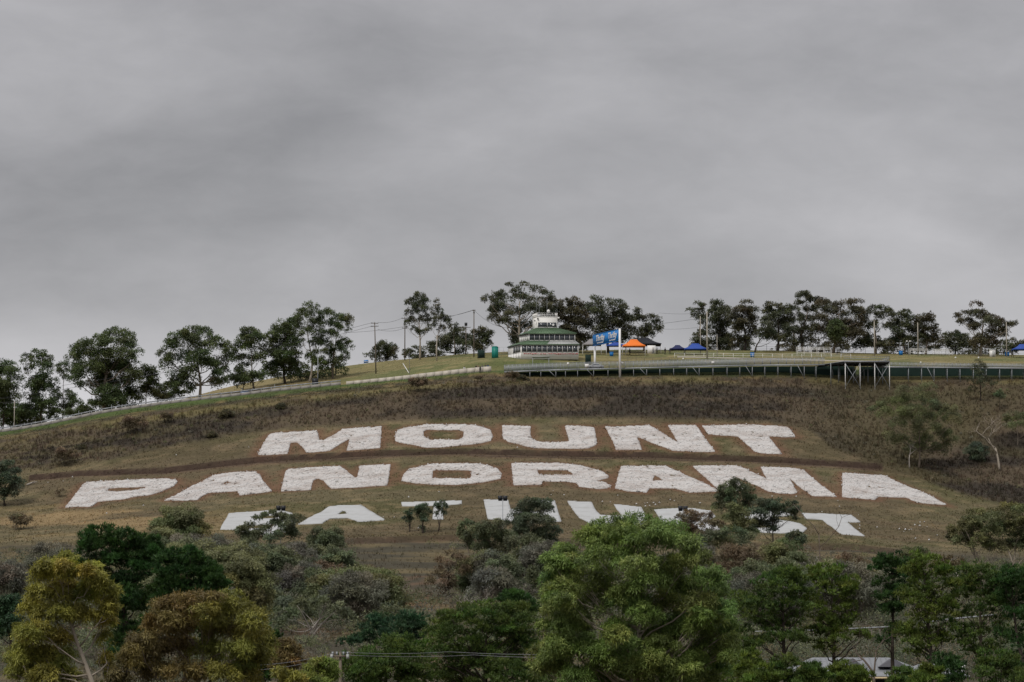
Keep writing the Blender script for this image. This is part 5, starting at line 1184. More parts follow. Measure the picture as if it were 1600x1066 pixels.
# low concrete kerb wall with a guard rail along the left of the road
root = empty('roadside_barrier', G(250, 902.2), 'long grey concrete barrier with a steel rail along the left of the crest road', 'barrier')
o = G(250, 902.2)
px = np.arange(-60, 548, 15.6)
for k in range(len(px) - 1):
    a, b = G(px[k], 902.2), G(px[k + 1] - .35, 902.2)
    mb = MB(); a[2] -= .25; b[2] -= .25
    mb.prism([a + (0, -.22, 0), b + (0, -.22, 0), b + (0, .22, 0), a + (0, .22, 0)], [a + (0, -.1, .95), b + (0, -.1, .95), b + (0, .1, .95), a + (0, .1, .95)])
    mb.build('barrier_block', m_conc, root, off=o)
    mb = MB(); mb.bar(a + (0, .15, 1.32), b + (0, .15, 1.32), .08, .26); mb.build('rail', m_gal, root, off=o)
    mb = MB(); mb.box(a + (0, .15, .95), (.12, .12, 1.0)); mb.build('post', m_gal, root, off=o)
# thin fence along it
root = empty('mesh_fence', G(150, 912), 'thin post and wire fence standing behind the left roadside barrier', 'fence')
o = G(150, 912)
for k, p in enumerate(np.arange(-30, 480, 17.0)):
    a = G(p, 912); mb = MB(); mb.tube([a - (0, 0, .3), a + (0, 0, 2.1 if k % 3 else 2.5)], .05, 5); mb.build('post', m_gal, root, off=o)
for h in (.7, 1.3, 1.9):
    pts = np.array([G(p, 912) + (0, 0, h) for p in np.arange(-30, 481, 17.0)]); mb = MB(); mb.tube(pts, .018, 4); mb.build('wire', m_gal, root, off=o)

# pale concrete wall of blocks up to the walkway
root = empty('concrete_wall', G(655, 901.6), 'pale stained concrete block wall climbing beside the crest road to the people', 'wall')
o = G(655, 901.6)
px = np.arange(541, 768, 12.6)
for k in range(len(px) - 1):
    a, b = G(px[k], 901.6), G(px[k + 1] - .3, 901.6)
    h = .75 + .55 * (k / len(px)); mb = MB(); a[2] -= .3; b[2] -= .3
    mb.prism([a + (0, -.3, 0), b + (0, -.3, 0), b + (0, .3, 0), a + (0, .3, 0)], [a + (0, -.22, .3 + h), b + (0, -.22, .3 + h), b + (0, .22, .3 + h), a + (0, .22, .3 + h)])
    mb.build('block', m_concw, root, off=o)

# ------------------------------------------------------------------ raised walkway
def walkway(name, label, pts, width, rail_h, post_px, legs_D, brace_at, rail_rows, mesh_bars=True):
    """pts: list of (px, py_deck, D) along the front edge"""
    P = [at(a, b, D) for a, b, D in pts]
    o = P[len(P) // 2].copy(); root = empty(name, o, label, 'walkway')
    for k in range(len(P) - 1):
        a, b = P[k], P[k + 1]; w = np.array([0, width, .25])
        mb = MB(); mb.prism([a, b, b + w, a + w], [a + (0, 0, .10), b + (0, 0, .10), b + w + (0, 0, .10), a + w + (0, 0, .10)])
        mb.build('deck', m_gal, root, off=o)
        mb = MB(); mb.bar(a + (0, -.04, -.02), b + (0, -.04, -.02), .10, .34); mb.build('edge_beam', m_white if False else m_gal, root, off=o)
        mb = MB(); mb.bar(a + (0, .02, rail_h), b + (0, .02, rail_h), .07); mb.build('handrail', m_gal, root, off=o)
        mb = MB(); mb.bar(a + w + (0, -.02, rail_h), b + w + (0, -.02, rail_h), .07); mb.build('handrail', m_gal, root, off=o)
        mb = MB(); mb.bar(a + (0, .02, rail_h * .5), b + (0, .02, rail_h * .5), .04); mb.build('midrail', m_gal, root, off=o)
    def dk(p):
        X = [a[0] for a, _, _ in [(q, 0, 0) for q in pts]]
        for k in range(len(P) - 1):
            if pts[k][0] <= p <= pts[k + 1][0]:
                t = (p - pts[k][0]) / (pts[k + 1][0] - pts[k][0]); return P[k] * (1 - t) + P[k + 1] * t
        return P[-1] if p > pts[-1][0] else P[0]
    for i, p in enumerate(post_px):
        for row, dy in enumerate((.05, width - .15)):
            c = dk(p) + (0, dy, 0); gz = float(zat(c[0], c[1]))
            if c[2] - gz < .15: continue
            mb = MB(); mb.bar((c[0], c[1], gz - .3), (c[0], c[1], c[2] - .02), .13); mb.build('support_post', m_gal, root, off=o)
        if i in brace_at:
            c = dk(p) + (0, .0, 0); gz = float(zat(c[0], c[1])); d = dk(p - 10.5)
            mb = MB(); mb.bar((c[0], c[1] - .1, gz + .1), (d[0], d[1] - .1, d[2] - .1), .11); mb.build('brace', m_gal, root, off=o)
    mb = MB(); n = 0
    for p in np.arange(pts[0][0], pts[-1][0], 1.15):
        c = dk(p); mb.bar(c + (0, .02, .1), c + (0, .02, rail_h), .06, .03)
        c = c + (0.08, width - .02, .25); mb.bar(c + (0, 0, 0), c + (0, 0, rail_h - .25), .06, .03)
    for p in np.arange(pts[0][0], pts[-1][0], 6.3):
        c = dk(p); mb.bar(c, c + (0, .02, rail_h), .10)
    tag(mb.build('railing_bars', m_gal, root, off=o), kind='stuff')
    return root
pp = [808, 828, 845, 868.5, 883.5, 902.5, 927.6, 950, 970, 990, 1010.5, 1031, 1052.6, 1073, 1092.5, 1114, 1136, 1156, 1175.5, 1195, 1215.5, 1236, 1256.7, 1275]
walkway('raised_walkway', 'long raised steel walkway with a grey railing in front of the white tower and billboard',
        [(788, 581.5, 895.5), (844, 579, 895), (906, 577.2, 894.5), (968, 576, 894), (1060, 573.6, 893.5), (1176, 571, 893.5), (1289, 570, 893.5)], 3.2, 1.75, pp, 899, (3, 6, 10, 14, 18, 22), None)
pr = [1419.5, 1440, 1459.5, 1480, 1500, 1521, 1541, 1562, 1581, 1601, 1622]
walkway('raised_walkway', 'lower steel walkway running from the tall platform to the right edge',
        [(1362, 573.5, 893), (1440, 574, 893), (1520, 574.8, 893), (1640, 576, 893)], 2.6, 1.1, pr, 896, (2, 6), None)
for px_, py_, w_, h_ in ((917, 571.5, .95, .85), (887.5, 568.5, .5, .6), (972, 567.5, .6, .6), (1114, 566.5, .7, .5)):
    c = at(px_, py_, 893.2); mb = MB(); mb.box((0, 0, 0), (w_, .04, h_)); sg = mb.build('notice_board', m_white, loc=c); tag(sg, {917: 'white notice board on the walkway railing left of the billboard', 887.5: 'small white notice on the railing below the right half of the tower', 972: 'small white notice on the railing right of the billboard post', 1114: 'white notice on the railing right of the tall pale pole'}[px_], 'notice', 'white notices on the walkway railing')
# dark green cloth strips, also standing in for shade under walkways and platform
for a, b, lab, dD in ((800, 1338, 'dark green cloth strip, also standing in for shade, under the long walkway and platform', 3.0), (1342, 1640, 'dark green cloth strip, also standing in for shade, under the lower right walkway and platform', 2.4)):
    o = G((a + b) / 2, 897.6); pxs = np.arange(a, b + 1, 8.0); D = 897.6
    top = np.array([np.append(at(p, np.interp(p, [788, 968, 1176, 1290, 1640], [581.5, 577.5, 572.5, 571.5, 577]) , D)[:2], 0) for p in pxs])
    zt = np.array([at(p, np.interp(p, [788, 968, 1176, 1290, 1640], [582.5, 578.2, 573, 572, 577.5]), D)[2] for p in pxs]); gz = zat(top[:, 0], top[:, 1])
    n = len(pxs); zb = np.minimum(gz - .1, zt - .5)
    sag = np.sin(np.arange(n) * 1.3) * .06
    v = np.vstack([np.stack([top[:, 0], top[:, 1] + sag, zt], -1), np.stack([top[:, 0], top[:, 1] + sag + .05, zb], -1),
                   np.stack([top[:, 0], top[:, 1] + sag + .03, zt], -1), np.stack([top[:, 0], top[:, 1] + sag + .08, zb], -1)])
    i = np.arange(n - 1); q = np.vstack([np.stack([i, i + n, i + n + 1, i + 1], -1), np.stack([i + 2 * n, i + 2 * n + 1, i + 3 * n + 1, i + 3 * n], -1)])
    tag(link('cloth_shade_strip', mesh_np('cloth_shade_strip', v - o, q, m_tealn), loc=o), lab, 'shade cloth')

# tall viewing platform
D0 = 886.0
o = G(1350, D0 + 6); root = empty('viewing_platform', o, 'tall steel viewing platform on crossed-braced legs joining the two walkways', 'platform')
zf = at(1340, 564.3, D0)[2]
def X(px, D, z): return np.array([(px - 800) / F * (D * CP + z * SP), D, z])
xl, xr = X(1319, D0, zf)[0], X(1390, D0, zf)[0]
mb = MB(); mb.prism([(xl, D0, zf - .12), (xr, D0, zf - .12), (xr - 1.5, D0 + 11, zf - .12), (xl - 6, D0 + 11, zf - .12)], [(xl, D0, zf + .05), (xr, D0, zf + .05), (xr - 1.5, D0 + 11, zf + .05), (xl - 6, D0 + 11, zf + .05)]); mb.build('deck', m_gal, root, off=o)
mb = MB(); mb.bar((xl - .1, D0 - .08, zf - .1), (xr + .1, D0 - .08, zf - .1), .12, .3); mb.build('edge_beam', m_gal, root, off=o)
for a, b in (((xl, D0 + .5, zf - .35), (xl - 5.5, D0 + 11, zf - .35)), ((xr - .1, D0 + .5, zf - .35), (xr - 1.5, D0 + 11, zf - .35)), ((xl, D0 + 4, zf - .35), (xr, D0 + 4, zf - .35)), ((xl - 3, D0 + 8, zf - .35), (xr, D0 + 8, zf - .35))):
    mb = MB(); mb.bar(a, b, .16, .36); mb.build('joist', m_dark, root, off=o)
legs = [(1320.6, 0.2), (1343.7, .2), (1366.6, .2), (1389.6, .2), (1310, 5.5), (1333, 5), (1356, 5.0), (1379, 5), (1301, 9.5), (1324, 9.5), (1350, 9.5), (1372, 9.5), (1298, 3), (1345, 7.5), (1366, 7.5), (1312, 7.5), (1386, 9.8), (1337, 9.8)]
for p, d in legs:
    x = X(p, D0 + d, zf)[0]; gz = float(zat(x, D0 + d))
    mb = MB(); mb.bar((x, D0 + d, gz - .4), (x, D0 + d, zf - .15), .17); mb.build('leg', m_white if d < 1 else m_gal, root, off=o)
for a, b in ((1320.6, 1343.7), (1366.6, 1389.6)):
    xa, xb = X(a, D0, zf)[0], X(b, D0, zf)[0]; ga, gb = float(zat(xa, D0)), float(zat(xb, D0))
    for p, q2, d in (((xa, D0 + .05, ga + .5), (xb, D0 + .05, zf - .6), 0), ((xa, D0 - .1, zf - .6), (xb, D0 - .1, gb + .5), 0)):
        mb = MB(); mb.bar(p, q2, .11); mb.build('cross_brace', m_gal, root, off=o)
mb = MB(); mb.bar((X(1333, D0 + 5, zf)[0], D0 + 5, float(zat(X(1333, D0, zf)[0], D0 + 5)) + .4), (X(1356, D0 + 5, zf)[0], D0 + 5, zf - .6), .1); mb.build('cross_brace', m_gal, root, off=o)
mb = MB()
for a, b in (((xl, D0, zf), (xr, D0, zf)), ((xr, D0, zf), (xr - 1.5, D0 + 11, zf))):
    a, b = np.array(a), np.array(b)
    for t in np.linspace(0, 1, 24): c = a + (b - a) * t; mb.bar(c, c + (0, 0, 1.15), .05)
tag(mb.build('railing_bars', m_gal, root, off=o), kind='stuff')
for a, b in (((xl, D0, zf), (xr, D0, zf)), ((xr, D0, zf), (xr - 1.5, D0 + 11, zf))):
    for h in (1.15, .6):
        mb = MB(); mb.bar(np.array(a) + (0, 0, h), np.array(b) + (0, 0, h), .07); mb.build('handrail', m_gal, root, off=o)

# ------------------------------------------------------------------ white tower building
D = 930.0
b0 = at(814, 556, D); zb = b0[2]; sc = F / D
def up(py): return at(814, py, D)[2]
o = np.array([b0[0], D, zb]); root = empty('control_tower', o, 'white three-tier tower building with green roofs and rows of windows on the crest', 'building')
def plan(x0, x1, dl, dd, yb, xr_in=0.0, y0=0.0):
    """front edge x0..x1 at local y0, left side splayed back-left"""
    return [(x0, y0), (x1, y0 + .35), (x1 - xr_in, y0 + yb), (x0 - dl, y0 + dd)]
def storey(ring, z0, z1, name, mat):
    mb = MB(); mb.prism([(x, y, z0) for x, y in ring], [(x, y, z1) for x, y in ring]); return mb.build(name, mat, root)
W0 = (904.5 - 814) / sc
r0 = plan(0, W0, 3.3, 7.5, 10, 1.0)
z1 = up(538.4) - zb; storey(r0, -.9, z1, 'ground_floor_wall', m_wall)
x1a, x1b = (826.6 - 814) / sc, (899.6 - 814) / sc
yI = 1.7
r1 = plan(x1a, x1b, 2.5, 6.0, 7.4, .8, yI)
zA, zB = up(531.4) - zb, up(520.2) - zb
storey(r1, zA - .6, zB, 'upper_floor_wall', m_wall)
xa, xb = (839.5 - 814) / sc, (871.5 - 814) / sc
yT = 3.6
r2 = plan(xa, xb, 1.15, 3.4, 4.2, .3, yT)
zC, zD = up(511.0) - zb, up(492.4) - zb
storey(r2, zB - .3, zD, 'tower_wall', m_wall)
def roofring(outer, inner, zo, zi, split=None, th=.10):
    n = len(outer)
    for k in range(n):
        a, b = np.array((*outer[k], zo)), np.array((*outer[(k + 1) % n], zo)); c, d = np.array((*inner[(k + 1) % n], zi)), np.array((*inner[k], zi))
        segs = [(0, 1, m_green)]
        if k == 0 and split: segs = [(0, split, m_green), (split, 1, m_greyroof)]
        for t0, t1, mt in segs:
            A, B = a + (b - a) * t0, a + (b - a) * t1; Dd, Cc = d + (c - d) * t0, d + (c - d) * t1
            mb = MB(); mb.prism([A, B, Cc, Dd], [p + (0, 0, th) for p in (A, B, Cc, Dd)])
            L = np.linalg.norm(B - A)
            for s_ in np.arange(.35, L, .75):
                p0 = A + (B - A) * s_ / L; p1 = Dd + (Cc - Dd) * s_ / L
                mb.bar(p0 + (0, 0, th + .02), p1 + (0, 0, th + .02), .07, .07)
            mb.build('roof_slope', mt, root)
        if k in (0, 3):
            mb = MB(); mb.bar(a + (0, -.03, -.05), b + (0, -.03, -.05), .12, .22); mb.build('fascia', m_dark if k == 3 else m_green, root)
def grow(ring, e): 
    c = np.mean(ring, 0); return [tuple(np.array(p) + e * np.sign(np.array(p) - c)) for p in ring]
roofring(grow(r0, .25), grow(r1, -.05), z1 + .05, zA, .46)
roofring(grow(r1, .35), grow(r2, -.03), zB + .05, zC + .05)
def window(p0, p1, z0, z1_, name='window', frame=m_frame, nrm=None):
    """one glazed bay between two plan points"""
    p0, p1 = np.array(p0, float), np.array(p1, float); d = (p1 - p0) / np.linalg.norm(p1 - p0); n = np.array([d[1], -d[0]])
    A = [np.array((*(p0 + n * .05), z0)), np.array((*(p1 + n * .05), z0)), np.array((*(p1 + n * .05), z1_)), np.array((*(p0 + n * .05), z1_))]
    mb = MB()
    for i in range(4): mb.bar(A[i], A[(i + 1) % 4], .07, .10)
    w = mb.build(name, frame, root)
    B = [a - np.array((*(n * .03), 0)) for a in A]
    mb = MB(); mb.prism(B, [b + np.array((*(n * .03), 0)) for b in B]); mb.build('pane', m_glass, w)
def bay(ring, k, t0, t1, n, z0, z1_, gap=.004):
    a, b = np.array(ring[k]), np.array(ring[(k + 1) % len(ring)])
    if k == 3: a, b = np.array(ring[3]), np.array(ring[0])
    for i in range(n):
        u0, u1 = t0 + (t1 - t0) * i / n + gap / 2, t0 + (t1 - t0) * (i + 1) / n - gap / 2
        window(a + (b - a) * u0, a + (b - a) * u1, z0, z1_)
bay(r0, 0, .012, .985, 11, up(550.6) - zb, up(539.5) - zb)
bay(r0, 3, .40, .97, 3, up(550.5) - zb, up(540.5) - zb)
bay(r1, 0, .01, .985, 9, up(531.0) - zb, up(520.9) - zb)
bay(r2, 0, .04, .97, 2, up(509.3) - zb, up(501.6) - zb, .008)
# wall panels with joints on the side faces, and below the front windows
for k, n, ring, z0, z1_ in ((3, 5, r1, zA, zB - .05), (3, 5, r0, -.85, z1 - 2.1)):
    a, b = np.array(ring[3]), np.array(ring[0]); d = (b - a) / np.linalg.norm(b - a); nn = np.array([d[1], -d[0]])
    for i in range(n):
        p, q2 = a + (b - a) * ((i + .03) / n) + nn * .03, a + (b - a) * ((i + .97) / n) + nn * .03
        mb = MB(); mb.prism([(*p, z0), (*q2, z0), (*(q2 - nn * .06), z0), (*(p - nn * .06), z0)], [(*p, z1_), (*q2, z1_), (*(q2 - nn * .06), z1_), (*(p - nn * .06), z1_)]); mb.build('wall_panel', m_white, root)
g = np.random.default_rng(4); mb = MB()
x = .7
while x < W0 - .5:
    w = g.uniform(.15, .5); h = g.uniform(.12, .34); mb.box((x + w / 2, -.03 + .35 * x / W0, up(553) - zb + g.uniform(-.05, .05)), (w, .05, h)); x += w + g.uniform(.08, .22)
mb.build('faded_band', m_red, root)
# parapet, corner fins and railing on the tower top
zT = zD; zt2 = up(486.6) - zb
for k in range(4):
    a, b = np.array(r2[k]), np.array(r2[(k + 1) % 4])
    mb = MB(); mb.bar((*a, zT + .05), (*b, zT + .05), .2, .14); mb.build('parapet_cap', m_white, root)
    mb = MB(); mb.bar((*a, zt2 - .05), (*b, zt2 - .05), .06); mb.build('roof_rail', m_white, root)
    mb = MB(); mb.bar((*a, (zT + zt2) / 2), (*b, (zT + zt2) / 2), .06); mb.build('roof_rail', m_white, root)
    for t in (0, .25, .5, .75): p = a + (b - a) * t; mb = MB(); mb.bar((*p, zT), (*p, zt2), .07); mb.build('rail_post', m_white, root)
for p, q2 in ((np.array(r2[3]), np.array(r2[0])),):
    mb = MB(); mb.prism([(*p, zT), (*q2, zT), (*(q2 + (.05, .1)), zT), (*(p + (.05, .1)), zT)], [(*p, zt2), (*q2, zt2), (*(q2 + (.05, .1)), zt2), (*(p + (.05, .1)), zt2)]); mb.build('screen_panel', m_white, root)
c = np.array(r2[1]); mb = MB(); mb.prism([(*c, zT), (*(c + (-.5, 0)), zT), (*(c + (-.5, .1)), zT), (*(c + (0, .1)), zT)], [(*(c + (-.1, 0)), zt2), (*(c + (-.7, 0)), zt2), (*(c + (-.7, .1)), zt2), (*(c + (-.1, .1)), zt2)]); mb.build('screen_panel', m_white, root)
for ppx, pyt, th in ((838.5, 452, .05), (843, 468, .035), (855.3, 464, .045)):
    x = (ppx - 814) / sc; mb = MB(); mb.tube([(x, yT + 1.5, zD - .1), (x, yT + 1.5, up(pyt) - zb)], th, 5); mb.build('antenna', m_gal, root)
bm = bmesh.new(); bmesh.ops.create_uvsphere(bm, u_segments=12, v_segments=8, radius=.42)
me = bpy.data.meshes.new('dish'); bm.to_mesh(me); bm.free(); me.materials.append(m_white)
link('dish', me, root, ((857.5 - 814) / sc, yT + .8, up(483.5) - zb))
mb = MB(); mb.tube([((857.5 - 814) / sc, yT + .8, zD), ((857.5 - 814) / sc, yT + .8, up(484.5) - zb)], .06, 5); mb.build('dish_mast', m_gal, root)
mb = MB(); mb.box(((873.5 - 814) / sc, yT + .3, up(494.5) - zb), (.5, .4, .45)); mb.build('floodlight', m_white, root)
mb = MB(); mb.box(((836 - 814) / sc, yT + .2, up(499) - zb), (.3, .4, .3)); mb.build('loudspeaker', m_dark, root)
mb = MB(); mb.box(((840.5 - 814) / sc, yT - .15, up(495.5) - zb), (.3, .4, .3)); mb.build('loudspeaker', m_dark, root)
bm = bmesh.new(); bmesh.ops.create_cone(bm, cap_ends=True, segments=14, radius1=.28, radius2=.28, depth=.04, matrix=Matrix.Translation(((865 - 814) / sc, yT + .13, up(505.3) - zb)) @ Matrix.Rotation(math.pi / 2, 4, 'X'))
me = bpy.data.meshes.new('window_sticker'); bm.to_mesh(me); bm.free(); me.materials.append(m_white); link('window_sticker', me, root, (0, -.16, 0))

# small open shelter in front of the tower
a = G(845, 919.5); root = empty('open_shelter', a, 'small flat-roofed open shelter with thin posts in front of the tower', 'shelter')
zr = at(845, 558.2, 919.5)[2] - a[2]
mb = MB(); mb.box((0, 0, zr), (4.4, 2.2, .14)); mb.build('roof', m_greyroof, root)
for x in (-2.05, 2.05):
    for y in (-.9, .9):
        gz = float(zat(a[0] + x, a[1] + y)) - a[2]; mb = MB(); mb.bar((x, y, gz - .2), (x, y, zr - .07), .12); mb.build('post', m_gal, root)
# fence in front of the tower
def fence(name, label, pxs, D, h, rails, mat, r=.045, dD=0.0, th=.03):
    o = G(np.mean(pxs), D); root = empty(name, o, label, 'fence')
    P = [G(p, D + dD * i / max(1, len(pxs) - 1)) for i, p in enumerate(pxs)]
    for a in P:
        mb = MB(); mb.tube([a - (0, 0, .3), a + (0, 0, h)], r, 5); mb.build('post', mat, root, off=o)
    for f in rails:
        mb = MB(); mb.tube(np.array(P) + (0, 0, h * f), th, 4); mb.build('rail', mat, root, off=o)
    return root
fence('wire_fence', 'thin wire fence on the bank below the white tower', np.arange(800, 924, 11.5), 917.5, 1.6, (.3, .65, .97), m_gal, .04, th=.018)
fence('rail_fence', 'pale pipe rail fence across the mown field right of the orange gazebo', np.arange(1054, 1332, 15.3), 948, 1.15, (.55, 1.0), m_white, .045, th=.035)
fence('rail_fence', 'dark low rail fence in the grass below the orange gazebo', np.arange(968, 1062, 13.0), 936, .9, (.5, 1.0), m_wood, .05, th=.04)
fence('mesh_fence', 'tall dark mesh fence in front of the grove on the right crest', np.arange(1316, 1606, 18.0), 982, 2.0, (.1, .3, .5, .7, .98), m_dark, .05, th=.022)
fence('mesh_fence', 'dark mesh fence before the leaning gum and gap of white sky', np.arange(1150, 1312, 16.0), 984, 1.9, (.1, .35, .6, .98), m_dark, .05, th=.02)
fence('mesh_fence', 'fine fence on the skyline left of the tower', np.arange(774, 802, 6.5), 958, 2.2, (.1, .35, .6, .98), m_gal, .035, th=.015)
# pale path through the field
pc = np.arange(1058, 1336, 6.0); yy = np.interp(pc, [1058, 1130, 1230, 1335], [558, 559.5, 562, 565])
P = np.array([hit(p, y, 905, 990) for p, y in zip(pc, yy)]); V = []
for dy in (-1.4, 1.4):
    Q = P.copy(); Q[:, 1] += dy; Q[:, 2] = zat(Q[:, 0], Q[:, 1]) + .10; V.append(Q)
    if dy < 0: Q2 = Q.copy(); Q2[:, 2] -= .5; low = Q2
n = len(pc); i = np.arange(n - 1)
tag(link('path', mesh_np('path', np.vstack(V + [low]), np.vstack([np.stack([i, i + 1, i + 1 + n, i + n], -1), np.stack([i + 2 * n, i + 1 + 2 * n, i + 1, i], -1)]), m_path)), kind='structure')

# ------------------------------------------------------------------ billboard
root_o = at(967.4, 578, 892.6); gz = float(zat(root_o[0], 892.6))
o = np.array([root_o[0], 892.6, gz]); root = empty('billboard', o, 'blue billboard with white Thrifty lettering on two white posts above the walkway', 'billboard')
A = at(967.4, 532.4, 893.4); At = at(967.4, 514.4, 893.4); B = at(926.2, 541.1, 907.4)
ex = (A - B); ex[2] = 0; Lb = np.linalg.norm(ex); ex /= Lb; hb = At[2] - A[2]
nrm = np.array([ex[1], -ex[0], 0])         # faces the viewer side
if nrm[1] > 0: nrm = -nrm
zb0 = A[2]
c0 = np.array([B[0], B[1], zb0])
mb = MB(); ring = [c0, c0 + ex * Lb, c0 + ex * Lb - nrm * .35, c0 - nrm * .35]
mb.prism(ring, [p + (0, 0, hb) for p in ring]); panel = mb.build('sign_panel', m_blue, root, off=o)
# frame round the panel
for p, q2 in ((c0, c0 + ex * Lb), (c0 + (0, 0, hb), c0 + ex * Lb + (0, 0, hb))):
    mb = MB(); mb.bar(p + nrm * .03, q2 + nrm * .03, .10, .08); mb.build('panel_edge', m_blue, root, off=o)
def text_mesh(body, size, shear=0.0, bold=0.0, extrude=.01):
    cu = bpy.data.curves.new('lettering', 'FONT'); cu.body = body; cu.size = size; cu.shear = shear; cu.offset = bold; cu.extrude = extrude
    cu.align_x = 'CENTER'; cu.align_y = 'CENTER'
    ob = bpy.data.objects.new('lettering_tmp', cu); COL.objects.link(ob)
    dg = bpy.context.evaluated_depsgraph_get(); me = bpy.data.meshes.new_from_object(ob.evaluated_get(dg))
    bpy.data.objects.remove(ob); bpy.data.curves.remove(cu); return me
ang = math.atan2(ex[1], ex[0])
for t in (.285, .745):
    for body, size, dz, sx_, bold in (('Thrifty', 2.0, .15, .92, .045), ('Car & Truck Rental', .46, -1.02, .95, .012)):
        me = text_mesh(body, size, .22, bold); me.materials.append(m_white)
        ob = link('lettering', me, root)
        c = c0 + ex * Lb * t + np.array([0, 0, hb * .54 + dz]) + nrm * .06 - o
        ob.location = c; ob.rotation_euler = (math.pi / 2, 0, ang); ob.scale = (sx_, 1, 1)
for p, D in ((968.6, 892.6), (929.5, 908.2)):
    a = G(p, D); mb = MB(); zt_ = zb0 + (hb if D < 900 else .1); mb.tube([a - (0, 0, .3), (a[0], a[1], zt_ + .05)], .27, 12); mb.build('post', m_white, root, off=o)
for t in np.linspace(.02, .98, 7):
    p = c0 + ex * Lb * t + (0, 0, hb); mb = MB(); mb.bar(p, p + nrm * 1.1 + (0, 0, .5), .05); mb.box(p + nrm * 1.15 + (0, 0, .48), (.4, .3, .16), ang); mb.build('lamp_arm', m_gal, root, off=o)

# ------------------------------------------------------------------ tents
def gazebo(name, label, px, D, w, d, eave, peak, mat, legmat, rz=0.0, ridge=.28, group='pop-up gazebos on the crest'):
    a = G(px, D); root = empty(name, a, label, 'gazebo', group, rz)
    hw, hd = w / 2, d / 2
    # concave canopy: rings from eave to ridge
    rings = []
    for t in np.linspace(0, 1, 6):
        k = 1 - t; f = k * .72 + k * k * .28
        z = eave + (peak - eave) * (t ** 1.35 * .75 + .25 * t)
        rx, ry = hw * (ridge + (1 - ridge) * f), max(hd * f, .06)
        rings.append([(-rx, -ry, z), (0, -ry * 1.0, z + .03), (rx, -ry, z), (rx, 0, z + .03), (rx, ry, z), (0, ry, z + .03), (-rx, ry, z), (-rx, 0, z + .03)])
    V = np.array(rings).reshape(-1, 3); q = []
    for i in range(5):
        for j in range(8): q.append([i * 8 + j, i * 8 + (j + 1) % 8, (i + 1) * 8 + (j + 1) % 8, (i + 1) * 8 + j])
    n = len(V); V = np.vstack([V, V[:8] - (0, 0, .28)])
    for j in range(8): q.append([n + j, n + (j + 1) % 8, (j + 1) % 8, j])
    link('canopy', mesh_np('canopy', V, np.array(q), mat), root)
    for x in (-hw + .06, hw - .06):
        for y in (-hd + .06, hd - .06):
            mb = MB(); mb.bar((x, y, -.3), (x, y, eave), .09); mb.build('leg', legmat, root)
    for y in (-hd + .06, hd - .06):
        mb = MB(); mb.bar((-hw + .06, y, eave - .08), (hw - .06, y, eave - .08), .05); mb.build('top_bar', legmat, root)
    return root
gazebo('gazebo', 'bright orange gazebo right of the billboard', 990.3, 955, 6.1, 4.0, at(990, 540.6, 955)[2] - G(990.3, 955)[2], at(990, 530.6, 955)[2] - G(990.3, 955)[2], m_orange, m_white)
gazebo('gazebo', 'large black marquee behind the orange gazebo', 1006, 966, 9.2, 6.0, at(1004, 538.2, 966)[2] - G(1006, 966)[2], at(1004, 528.2, 966)[2] - G(1006, 966)[2], m_blackc, m_white)
gazebo('gazebo', 'bright blue gazebo half hidden behind the billboard post', 962.5, 957, 5.2, 3.2, at(965, 539.8, 957)[2] - G(962.5, 957)[2], at(965, 535.2, 957)[2] - G(962.5, 957)[2], m_bluec, m_white)
gazebo('gazebo', 'grey gazebo to the left of the billboard', 925, 958, 5.0, 4.0, at(915, 538.3, 958)[2] - G(925, 958)[2], at(915, 530, 958)[2] - G(925, 958)[2], m_greyc, m_white)
gazebo('gazebo', 'navy gazebo, left one of the two right of the marquee', 1058.8, 962, 4.0, 4.0, at(1059, 545.4, 962)[2] - G(1058.8, 962)[2], at(1059, 539.4, 962)[2] - G(1058.8, 962)[2], m_navy, m_dark)
gazebo('gazebo', 'royal blue gazebo beside the pale pole', 1086.5, 960, 6.0, 4.0, at(1086, 545.4, 960)[2] - G(1086.5, 960)[2], at(1086, 536.9, 960)[2] - G(1086.5, 960)[2], m_bluec, m_dark, ridge=.3)
gazebo('gazebo', 'dark blue gazebo cut by the right edge of the crest', 1598, 960, 5.5, 4.0, 2.3, 3.6, m_bluec, m_dark)
# side sheet of the black marquee
a = G(1018, 963); mb = MB(); mb.box((0, 0, 1.1), (2.2, .06, 2.2)); tag(mb.build('side_sheet', m_white, loc=a), 'white side sheet hanging at the right end of the black marquee', 'tent wall')
a = G(1003, 957.5); mb = MB(); mb.box((0, 0, .74), (1.8, .8, .06)); t_ = empty('folding_table', a, 'white folding table under the orange gazebo', 'table'); mb.build('table_top', m_white, t_)
for x in (-.8, .8):
    for y in (-.3, .3): mb = MB(); mb.bar((x, y, -.2), (x, y, .72), .05); mb.build('leg', m_gal, t_)

# ------------------------------------------------------------------ bins, tanks, cages, shed, frames, box, signs
def bin_(label, px, D, w, h, mat, lid=None, cat='bin', group=None, name='bin'):
    a = G(px, D); r = empty(name, a, label, cat, group)
    mb = MB(); k = .9; mb.prism([(-w / 2 * k, -w / 2 * k, -.1), (w / 2 * k, -w / 2 * k, -.1), (w / 2 * k, w / 2 * k, -.1), (-w / 2 * k, w / 2 * k, -.1)], [(-w / 2, -w / 2, h), (w / 2, -w / 2, h), (w / 2, w / 2, h), (-w / 2, w / 2, h)]); mb.build('body', mat, r)
    mb = MB(); mb.box((0, 0, h + .05), (w * 1.08, w * 1.08, .1)); mb.build('lid', lid or mat, r)
    return r
gb = 'blue bins on the crest'
bin_('blue bin under the blue gazebo by the billboard', 955.5, 951, 1.0, 1.05, m_bin, group=gb)
bin_('blue bin standing alone on the grass below the leaning gum', 1175.5, 952, 1.05, 1.15, m_bin, group=gb)
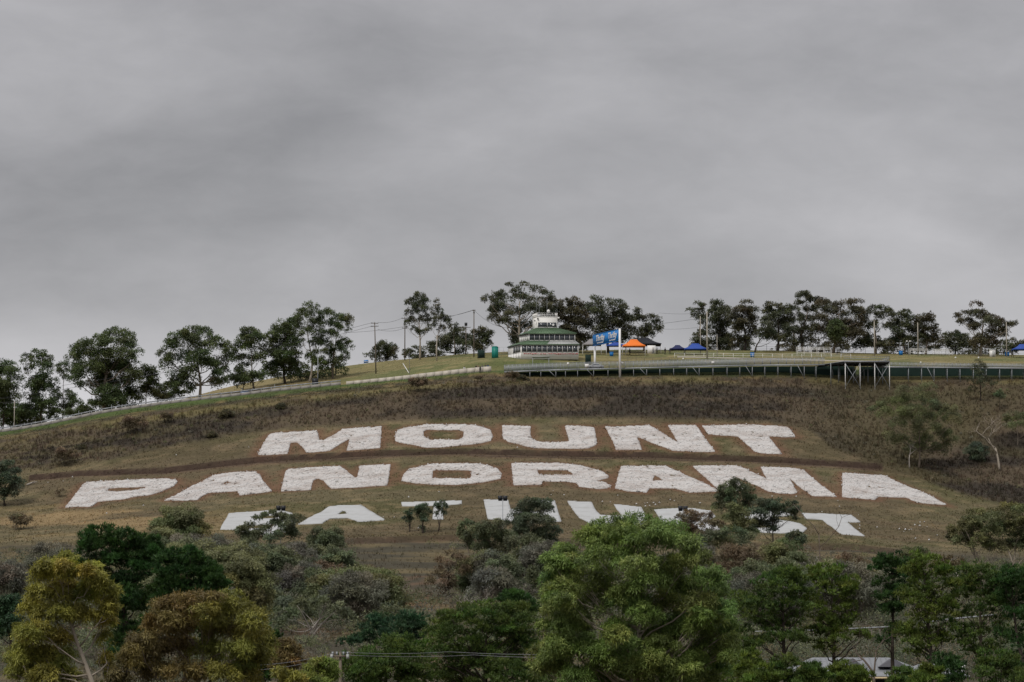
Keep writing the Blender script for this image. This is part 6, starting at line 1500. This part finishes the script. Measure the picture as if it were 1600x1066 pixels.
bin_('blue bin at the fence right of the viewing platform', 1407.5, 972, 1.0, 1.1, m_bin, group=gb)
bin_('blue bin at the right, below the last light pole', 1573.5, 975, 1.1, 1.0, m_bin, group=gb)
# teal tank: ribbed cylinder
a = G(773.5, 936); r = empty('portable_toilet', a, 'teal green portable toilet cabin left of the white tower', 'portable toilet')
hh = at(770, 541.2, 936)[2] - a[2]
mb = MB(); 
for k in range(10):
    t = k * 2 * math.pi / 10
mb.prism([(.82 * math.cos(t), .82 * math.sin(t), -.3) for t in np.linspace(0, 2 * math.pi, 13)[:-1]], [(.82 * math.cos(t), .82 * math.sin(t), hh - .2) for t in np.linspace(0, 2 * math.pi, 13)[:-1]]); mb.build('cabin', m_teal, r)
mb = MB(); mb.prism([(.88 * math.cos(t), .88 * math.sin(t), hh - .2) for t in np.linspace(0, 2 * math.pi, 13)[:-1]], [(.5 * math.cos(t), .5 * math.sin(t), hh) for t in np.linspace(0, 2 * math.pi, 13)[:-1]]); mb.build('roof', m_teal, r)
for t in np.linspace(0, 2 * math.pi, 13)[:-1]: mb = MB(); mb.bar((.83 * math.cos(t), .83 * math.sin(t), -.2), (.83 * math.cos(t), .83 * math.sin(t), hh - .25), .06); mb.build('rib', m_teal, r)
def cage(label, px, D, w, h, mat):
    a = G(px, D); r = empty('mesh_cage', a, label, 'cage')
    for x in np.linspace(-w / 2, w / 2, 7):
        for y in (-w / 2, w / 2): mb = MB(); mb.bar((x, y, -.3), (x, y, h * (1 if y > 0 else .95)), .09); mb.build('bar', mat, r)
    for z in (.15, h * .5, h * .93):
        for y in (-w / 2, w / 2): mb = MB(); mb.bar((-w / 2, y, z), (w / 2, y, z), .09); mb.build('rail', mat, r)
    mb = MB(); mb.box((0, 0, h * .45), (w * .9, .04, h * .85)); mb.build('netting', m_tealn, r)
cage('dark green mesh cage by the tall pole, left of the teal toilet', 752, 940, 1.9, 2.3, m_tealn)
cage('dark green mesh gate between the tower and the billboard', 919, 926, 1.4, 2.5, m_tealn)
# white shed
a = G(1550.5, 968); r = empty('shed', a, 'small white shed at the right end of the crest', 'shed')
mb = MB(); mb.box((0, 0, .85), (1.5, 1.5, 1.9)); mb.build('wall', m_white, r)
mb = MB(); mb.prism([(-.85, -.85, 1.8), (.85, -.85, 1.8), (.85, .85, 1.8), (-.85, .85, 1.8)], [(-.85, -.1, 2.1), (.85, -.1, 2.1), (.85, .1, 2.1), (-.85, .1, 2.1)]); mb.build('roof', m_greyroof, r)
mb = MB(); mb.box((.2, -.77, .7), (.6, .05, 1.5)); mb.build('door', m_greyroof, r)
# bleacher / shelter frames
def frame(label, px, D, w, d, h, n, top=True):
    a = G(px, D); r = empty('bleacher_frame', a, label, 'bleacher', 'pale pipe frames on the right crest')
    for x in np.linspace(-w / 2, w / 2, n):
        for y, hz in ((-d / 2, h * .6), (d / 2, h)):
            gz = float(zat(a[0] + x, a[1] + y)) - a[2]; mb = MB(); mb.bar((x, y, gz - .2), (x, y, hz), .08); mb.build('post', m_white, r)
    for y, hz in ((-d / 2, h * .6), (d / 2, h), (0, h * .8), (-d / 2, h * .3)):
        mb = MB(); mb.bar((-w / 2, y, hz), (w / 2, y, hz), .18, .09); mb.build('seat_plank', m_white, r)
frame('widest pale bleacher frame, in front of the olive-tinted gum grove', 1272, 958, 9.0, 4.0, 2.6, 6)
frame('pale pipe frame right of the middle light pole', 1436, 975, 5.0, 3.0, 1.9, 5)
frame('rightmost pale pipe frame, with a peaked top', 1473, 975, 5.0, 3.0, 1.9, 7)
# black box with teal foot by the road
a = G(492.3, 903.0); r = empty('screen_box', a, 'black square box on a teal foot standing at the crest road', 'box')
hz = at(492, 591.4, 903)[2] - a[2]
mb = MB(); mb.box((0, 0, (hz + .75) / 2), (1.55, .7, hz - .75)); mb.build('cabinet', m_black, r)
mb = MB(); mb.box((0, 0, .3), (1.45, .8, .9)); mb.build('foot', m_teal, r)
for x in (-.45, 0, .45): mb = MB(); mb.box((x, -.36, (hz + .75) / 2), (.03, .04, hz - .85)); mb.build('panel_joint', m_dark, r)
# blue banners by the road
def banner(label, px, D, w, h, skew=0.0):
    a = G(px, D); r = empty('banner', a, label, 'banner', 'blue banners by the crest road')
    mb = MB(); mb.prism([(-w / 2, 0, .35), (w / 2, 0, .35 + skew), (w / 2, .05, .35 + skew), (-w / 2, .05, .35)], [(-w / 2, 0, .35 + h), (w / 2, 0, .35 + h + skew), (w / 2, .05, .35 + h + skew), (-w / 2, .05, .35 + h)]); mb.build('sheet', m_bin, r)
    for x in (-w / 2, w / 2): mb = MB(); mb.bar((x, .06, -.2), (x, .06, .4 + h + (skew if x > 0 else 0)), .06); mb.build('stake', m_gal, r)
    g = np.random.default_rng(int(px)); mb = MB()
    for k in range(3):
        x = -w * .3 + k * w * .28; mb.box((x, -.02, .35 + h / 2 + skew * .5), (w * .16, .03, h * .3))
    mb.build('white_print', m_white, r)
banner('blue banner left of the black box, on the far side of the road', 447.5, 913.5, 2.2, .75, .25)
banner('long low pale blue banner on the barrier at the foot of the mown field', 386, 904.5, 3.2, .42, .2)
banner('small blue sign on the skyline left of the tall double-armed pole', 572, 996, 1.2, .8, .1)
# white marker balls and small things seen as dots on the right field
def marker(label, px, py, D=955):
    p = hit(px, py + 2.5, 905, 1000); r = empty('marker_post', p, label, 'marker', 'white marker balls on the right field')
    mb = MB(); mb.tube([(0, 0, -.2), (0, 0, .5)], .04, 5); mb.build('stake', m_gal, r)
    bm = bmesh.new(); bmesh.ops.create_uvsphere(bm, u_segments=10, v_segments=6, radius=.22, matrix=Matrix.Translation((0, 0, .6))); me = bpy.data.meshes.new('ball'); bm.to_mesh(me); bm.free(); me.materials.append(m_white); link('ball', me, r)
marker('white ball on a stake right of the rightmost pipe frame', 1493, 560)
marker('white ball on a stake midway to the white shed', 1529, 560)
marker('white ball on a stake low on the field by the lower walkway', 1438.6, 568)
marker('white ball on a stake in the grass below the royal blue gazebo', 1067.5, 562)
# car on the road behind the walkway
a = G(930.5, 906.5); a[2] += .1; r = empty('parked_car', a, 'silver car whose roof shows above the walkway railing under the billboard', 'car')
prof = [(-2.1, .35), (-2.1, .85), (-1.75, .98), (-1.15, 1.05), (-.55, 1.48), (.55, 1.52), (1.35, 1.08), (2.05, .95), (2.1, .35)]
mb = MB(); mb.prism([(x, -.82, z) for x, z in prof], [(x, .82, z) for x, z in prof]); mb.build('body', m_car, r)
for y in (-.835, .835):
    mb = MB(); q2 = [(-1.0, y, 1.06), (1.15, y, 1.08), (.5, y, 1.42), (-.5, y, 1.40)]; mb.prism(q2, [(x, y + .01 * (1 if y > 0 else -1), z) for x, _, z in q2]); mb.build('side_window', m_glass, r)
    for x in (-1.3, 1.3):
        mb = MB(); mb.tube([(x, y * .8, .33), (x, y * 1.02, .33)], .33, 14); mb.build('wheel', m_black, r)
# ------------------------------------------------------------------ poles
def pole(name, label, px, D, top_py, r=.14, mat=m_wood, arms=(), group=None, cat='power pole', lamp=None, extra=None, lean=0.0):
    a = G(px, D); h = at(px, top_py, D)[2] - a[2]; root = empty(name, a, label, cat, group)
    mb = MB(); mb.tube([(0, 0, -.6), (lean * .5, 0, h * .5), (lean, 0, h)], [r, r * .85, r * .68], 8); mb.build('pole', mat, root)
    for dz, w, rot in arms:
        mb = MB(); c, s_ = math.cos(rot), math.sin(rot); mb.bar((-w / 2 * c + lean, -w / 2 * s_ - .15, h - dz), (w / 2 * c + lean, w / 2 * s_ - .15, h - dz), .11); am = mb.build('crossarm', mat, root)
        for t in (-.45, -.2, .2, .45):
            mb = MB(); mb.tube([(t * w * c + lean, t * w * s_ - .15, h - dz + .05), (t * w * c + lean, t * w * s_ - .15, h - dz + .3)], [.05, .07], 6); mb.build('insulator', m_gal, am)
    if lamp == 'box': mb = MB(); mb.box((0, -.3, h + .1), (.75, .6, .8)); mb.build('transformer', m_dark, root)
    if lamp == 'flood':
        mb = MB(); mb.bar((-.5, 0, h - .05), (.5, 0, h - .05), .08); mb.build('lamp_bar', m_gal, root)
        for x in (-.42, .42): mb = MB(); mb.box((x, -.15, h + .1), (.42, .2, .3)); mb.build('floodlight', m_white, root)
    return root, a, h
pg = 'poles along the crest'
P1 = pole('power_pole', 'timber power pole with two crossarms standing on the mown field', 587.5, 938, 503.5, .17, m_wood, ((.35, 1.9, .2), (1.15, 2.1, -.3)), pg, lean=-.4)
P2 = pole('power_pole', 'timber power pole with crossarms left of the tall airy gum', 632.5, 978, 496, .16, m_wood, ((.4, 2.0, .5), (3.0, 1.4, .3)), pg)
P3 = pole('power_pole', 'tallest timber pole left of the teal toilet, with a small crossarm', 740.5, 958, 484, .17, m_wood, ((.3, .8, .2), (.9, .7, 1.0)), pg)
P4 = pole('power_pole', 'pole with a dark transformer box, left of the tallest pole', 728, 975, 507.5, .15, m_wood, ((.8, 2.5, .15),), pg, lamp='box')
P5 = pole('light_pole', 'thin grey pole behind the black box on the road', 496.5, 908, 553, .12, m_gal, (), pg, 'light pole')
pole('tall_post', 'left one of two pale poles in front of the flat-topped gum', 520.5, 946, 545, .16, m_woodp, (), pg, 'post', lean=.15)
pole('tall_post', 'right one of two pale poles in front of the flat-topped gum', 524.5, 946, 543, .14, m_woodp, (), pg, 'post', lean=-.25)
pole('light_pole', 'pale post by the road at the far left', 22, 914, 627, .12, m_woodp, (), pg, 'light pole')
pole('tall_post', 'pale post standing at the trunk of the weeping gum', 682.5, 958, 524, .14, m_woodp, (), pg, 'post')
P6 = pole('light_pole', 'tall pale pole beside the royal blue gazebo', 1105, 944, 487, .20, m_woodp, (), pg, 'light pole')
pole('light_pole', 'slimmer pale pole just left of the tall pale pole', 1094.5, 965, 494, .15, m_woodp, (), pg, 'light pole')
pole('light_pole', 'short thin pole right of the royal blue gazebo', 1120.5, 950, 523, .10, m_woodp, (), pg, 'light pole')
pole('light_pole', 'tall light pole rising right of the viewing platform', 1366.5, 964, 500, .17, m_woodp, ((.15, .7, .1),), pg, 'light pole')
pole('light_pole', 'short lamp pole with twin floodlights left of the middle light pole', 1419.5, 968, 534, .10, m_gal, (), pg, 'light pole', lamp='flood')
pole('light_pole', 'grey light pole between the two hanging gums', 1434.5, 966, 504, .15, m_woodp, (), pg, 'light pole')
pole('light_pole', 'grey light pole in front of the last large gum', 1573, 970, 503, .15, m_woodp, (), pg, 'light pole')
pole('flag_pole', 'thin pole on the platform side of the widest bleacher frame', 1315, 962, 545, .08, m_gal, (), pg, 'pole')
def wire(label, pts, sag=.8, r=.035, group='power lines over the crest'):
    pts = [np.asarray(p, float) for p in pts]; Q = []
    for a, b in zip(pts[:-1], pts[1:]):
        for t in np.linspace(0, 1, 14, endpoint=False): Q.append(a * (1 - t) + b * t - (0, 0, sag * 4 * t * (1 - t)))
    Q.append(pts[-1]); o = Q[0].copy(); mb = MB(); mb.tube(np.array(Q), r, 4, cap=False)
    tag(mb.build('power_line', m_wire, None, off=o, loc=o), label, 'power line', group)
tp = lambda P, dx=0, dz=0: P[1] + np.array([dx, -.15, P[2] + dz])
wire('power line from the left edge up to the double-armed pole, upper', [at(-30, 622, 920), at(100, 602, 915), tp(P1, -.8, -.1)], 1.2)
wire('power line from the left edge up to the double-armed pole, lower', [at(-30, 629, 920), at(100, 608, 915), tp(P1, -.8, -1.0)], 1.2)
wire('power line between the double-armed pole and the pole by the tall airy gum', [tp(P1, .4, -.1), tp(P2, -.5, -.1)], .5)
wire('low power line between the double-armed pole and the pole by the tall airy gum', [tp(P1, .4, -1.9), tp(P2, -.3, -3.0)], .6)
wire('power line from the pole by the tall airy gum to the tallest pole', [tp(P2, .5, -.1), tp(P3, -.2, -.2)], 1.0)
wire('power line falling from the tallest pole behind the tower', [tp(P3, .2, -.3), at(800, 512, 968), at(1090, 498, 970)], 1.4)
wire('power line leaving the tallest pole to the left, highest', [tp(P3, -.2, -.1), at(540, 520, 985)], 1.2)
wire('power line behind the marquee, upper', [at(1030, 489, 985), at(1094.5, 489, 966)], .3, .025)
wire('power line behind the marquee, lower', [at(1030, 514, 985), at(1094.5, 511, 966)], .3, .025)
wire('stay wire sloping to the ground right of the double-armed pole', [at(640, 548, 960), G(640, 925)], .05, .05, None)
a = G(640, 926); b = at(629.5, 568, 938)
o = a; r = MB(); r.bar((0, 0, -.2), b - a, .13); tag(r.build('leaning_pole', m_white, None, loc=a), 'white pole leaning over the grass right of the double-armed pole', 'pole')

# twin dark floodlights on thin poles by the lowest word
def solar(label, px, D, py_top, w=1.0):
    a = G(px, D); h = at(px, py_top, D)[2] - a[2]; r = empty('floodlight_pole', a, label, 'floodlight', 'twin black floodlights by the lowest word')
    mb = MB(); mb.tube([(0, 0, -.4), (0, 0, h)], .07, 6); mb.build('pole', m_gal, r)
    mb = MB(); mb.bar((-.75, 0, h - .3), (.75, 0, h - .3), .08); mb.build('crossbar', m_dark, r)
    for x in (-.48, .48):
        mb = MB(); mb.prism([(x - .36, -.1, h - .65), (x + .36, -.1, h - .65), (x + .36, .35, h - .55), (x - .36, .35, h - .55)], [(x - .44, -.25, h + .3), (x + .44, -.25, h + .3), (x + .44, .2, h + .35), (x - .44, .2, h + .35)]); mb.build('lamp_housing', m_black, r)
solar('twin black floodlight above the trees over the letter B', 438.5, 692, 793)
solar('twin black floodlight on a white pole before the letter H', 785.5, 684, 777.5)
solar('twin black floodlight over the letter R of the lowest word', 1067.5, 690, 793.5)

# fallen log left of the letter P
p = hit(50, 757, 640, 880)
mb = MB(); q2 = hit(42, 759, 640, 880); mb.tube([q2 - p + (0, 0, .2), (0, 0, .35), (1.2, .4, .6)], [.22, .2, .06], 6); mb.tube([(0, 0, .3), (.8, -.8, .8)], [.12, .03], 5); tag(mb.build('fallen_log', m_bark_dead, loc=p), 'grey fallen log lying right of the tree at the left edge', 'log')

# ------------------------------------------------------------------ people
m_skin = material('skin', (0.34, 0.21, 0.15), rough=.6, var=.03)
m_hair = material('dark_hair', (0.02, 0.015, 0.012), rough=.7, var=.1)
CL = {n: material('cloth_' + n, c, rough=.9, var=.08) for n, c in dict(black=(.015, .016, .02), navy=(.02, .03, .07), white=(.6, .6, .58), grey=(.14, .14, .15), red=(.25, .03, .03), tan=(.25, .18, .12), blue=(.03, .07, .20)).items()}
def person(label, px, D, shirt, trousers, pose='stand', h=1.75, rz=0.0, group=None, dz=0.0):
    a = G(px, D) + (0, 0, dz); root = empty('person', a, label, 'person', group, rz)
    k = h / 1.75
    J = dict(pel=(0, 0, .95), spi=(0, .01, 1.15), che=(0, .01, 1.36), nec=(0, 0, 1.50), hea=(0, -.015, 1.60), top=(0, -.01, 1.72),
             shl=(-.17, .01, 1.42), ell=(-.24, .03, 1.14), wrl=(-.23, -.08, .90), hal=(-.22, -.11, .80), shr=(.17, .01, 1.42), elr=(.24, .03, 1.14), wrr=(.23, -.08, .90), har=(.22, -.11, .80),
             hil=(-.09, 0, .90), knl=(-.11, -.02, .49), anl=(-.12, .02, .08), tol=(-.13, -.14, .03), hir=(.09, 0, .90), knr=(.11, -.02, .49), anr=(.12, .02, .08), tor=(.13, -.14, .03))
    if pose == 'camera': J.update(ell=(-.25, -.12, 1.22), wrl=(-.12, -.26, 1.46), hal=(-.06, -.28, 1.52), elr=(.25, -.12, 1.22), wrr=(.12, -.26, 1.46), har=(.06, -.28, 1.52))
    if pose == 'reach': J.update(elr=(.38, -.05, 1.30), wrr=(.60, -.08, 1.26), har=(.70, -.08, 1.26))
    if pose == 'walk': J.update(knl=(-.10, -.2, .52), anl=(-.11, -.22, .10), tol=(-.11, -.38, .06), knr=(.10, .08, .50), anr=(.11, .32, .14), tor=(.11, .22, .04), wrl=(-.24, .1, .92), hal=(-.24, .12, .82), wrr=(.24, -.22, .95), har=(.23, -.28, .88))
    if pose == 'lean': J.update(spi=(0, -.05, 1.13), che=(0, -.13, 1.32), nec=(0, -.2, 1.44), hea=(0, -.25, 1.53), top=(0, -.27, 1.65), shl=(-.17, -.14, 1.37), shr=(.17, -.14, 1.37), ell=(-.24, -.25, 1.12), wrl=(-.12, -.42, 1.06), hal=(-.06, -.46, 1.06), elr=(.24, -.25, 1.12), wrr=(.12, -.42, 1.06), har=(.06, -.46, 1.06))
    R = dict(pel=.15, spi=.13, che=.15, nec=.055, hea=.095, top=.075, shl=.07, ell=.045, wrl=.035, hal=.04, shr=.07, elr=.045, wrr=.035, har=.04, hil=.095, knl=.065, anl=.045, tol=.04, hir=.095, knr=.065, anr=.045, tor=.04)
    E = ['pel spi', 'spi che', 'che nec', 'nec hea', 'hea top', 'che shl', 'shl ell', 'ell wrl', 'wrl hal', 'che shr', 'shr elr', 'elr wrr', 'wrr har', 'pel hil', 'hil knl', 'knl anl', 'anl tol', 'pel hir', 'hir knr', 'knr anr', 'anr tor']
    names = list(J); me = bpy.data.meshes.new('body')
    me.from_pydata([tuple(np.array(J[n]) * k) for n in names], [tuple(names.index(q) for q in e.split()) for e in E], [])
    tmp = bpy.data.objects.new('body_tmp', me); COL.objects.link(tmp)
    sk = tmp.modifiers.new('skin', 'SKIN'); sk.use_smooth_shade = True
    for n, vv in zip(names, me.skin_vertices[0].data): vv.radius = (R[n] * k, R[n] * k * (.8 if n in ('pel', 'spi', 'che') else 1)); vv.use_root = (n == 'pel')
    ss = tmp.modifiers.new('sub', 'SUBSURF'); ss.levels = 1; ss.render_levels = 1
    dg = bpy.context.evaluated_depsgraph_get(); bd = bpy.data.meshes.new_from_object(tmp.evaluated_get(dg))
    bpy.data.objects.remove(tmp); bpy.data.meshes.remove(me)
    bd.materials.clear()
    for m in (m_skin, CL[shirt], CL[trousers], m_black): bd.materials.append(m)
    hands = [np.array(J['hal']) * k, np.array(J['har']) * k]; nk = np.array(J['nec']) * k
    for p in bd.polygons:
        c = np.array(p.center)
        if min(np.linalg.norm(c - q) for q in hands) < .12: p.material_index = 0
        elif c[2] > nk[2] + .01: p.material_index = 0
        elif c[2] > .95 * k: p.material_index = 1
        elif c[2] > .10: p.material_index = 2
        else: p.material_index = 3
    bd.name = 'body'; link('body', bd, root)
    bm = bmesh.new(); bmesh.ops.create_icosphere(bm, subdivisions=2, radius=.115 * k)
    hc = (np.array(J['hea']) * .45 + np.array(J['top']) * .55) * k
    for vtx in bm.verts:
        vtx.co.y *= 1.1; 
        if vtx.co.y < -.02 * k: vtx.co.z = max(vtx.co.z, .045 * k)
        vtx.co.z = max(vtx.co.z, -.06 * k); vtx.co += Vector(hc + np.array([0, .022, .02]) * k)
    hm = bpy.data.meshes.new('hair'); bm.to_mesh(hm); bm.free(); hm.materials.append(m_hair); link('hair', hm, root)
    # nose and ears so the head reads as a head
    hp = np.array(J['hea']) * k
    mb = MB(); mb.prism([hp + np.array(q3) * k for q3 in ((-.015, -.085, .0), (.015, -.085, .0), (0, -.085, .05))], [hp + np.array(q3) * k for q3 in ((-.006, -.115, .005), (.006, -.115, .005), (0, -.10, .03))]); mb.build('nose', m_skin, root)
    for x in (-.095, .095): mb = MB(); mb.box(hp + np.array((x, .01, .02)) * k, (.02, .04, .06)); mb.build('ear', m_skin, root)
    return root
gp_ = 'spectators at the end of the concrete wall'
person('person in black standing in front of the end of the concrete wall', 750.3, 900.2, 'black', 'black', 'stand', 1.78, 3.0, gp_, .0)
for lab, px, sh, po, rz in (('person in a white top behind the wall, left of the others', 725.5, 'white', 'lean', 0), ('person in black leaning on the wall, first left of the front figure', 743.5, 'black', 'lean', .3), ('person with a reddish top behind the front figure', 747, 'tan', 'stand', .4),
                        ('person in dark grey looking over the wall just right of the front figure', 754, 'grey', 'lean', -.3), ('person in navy further right behind the wall', 758.5, 'navy', 'camera', .2), ('rightmost person in blue at the end of the wall', 762.5, 'blue', 'lean', -.2)):
    person(lab, px, 903.6, sh, 'navy', po, 1.72, rz, gp_, .1)
person('person in black standing alone on the skyline right of the marquee', 1039.3, 958, 'black', 'black', 'stand', 1.85, .4, 'people by the gazebos', 0)
person('person with outstretched arm beside the marquee', 1026.5, 960, 'grey', 'black', 'reach', 1.8, .2, 'people by the gazebos', 0)
person('person in grey at the open end of the marquee', 1020.5, 960, 'grey', 'navy', 'walk', 1.75, 1.2, 'people by the gazebos', 0)
person('person in navy bent over beside the lone figure in black', 1045.5, 960, 'navy', 'black', 'lean', 1.7, 1.4, 'people by the gazebos', 0)
person('person in the shade under the orange gazebo', 984, 957, 'navy', 'black', 'stand', 1.75, .5, 'people by the gazebos', 0)

# ------------------------------------------------------------------ house behind the pines
D = 330.0
hz = at(1320, 1080, D)[2]
m_iron = material('grey_corrugated_roof', (0.19, 0.20, 0.21), rough=.5, var=.06, scale=.5)
m_iron_d = material('dark_slate_roof', (0.075, 0.075, 0.085), rough=.6, var=.08, scale=.5)
m_cream = material('cream_timber', (0.55, 0.44, 0.26), rough=.7, var=.06)
m_brick = material('brown_brick', (0.16, 0.10, 0.07), rough=.9, var=.12, scale=2)
o = at(1320, 1080, D); gz0 = float(zat(o[0], D)); o[2] = gz0; root = empty('house', o, 'low house with grey iron roofs and a cream veranda behind the pines', 'house')
def hx(px): return (px - 1320) / F * D
def hzp(py, d=0.0): return at(1320, py, D + d)[2] - gz0
def hip(x0, x1, y0, y1, ze, zr_, mat, ins=None, name='roof'):
    ins = ins if ins is not None else (y1 - y0) / 2; ym = (y0 + y1) / 2
    A = [(x0, y0, ze), (x1, y0, ze), (x1, y1, ze), (x0, y1, ze)]; r0_, r1_ = (x0 + ins, ym, zr_), (x1 - ins, ym, zr_)
    mb = MB(); mb.add(A + [r0_, r1_], [[0, 1, 5, 4], [2, 3, 4, 5]], [[1, 2, 5], [3, 0, 4]]); mb.add([p for p in A], [[3, 2, 1, 0]])
    L = x1 - x0
    for s_ in np.arange(.4, L, .5):      # standing ribs on the front slope
        xe = x0 + s_; xt = min(max(xe, r0_[0]), r1_[0]); t = 1.0
        if xe < r0_[0]: t = (xe - x0) / ins
        elif xe > r1_[0]: t = (x1 - xe) / ins
        p1 = np.array((xe, y0 + (ym - y0) * t, ze + (zr_ - ze) * t)); mb.bar((xe, y0, ze + .02), p1 + (0, 0, .02), .05, .05)
    rf = mb.build(name, mat, root)
    mb = MB(); mb.bar((x0, y0 - .05, ze - .05), (x1, y0 - .05, ze - .05), .12, .16); mb.build('gutter', m_greyroof, root); return rf
mb = MB(); mb.box((hx(1345), 4.5, hzp(1058) / 2 - .3), (hx(1440) - hx(1225), 6.5, hzp(1058) + .6)); mb.build('wall', m_brick, root)
mb = MB(); mb.box((hx(1190), 3.5, hzp(1058) / 2 - .3), (hx(1212) - hx(1168), 4.5, hzp(1058) + .6)); mb.build('wall', m_brick, root)
hip(hx(1222), hx(1452), .6, 8.8, hzp(1050), hzp(1027.5, 4.5), m_iron, 3.2)
hip(hx(1158), hx(1240), .3, 6.2, hzp(1059), hzp(1036, 3), m_iron, 2.4)
hip(hx(1400), hx(1518), 1.5, 7.5, hzp(1056), hzp(1037.5, 4), m_iron, 2.6)
# dark dormer in the middle of the main roof
mb = MB(); x0, x1 = hx(1318), hx(1352); zr_, ze = hzp(1029, 2), hzp(1042, 0)
mb.add([(x0, .9, ze), (x1, .9, ze), ((x0 + x1) / 2, .9, zr_), (x0, 4.5, ze), (x1, 4.5, ze), ((x0 + x1) / 2, 4.5, zr_)], [[0, 2, 5, 3], [1, 4, 5, 2]], [[0, 1, 2]]); mb.build('gable', m_iron_d, root)
mb = MB(); x0, x1 = hx(1375), hx(1420)
mb.add([(x0, .8, ze), (x1, .8, ze), ((x0 + x1) / 2, .8, zr_), (x0, 4.5, ze), (x1, 4.5, ze), ((x0 + x1) / 2, 4.5, zr_)], [[0, 2, 5, 3], [1, 4, 5, 2]], [[0, 1, 2]]); mb.build('gable', m_iron_d, root)
# cream barge boards on the left gable
xg0, xg1 = hx(1240), hx(1276); xm = hx(1256); zt_, zl = hzp(1037), hzp(1054)
mb = MB(); mb.add([(xg0, .15, zl), (xg1, .15, zl), (xm, .15, zt_), (xg0, 4, zl), (xg1, 4, zl), (xm, 4, zt_)], [[0, 2, 5, 3], [1, 4, 5, 2]], [[0, 1, 2]]); mb.build('gable', m_iron_d, root)
for xa_ in (xg0, xg1): mb = MB(); mb.bar((xa_, .05, zl), (xm, .05, zt_ + .02), .08, .16); mb.build('bargeboard', m_cream, root)
# veranda
mb = MB(); A = [(hx(1330), -2.2, hzp(1057.5, -2)), (hx(1446), -2.2, hzp(1057.5, -2)), (hx(1446), .7, hzp(1047.5)), (hx(1330), .7, hzp(1047.5))]; mb.prism(A, [tuple(np.array(p) + (0, 0, .06)) for p in A]); mb.build('veranda_roof', m_iron, root)
mb = MB(); mb.bar((hx(1330), -2.15, hzp(1059.5, -2)), (hx(1446), -2.15, hzp(1059.5, -2)), .1, .18); mb.build('veranda_beam', m_cream, root)
for p in (1334, 1358, 1394, 1430, 1445):
    mb = MB(); mb.bar((hx(p), -2.1, -.5), (hx(p), -2.1, hzp(1060, -2)), .13); mb.build('veranda_post', m_cream, root)
for p in (1344, 1376, 1412):
    mb = MB(); mb.box((hx(p), 1.22, 1.3), (1.3, .08, 1.4)); w = mb.build('window', m_cream, root); mb = MB(); mb.box((hx(p), 1.17, 1.3), (1.1, .06, 1.2)); mb.build('pane', m_glass, w)
mb = MB(); mb.tube([(hx(1512), 3.5, hzp(1050)), (hx(1512), 3.5, hzp(1033))], .2, 10); mb.build('flue', m_white, root)
# roadside rail glimpsed through the pines
o = G(1310, 432); root = empty('guard_rail', o, 'pale roadside guard rail glimpsed behind the pines above the house', 'guard rail')
def gr(p): return at(p, np.interp(p, [1180, 1260, 1340, 1400, 1470, 1560], [987, 985, 982, 979, 969, 960]), 432)
px = np.arange(1180, 1560, 13.0)
for k in range(len(px) - 1):
    mb = MB(); mb.bar(gr(px[k]), gr(px[k + 1]), .05, .16); mb.build('rail', m_gal, root, off=o)
    a = gr(px[k]); mb = MB(); mb.bar((a[0], a[1] + .1, min(float(zat(a[0], a[1])), a[2] - .6) - .3), a + (0, .1, .1), .12); mb.build('post', m_wood, root, off=o)

# near power pole at the bottom
NP = pole('power_pole', 'grey timber power pole with a crossarm at the bottom, among the low trees', 531, 240, 1019, .13, m_bark_grey, ((.28, 1.1, .15),), None)
root, a, h = NP
for x in (-.55, .5): mb = MB(); mb.box((x, -.25, h - .3), (.18, .2, .30)); mb.build('fuse_box', m_greyroof, root)
gl = 'wires at the near power pole'
m_wire_l = material('bright_aluminium_cable', (0.26, 0.27, 0.28), rough=.5, var=.05)
def wire2(label, pts, sag=.3):
    global m_wire
    keep = m_wire; m_wire = m_wire_l; wire(label, pts, sag, .011, gl); m_wire = keep
wire2('bright cable running right from the near power pole, upper', [tp(NP, 0, 0), at(700, 1018.5, 268), at(935, 1022, 264), at(1090, 1025, 264), at(1290, 1030, 318)], .12)
wire2('bright cable running right from the near power pole, lower', [tp(NP, .4, -.2), at(740, 1023.5, 268), at(935, 1026, 264), at(1090, 1029, 264), at(1290, 1034, 318)], .12)
wire2('bright cable running left from the near power pole, upper', [tp(NP, -.4, -.05), at(380, 1040, 225), at(200, 1075, 215)], .2)
wire2('bright cable running left from the near power pole, lower', [tp(NP, -.4, -.25), at(380, 1048, 225), at(200, 1085, 215)], .2)
print('leaf triangles', TRI[0])
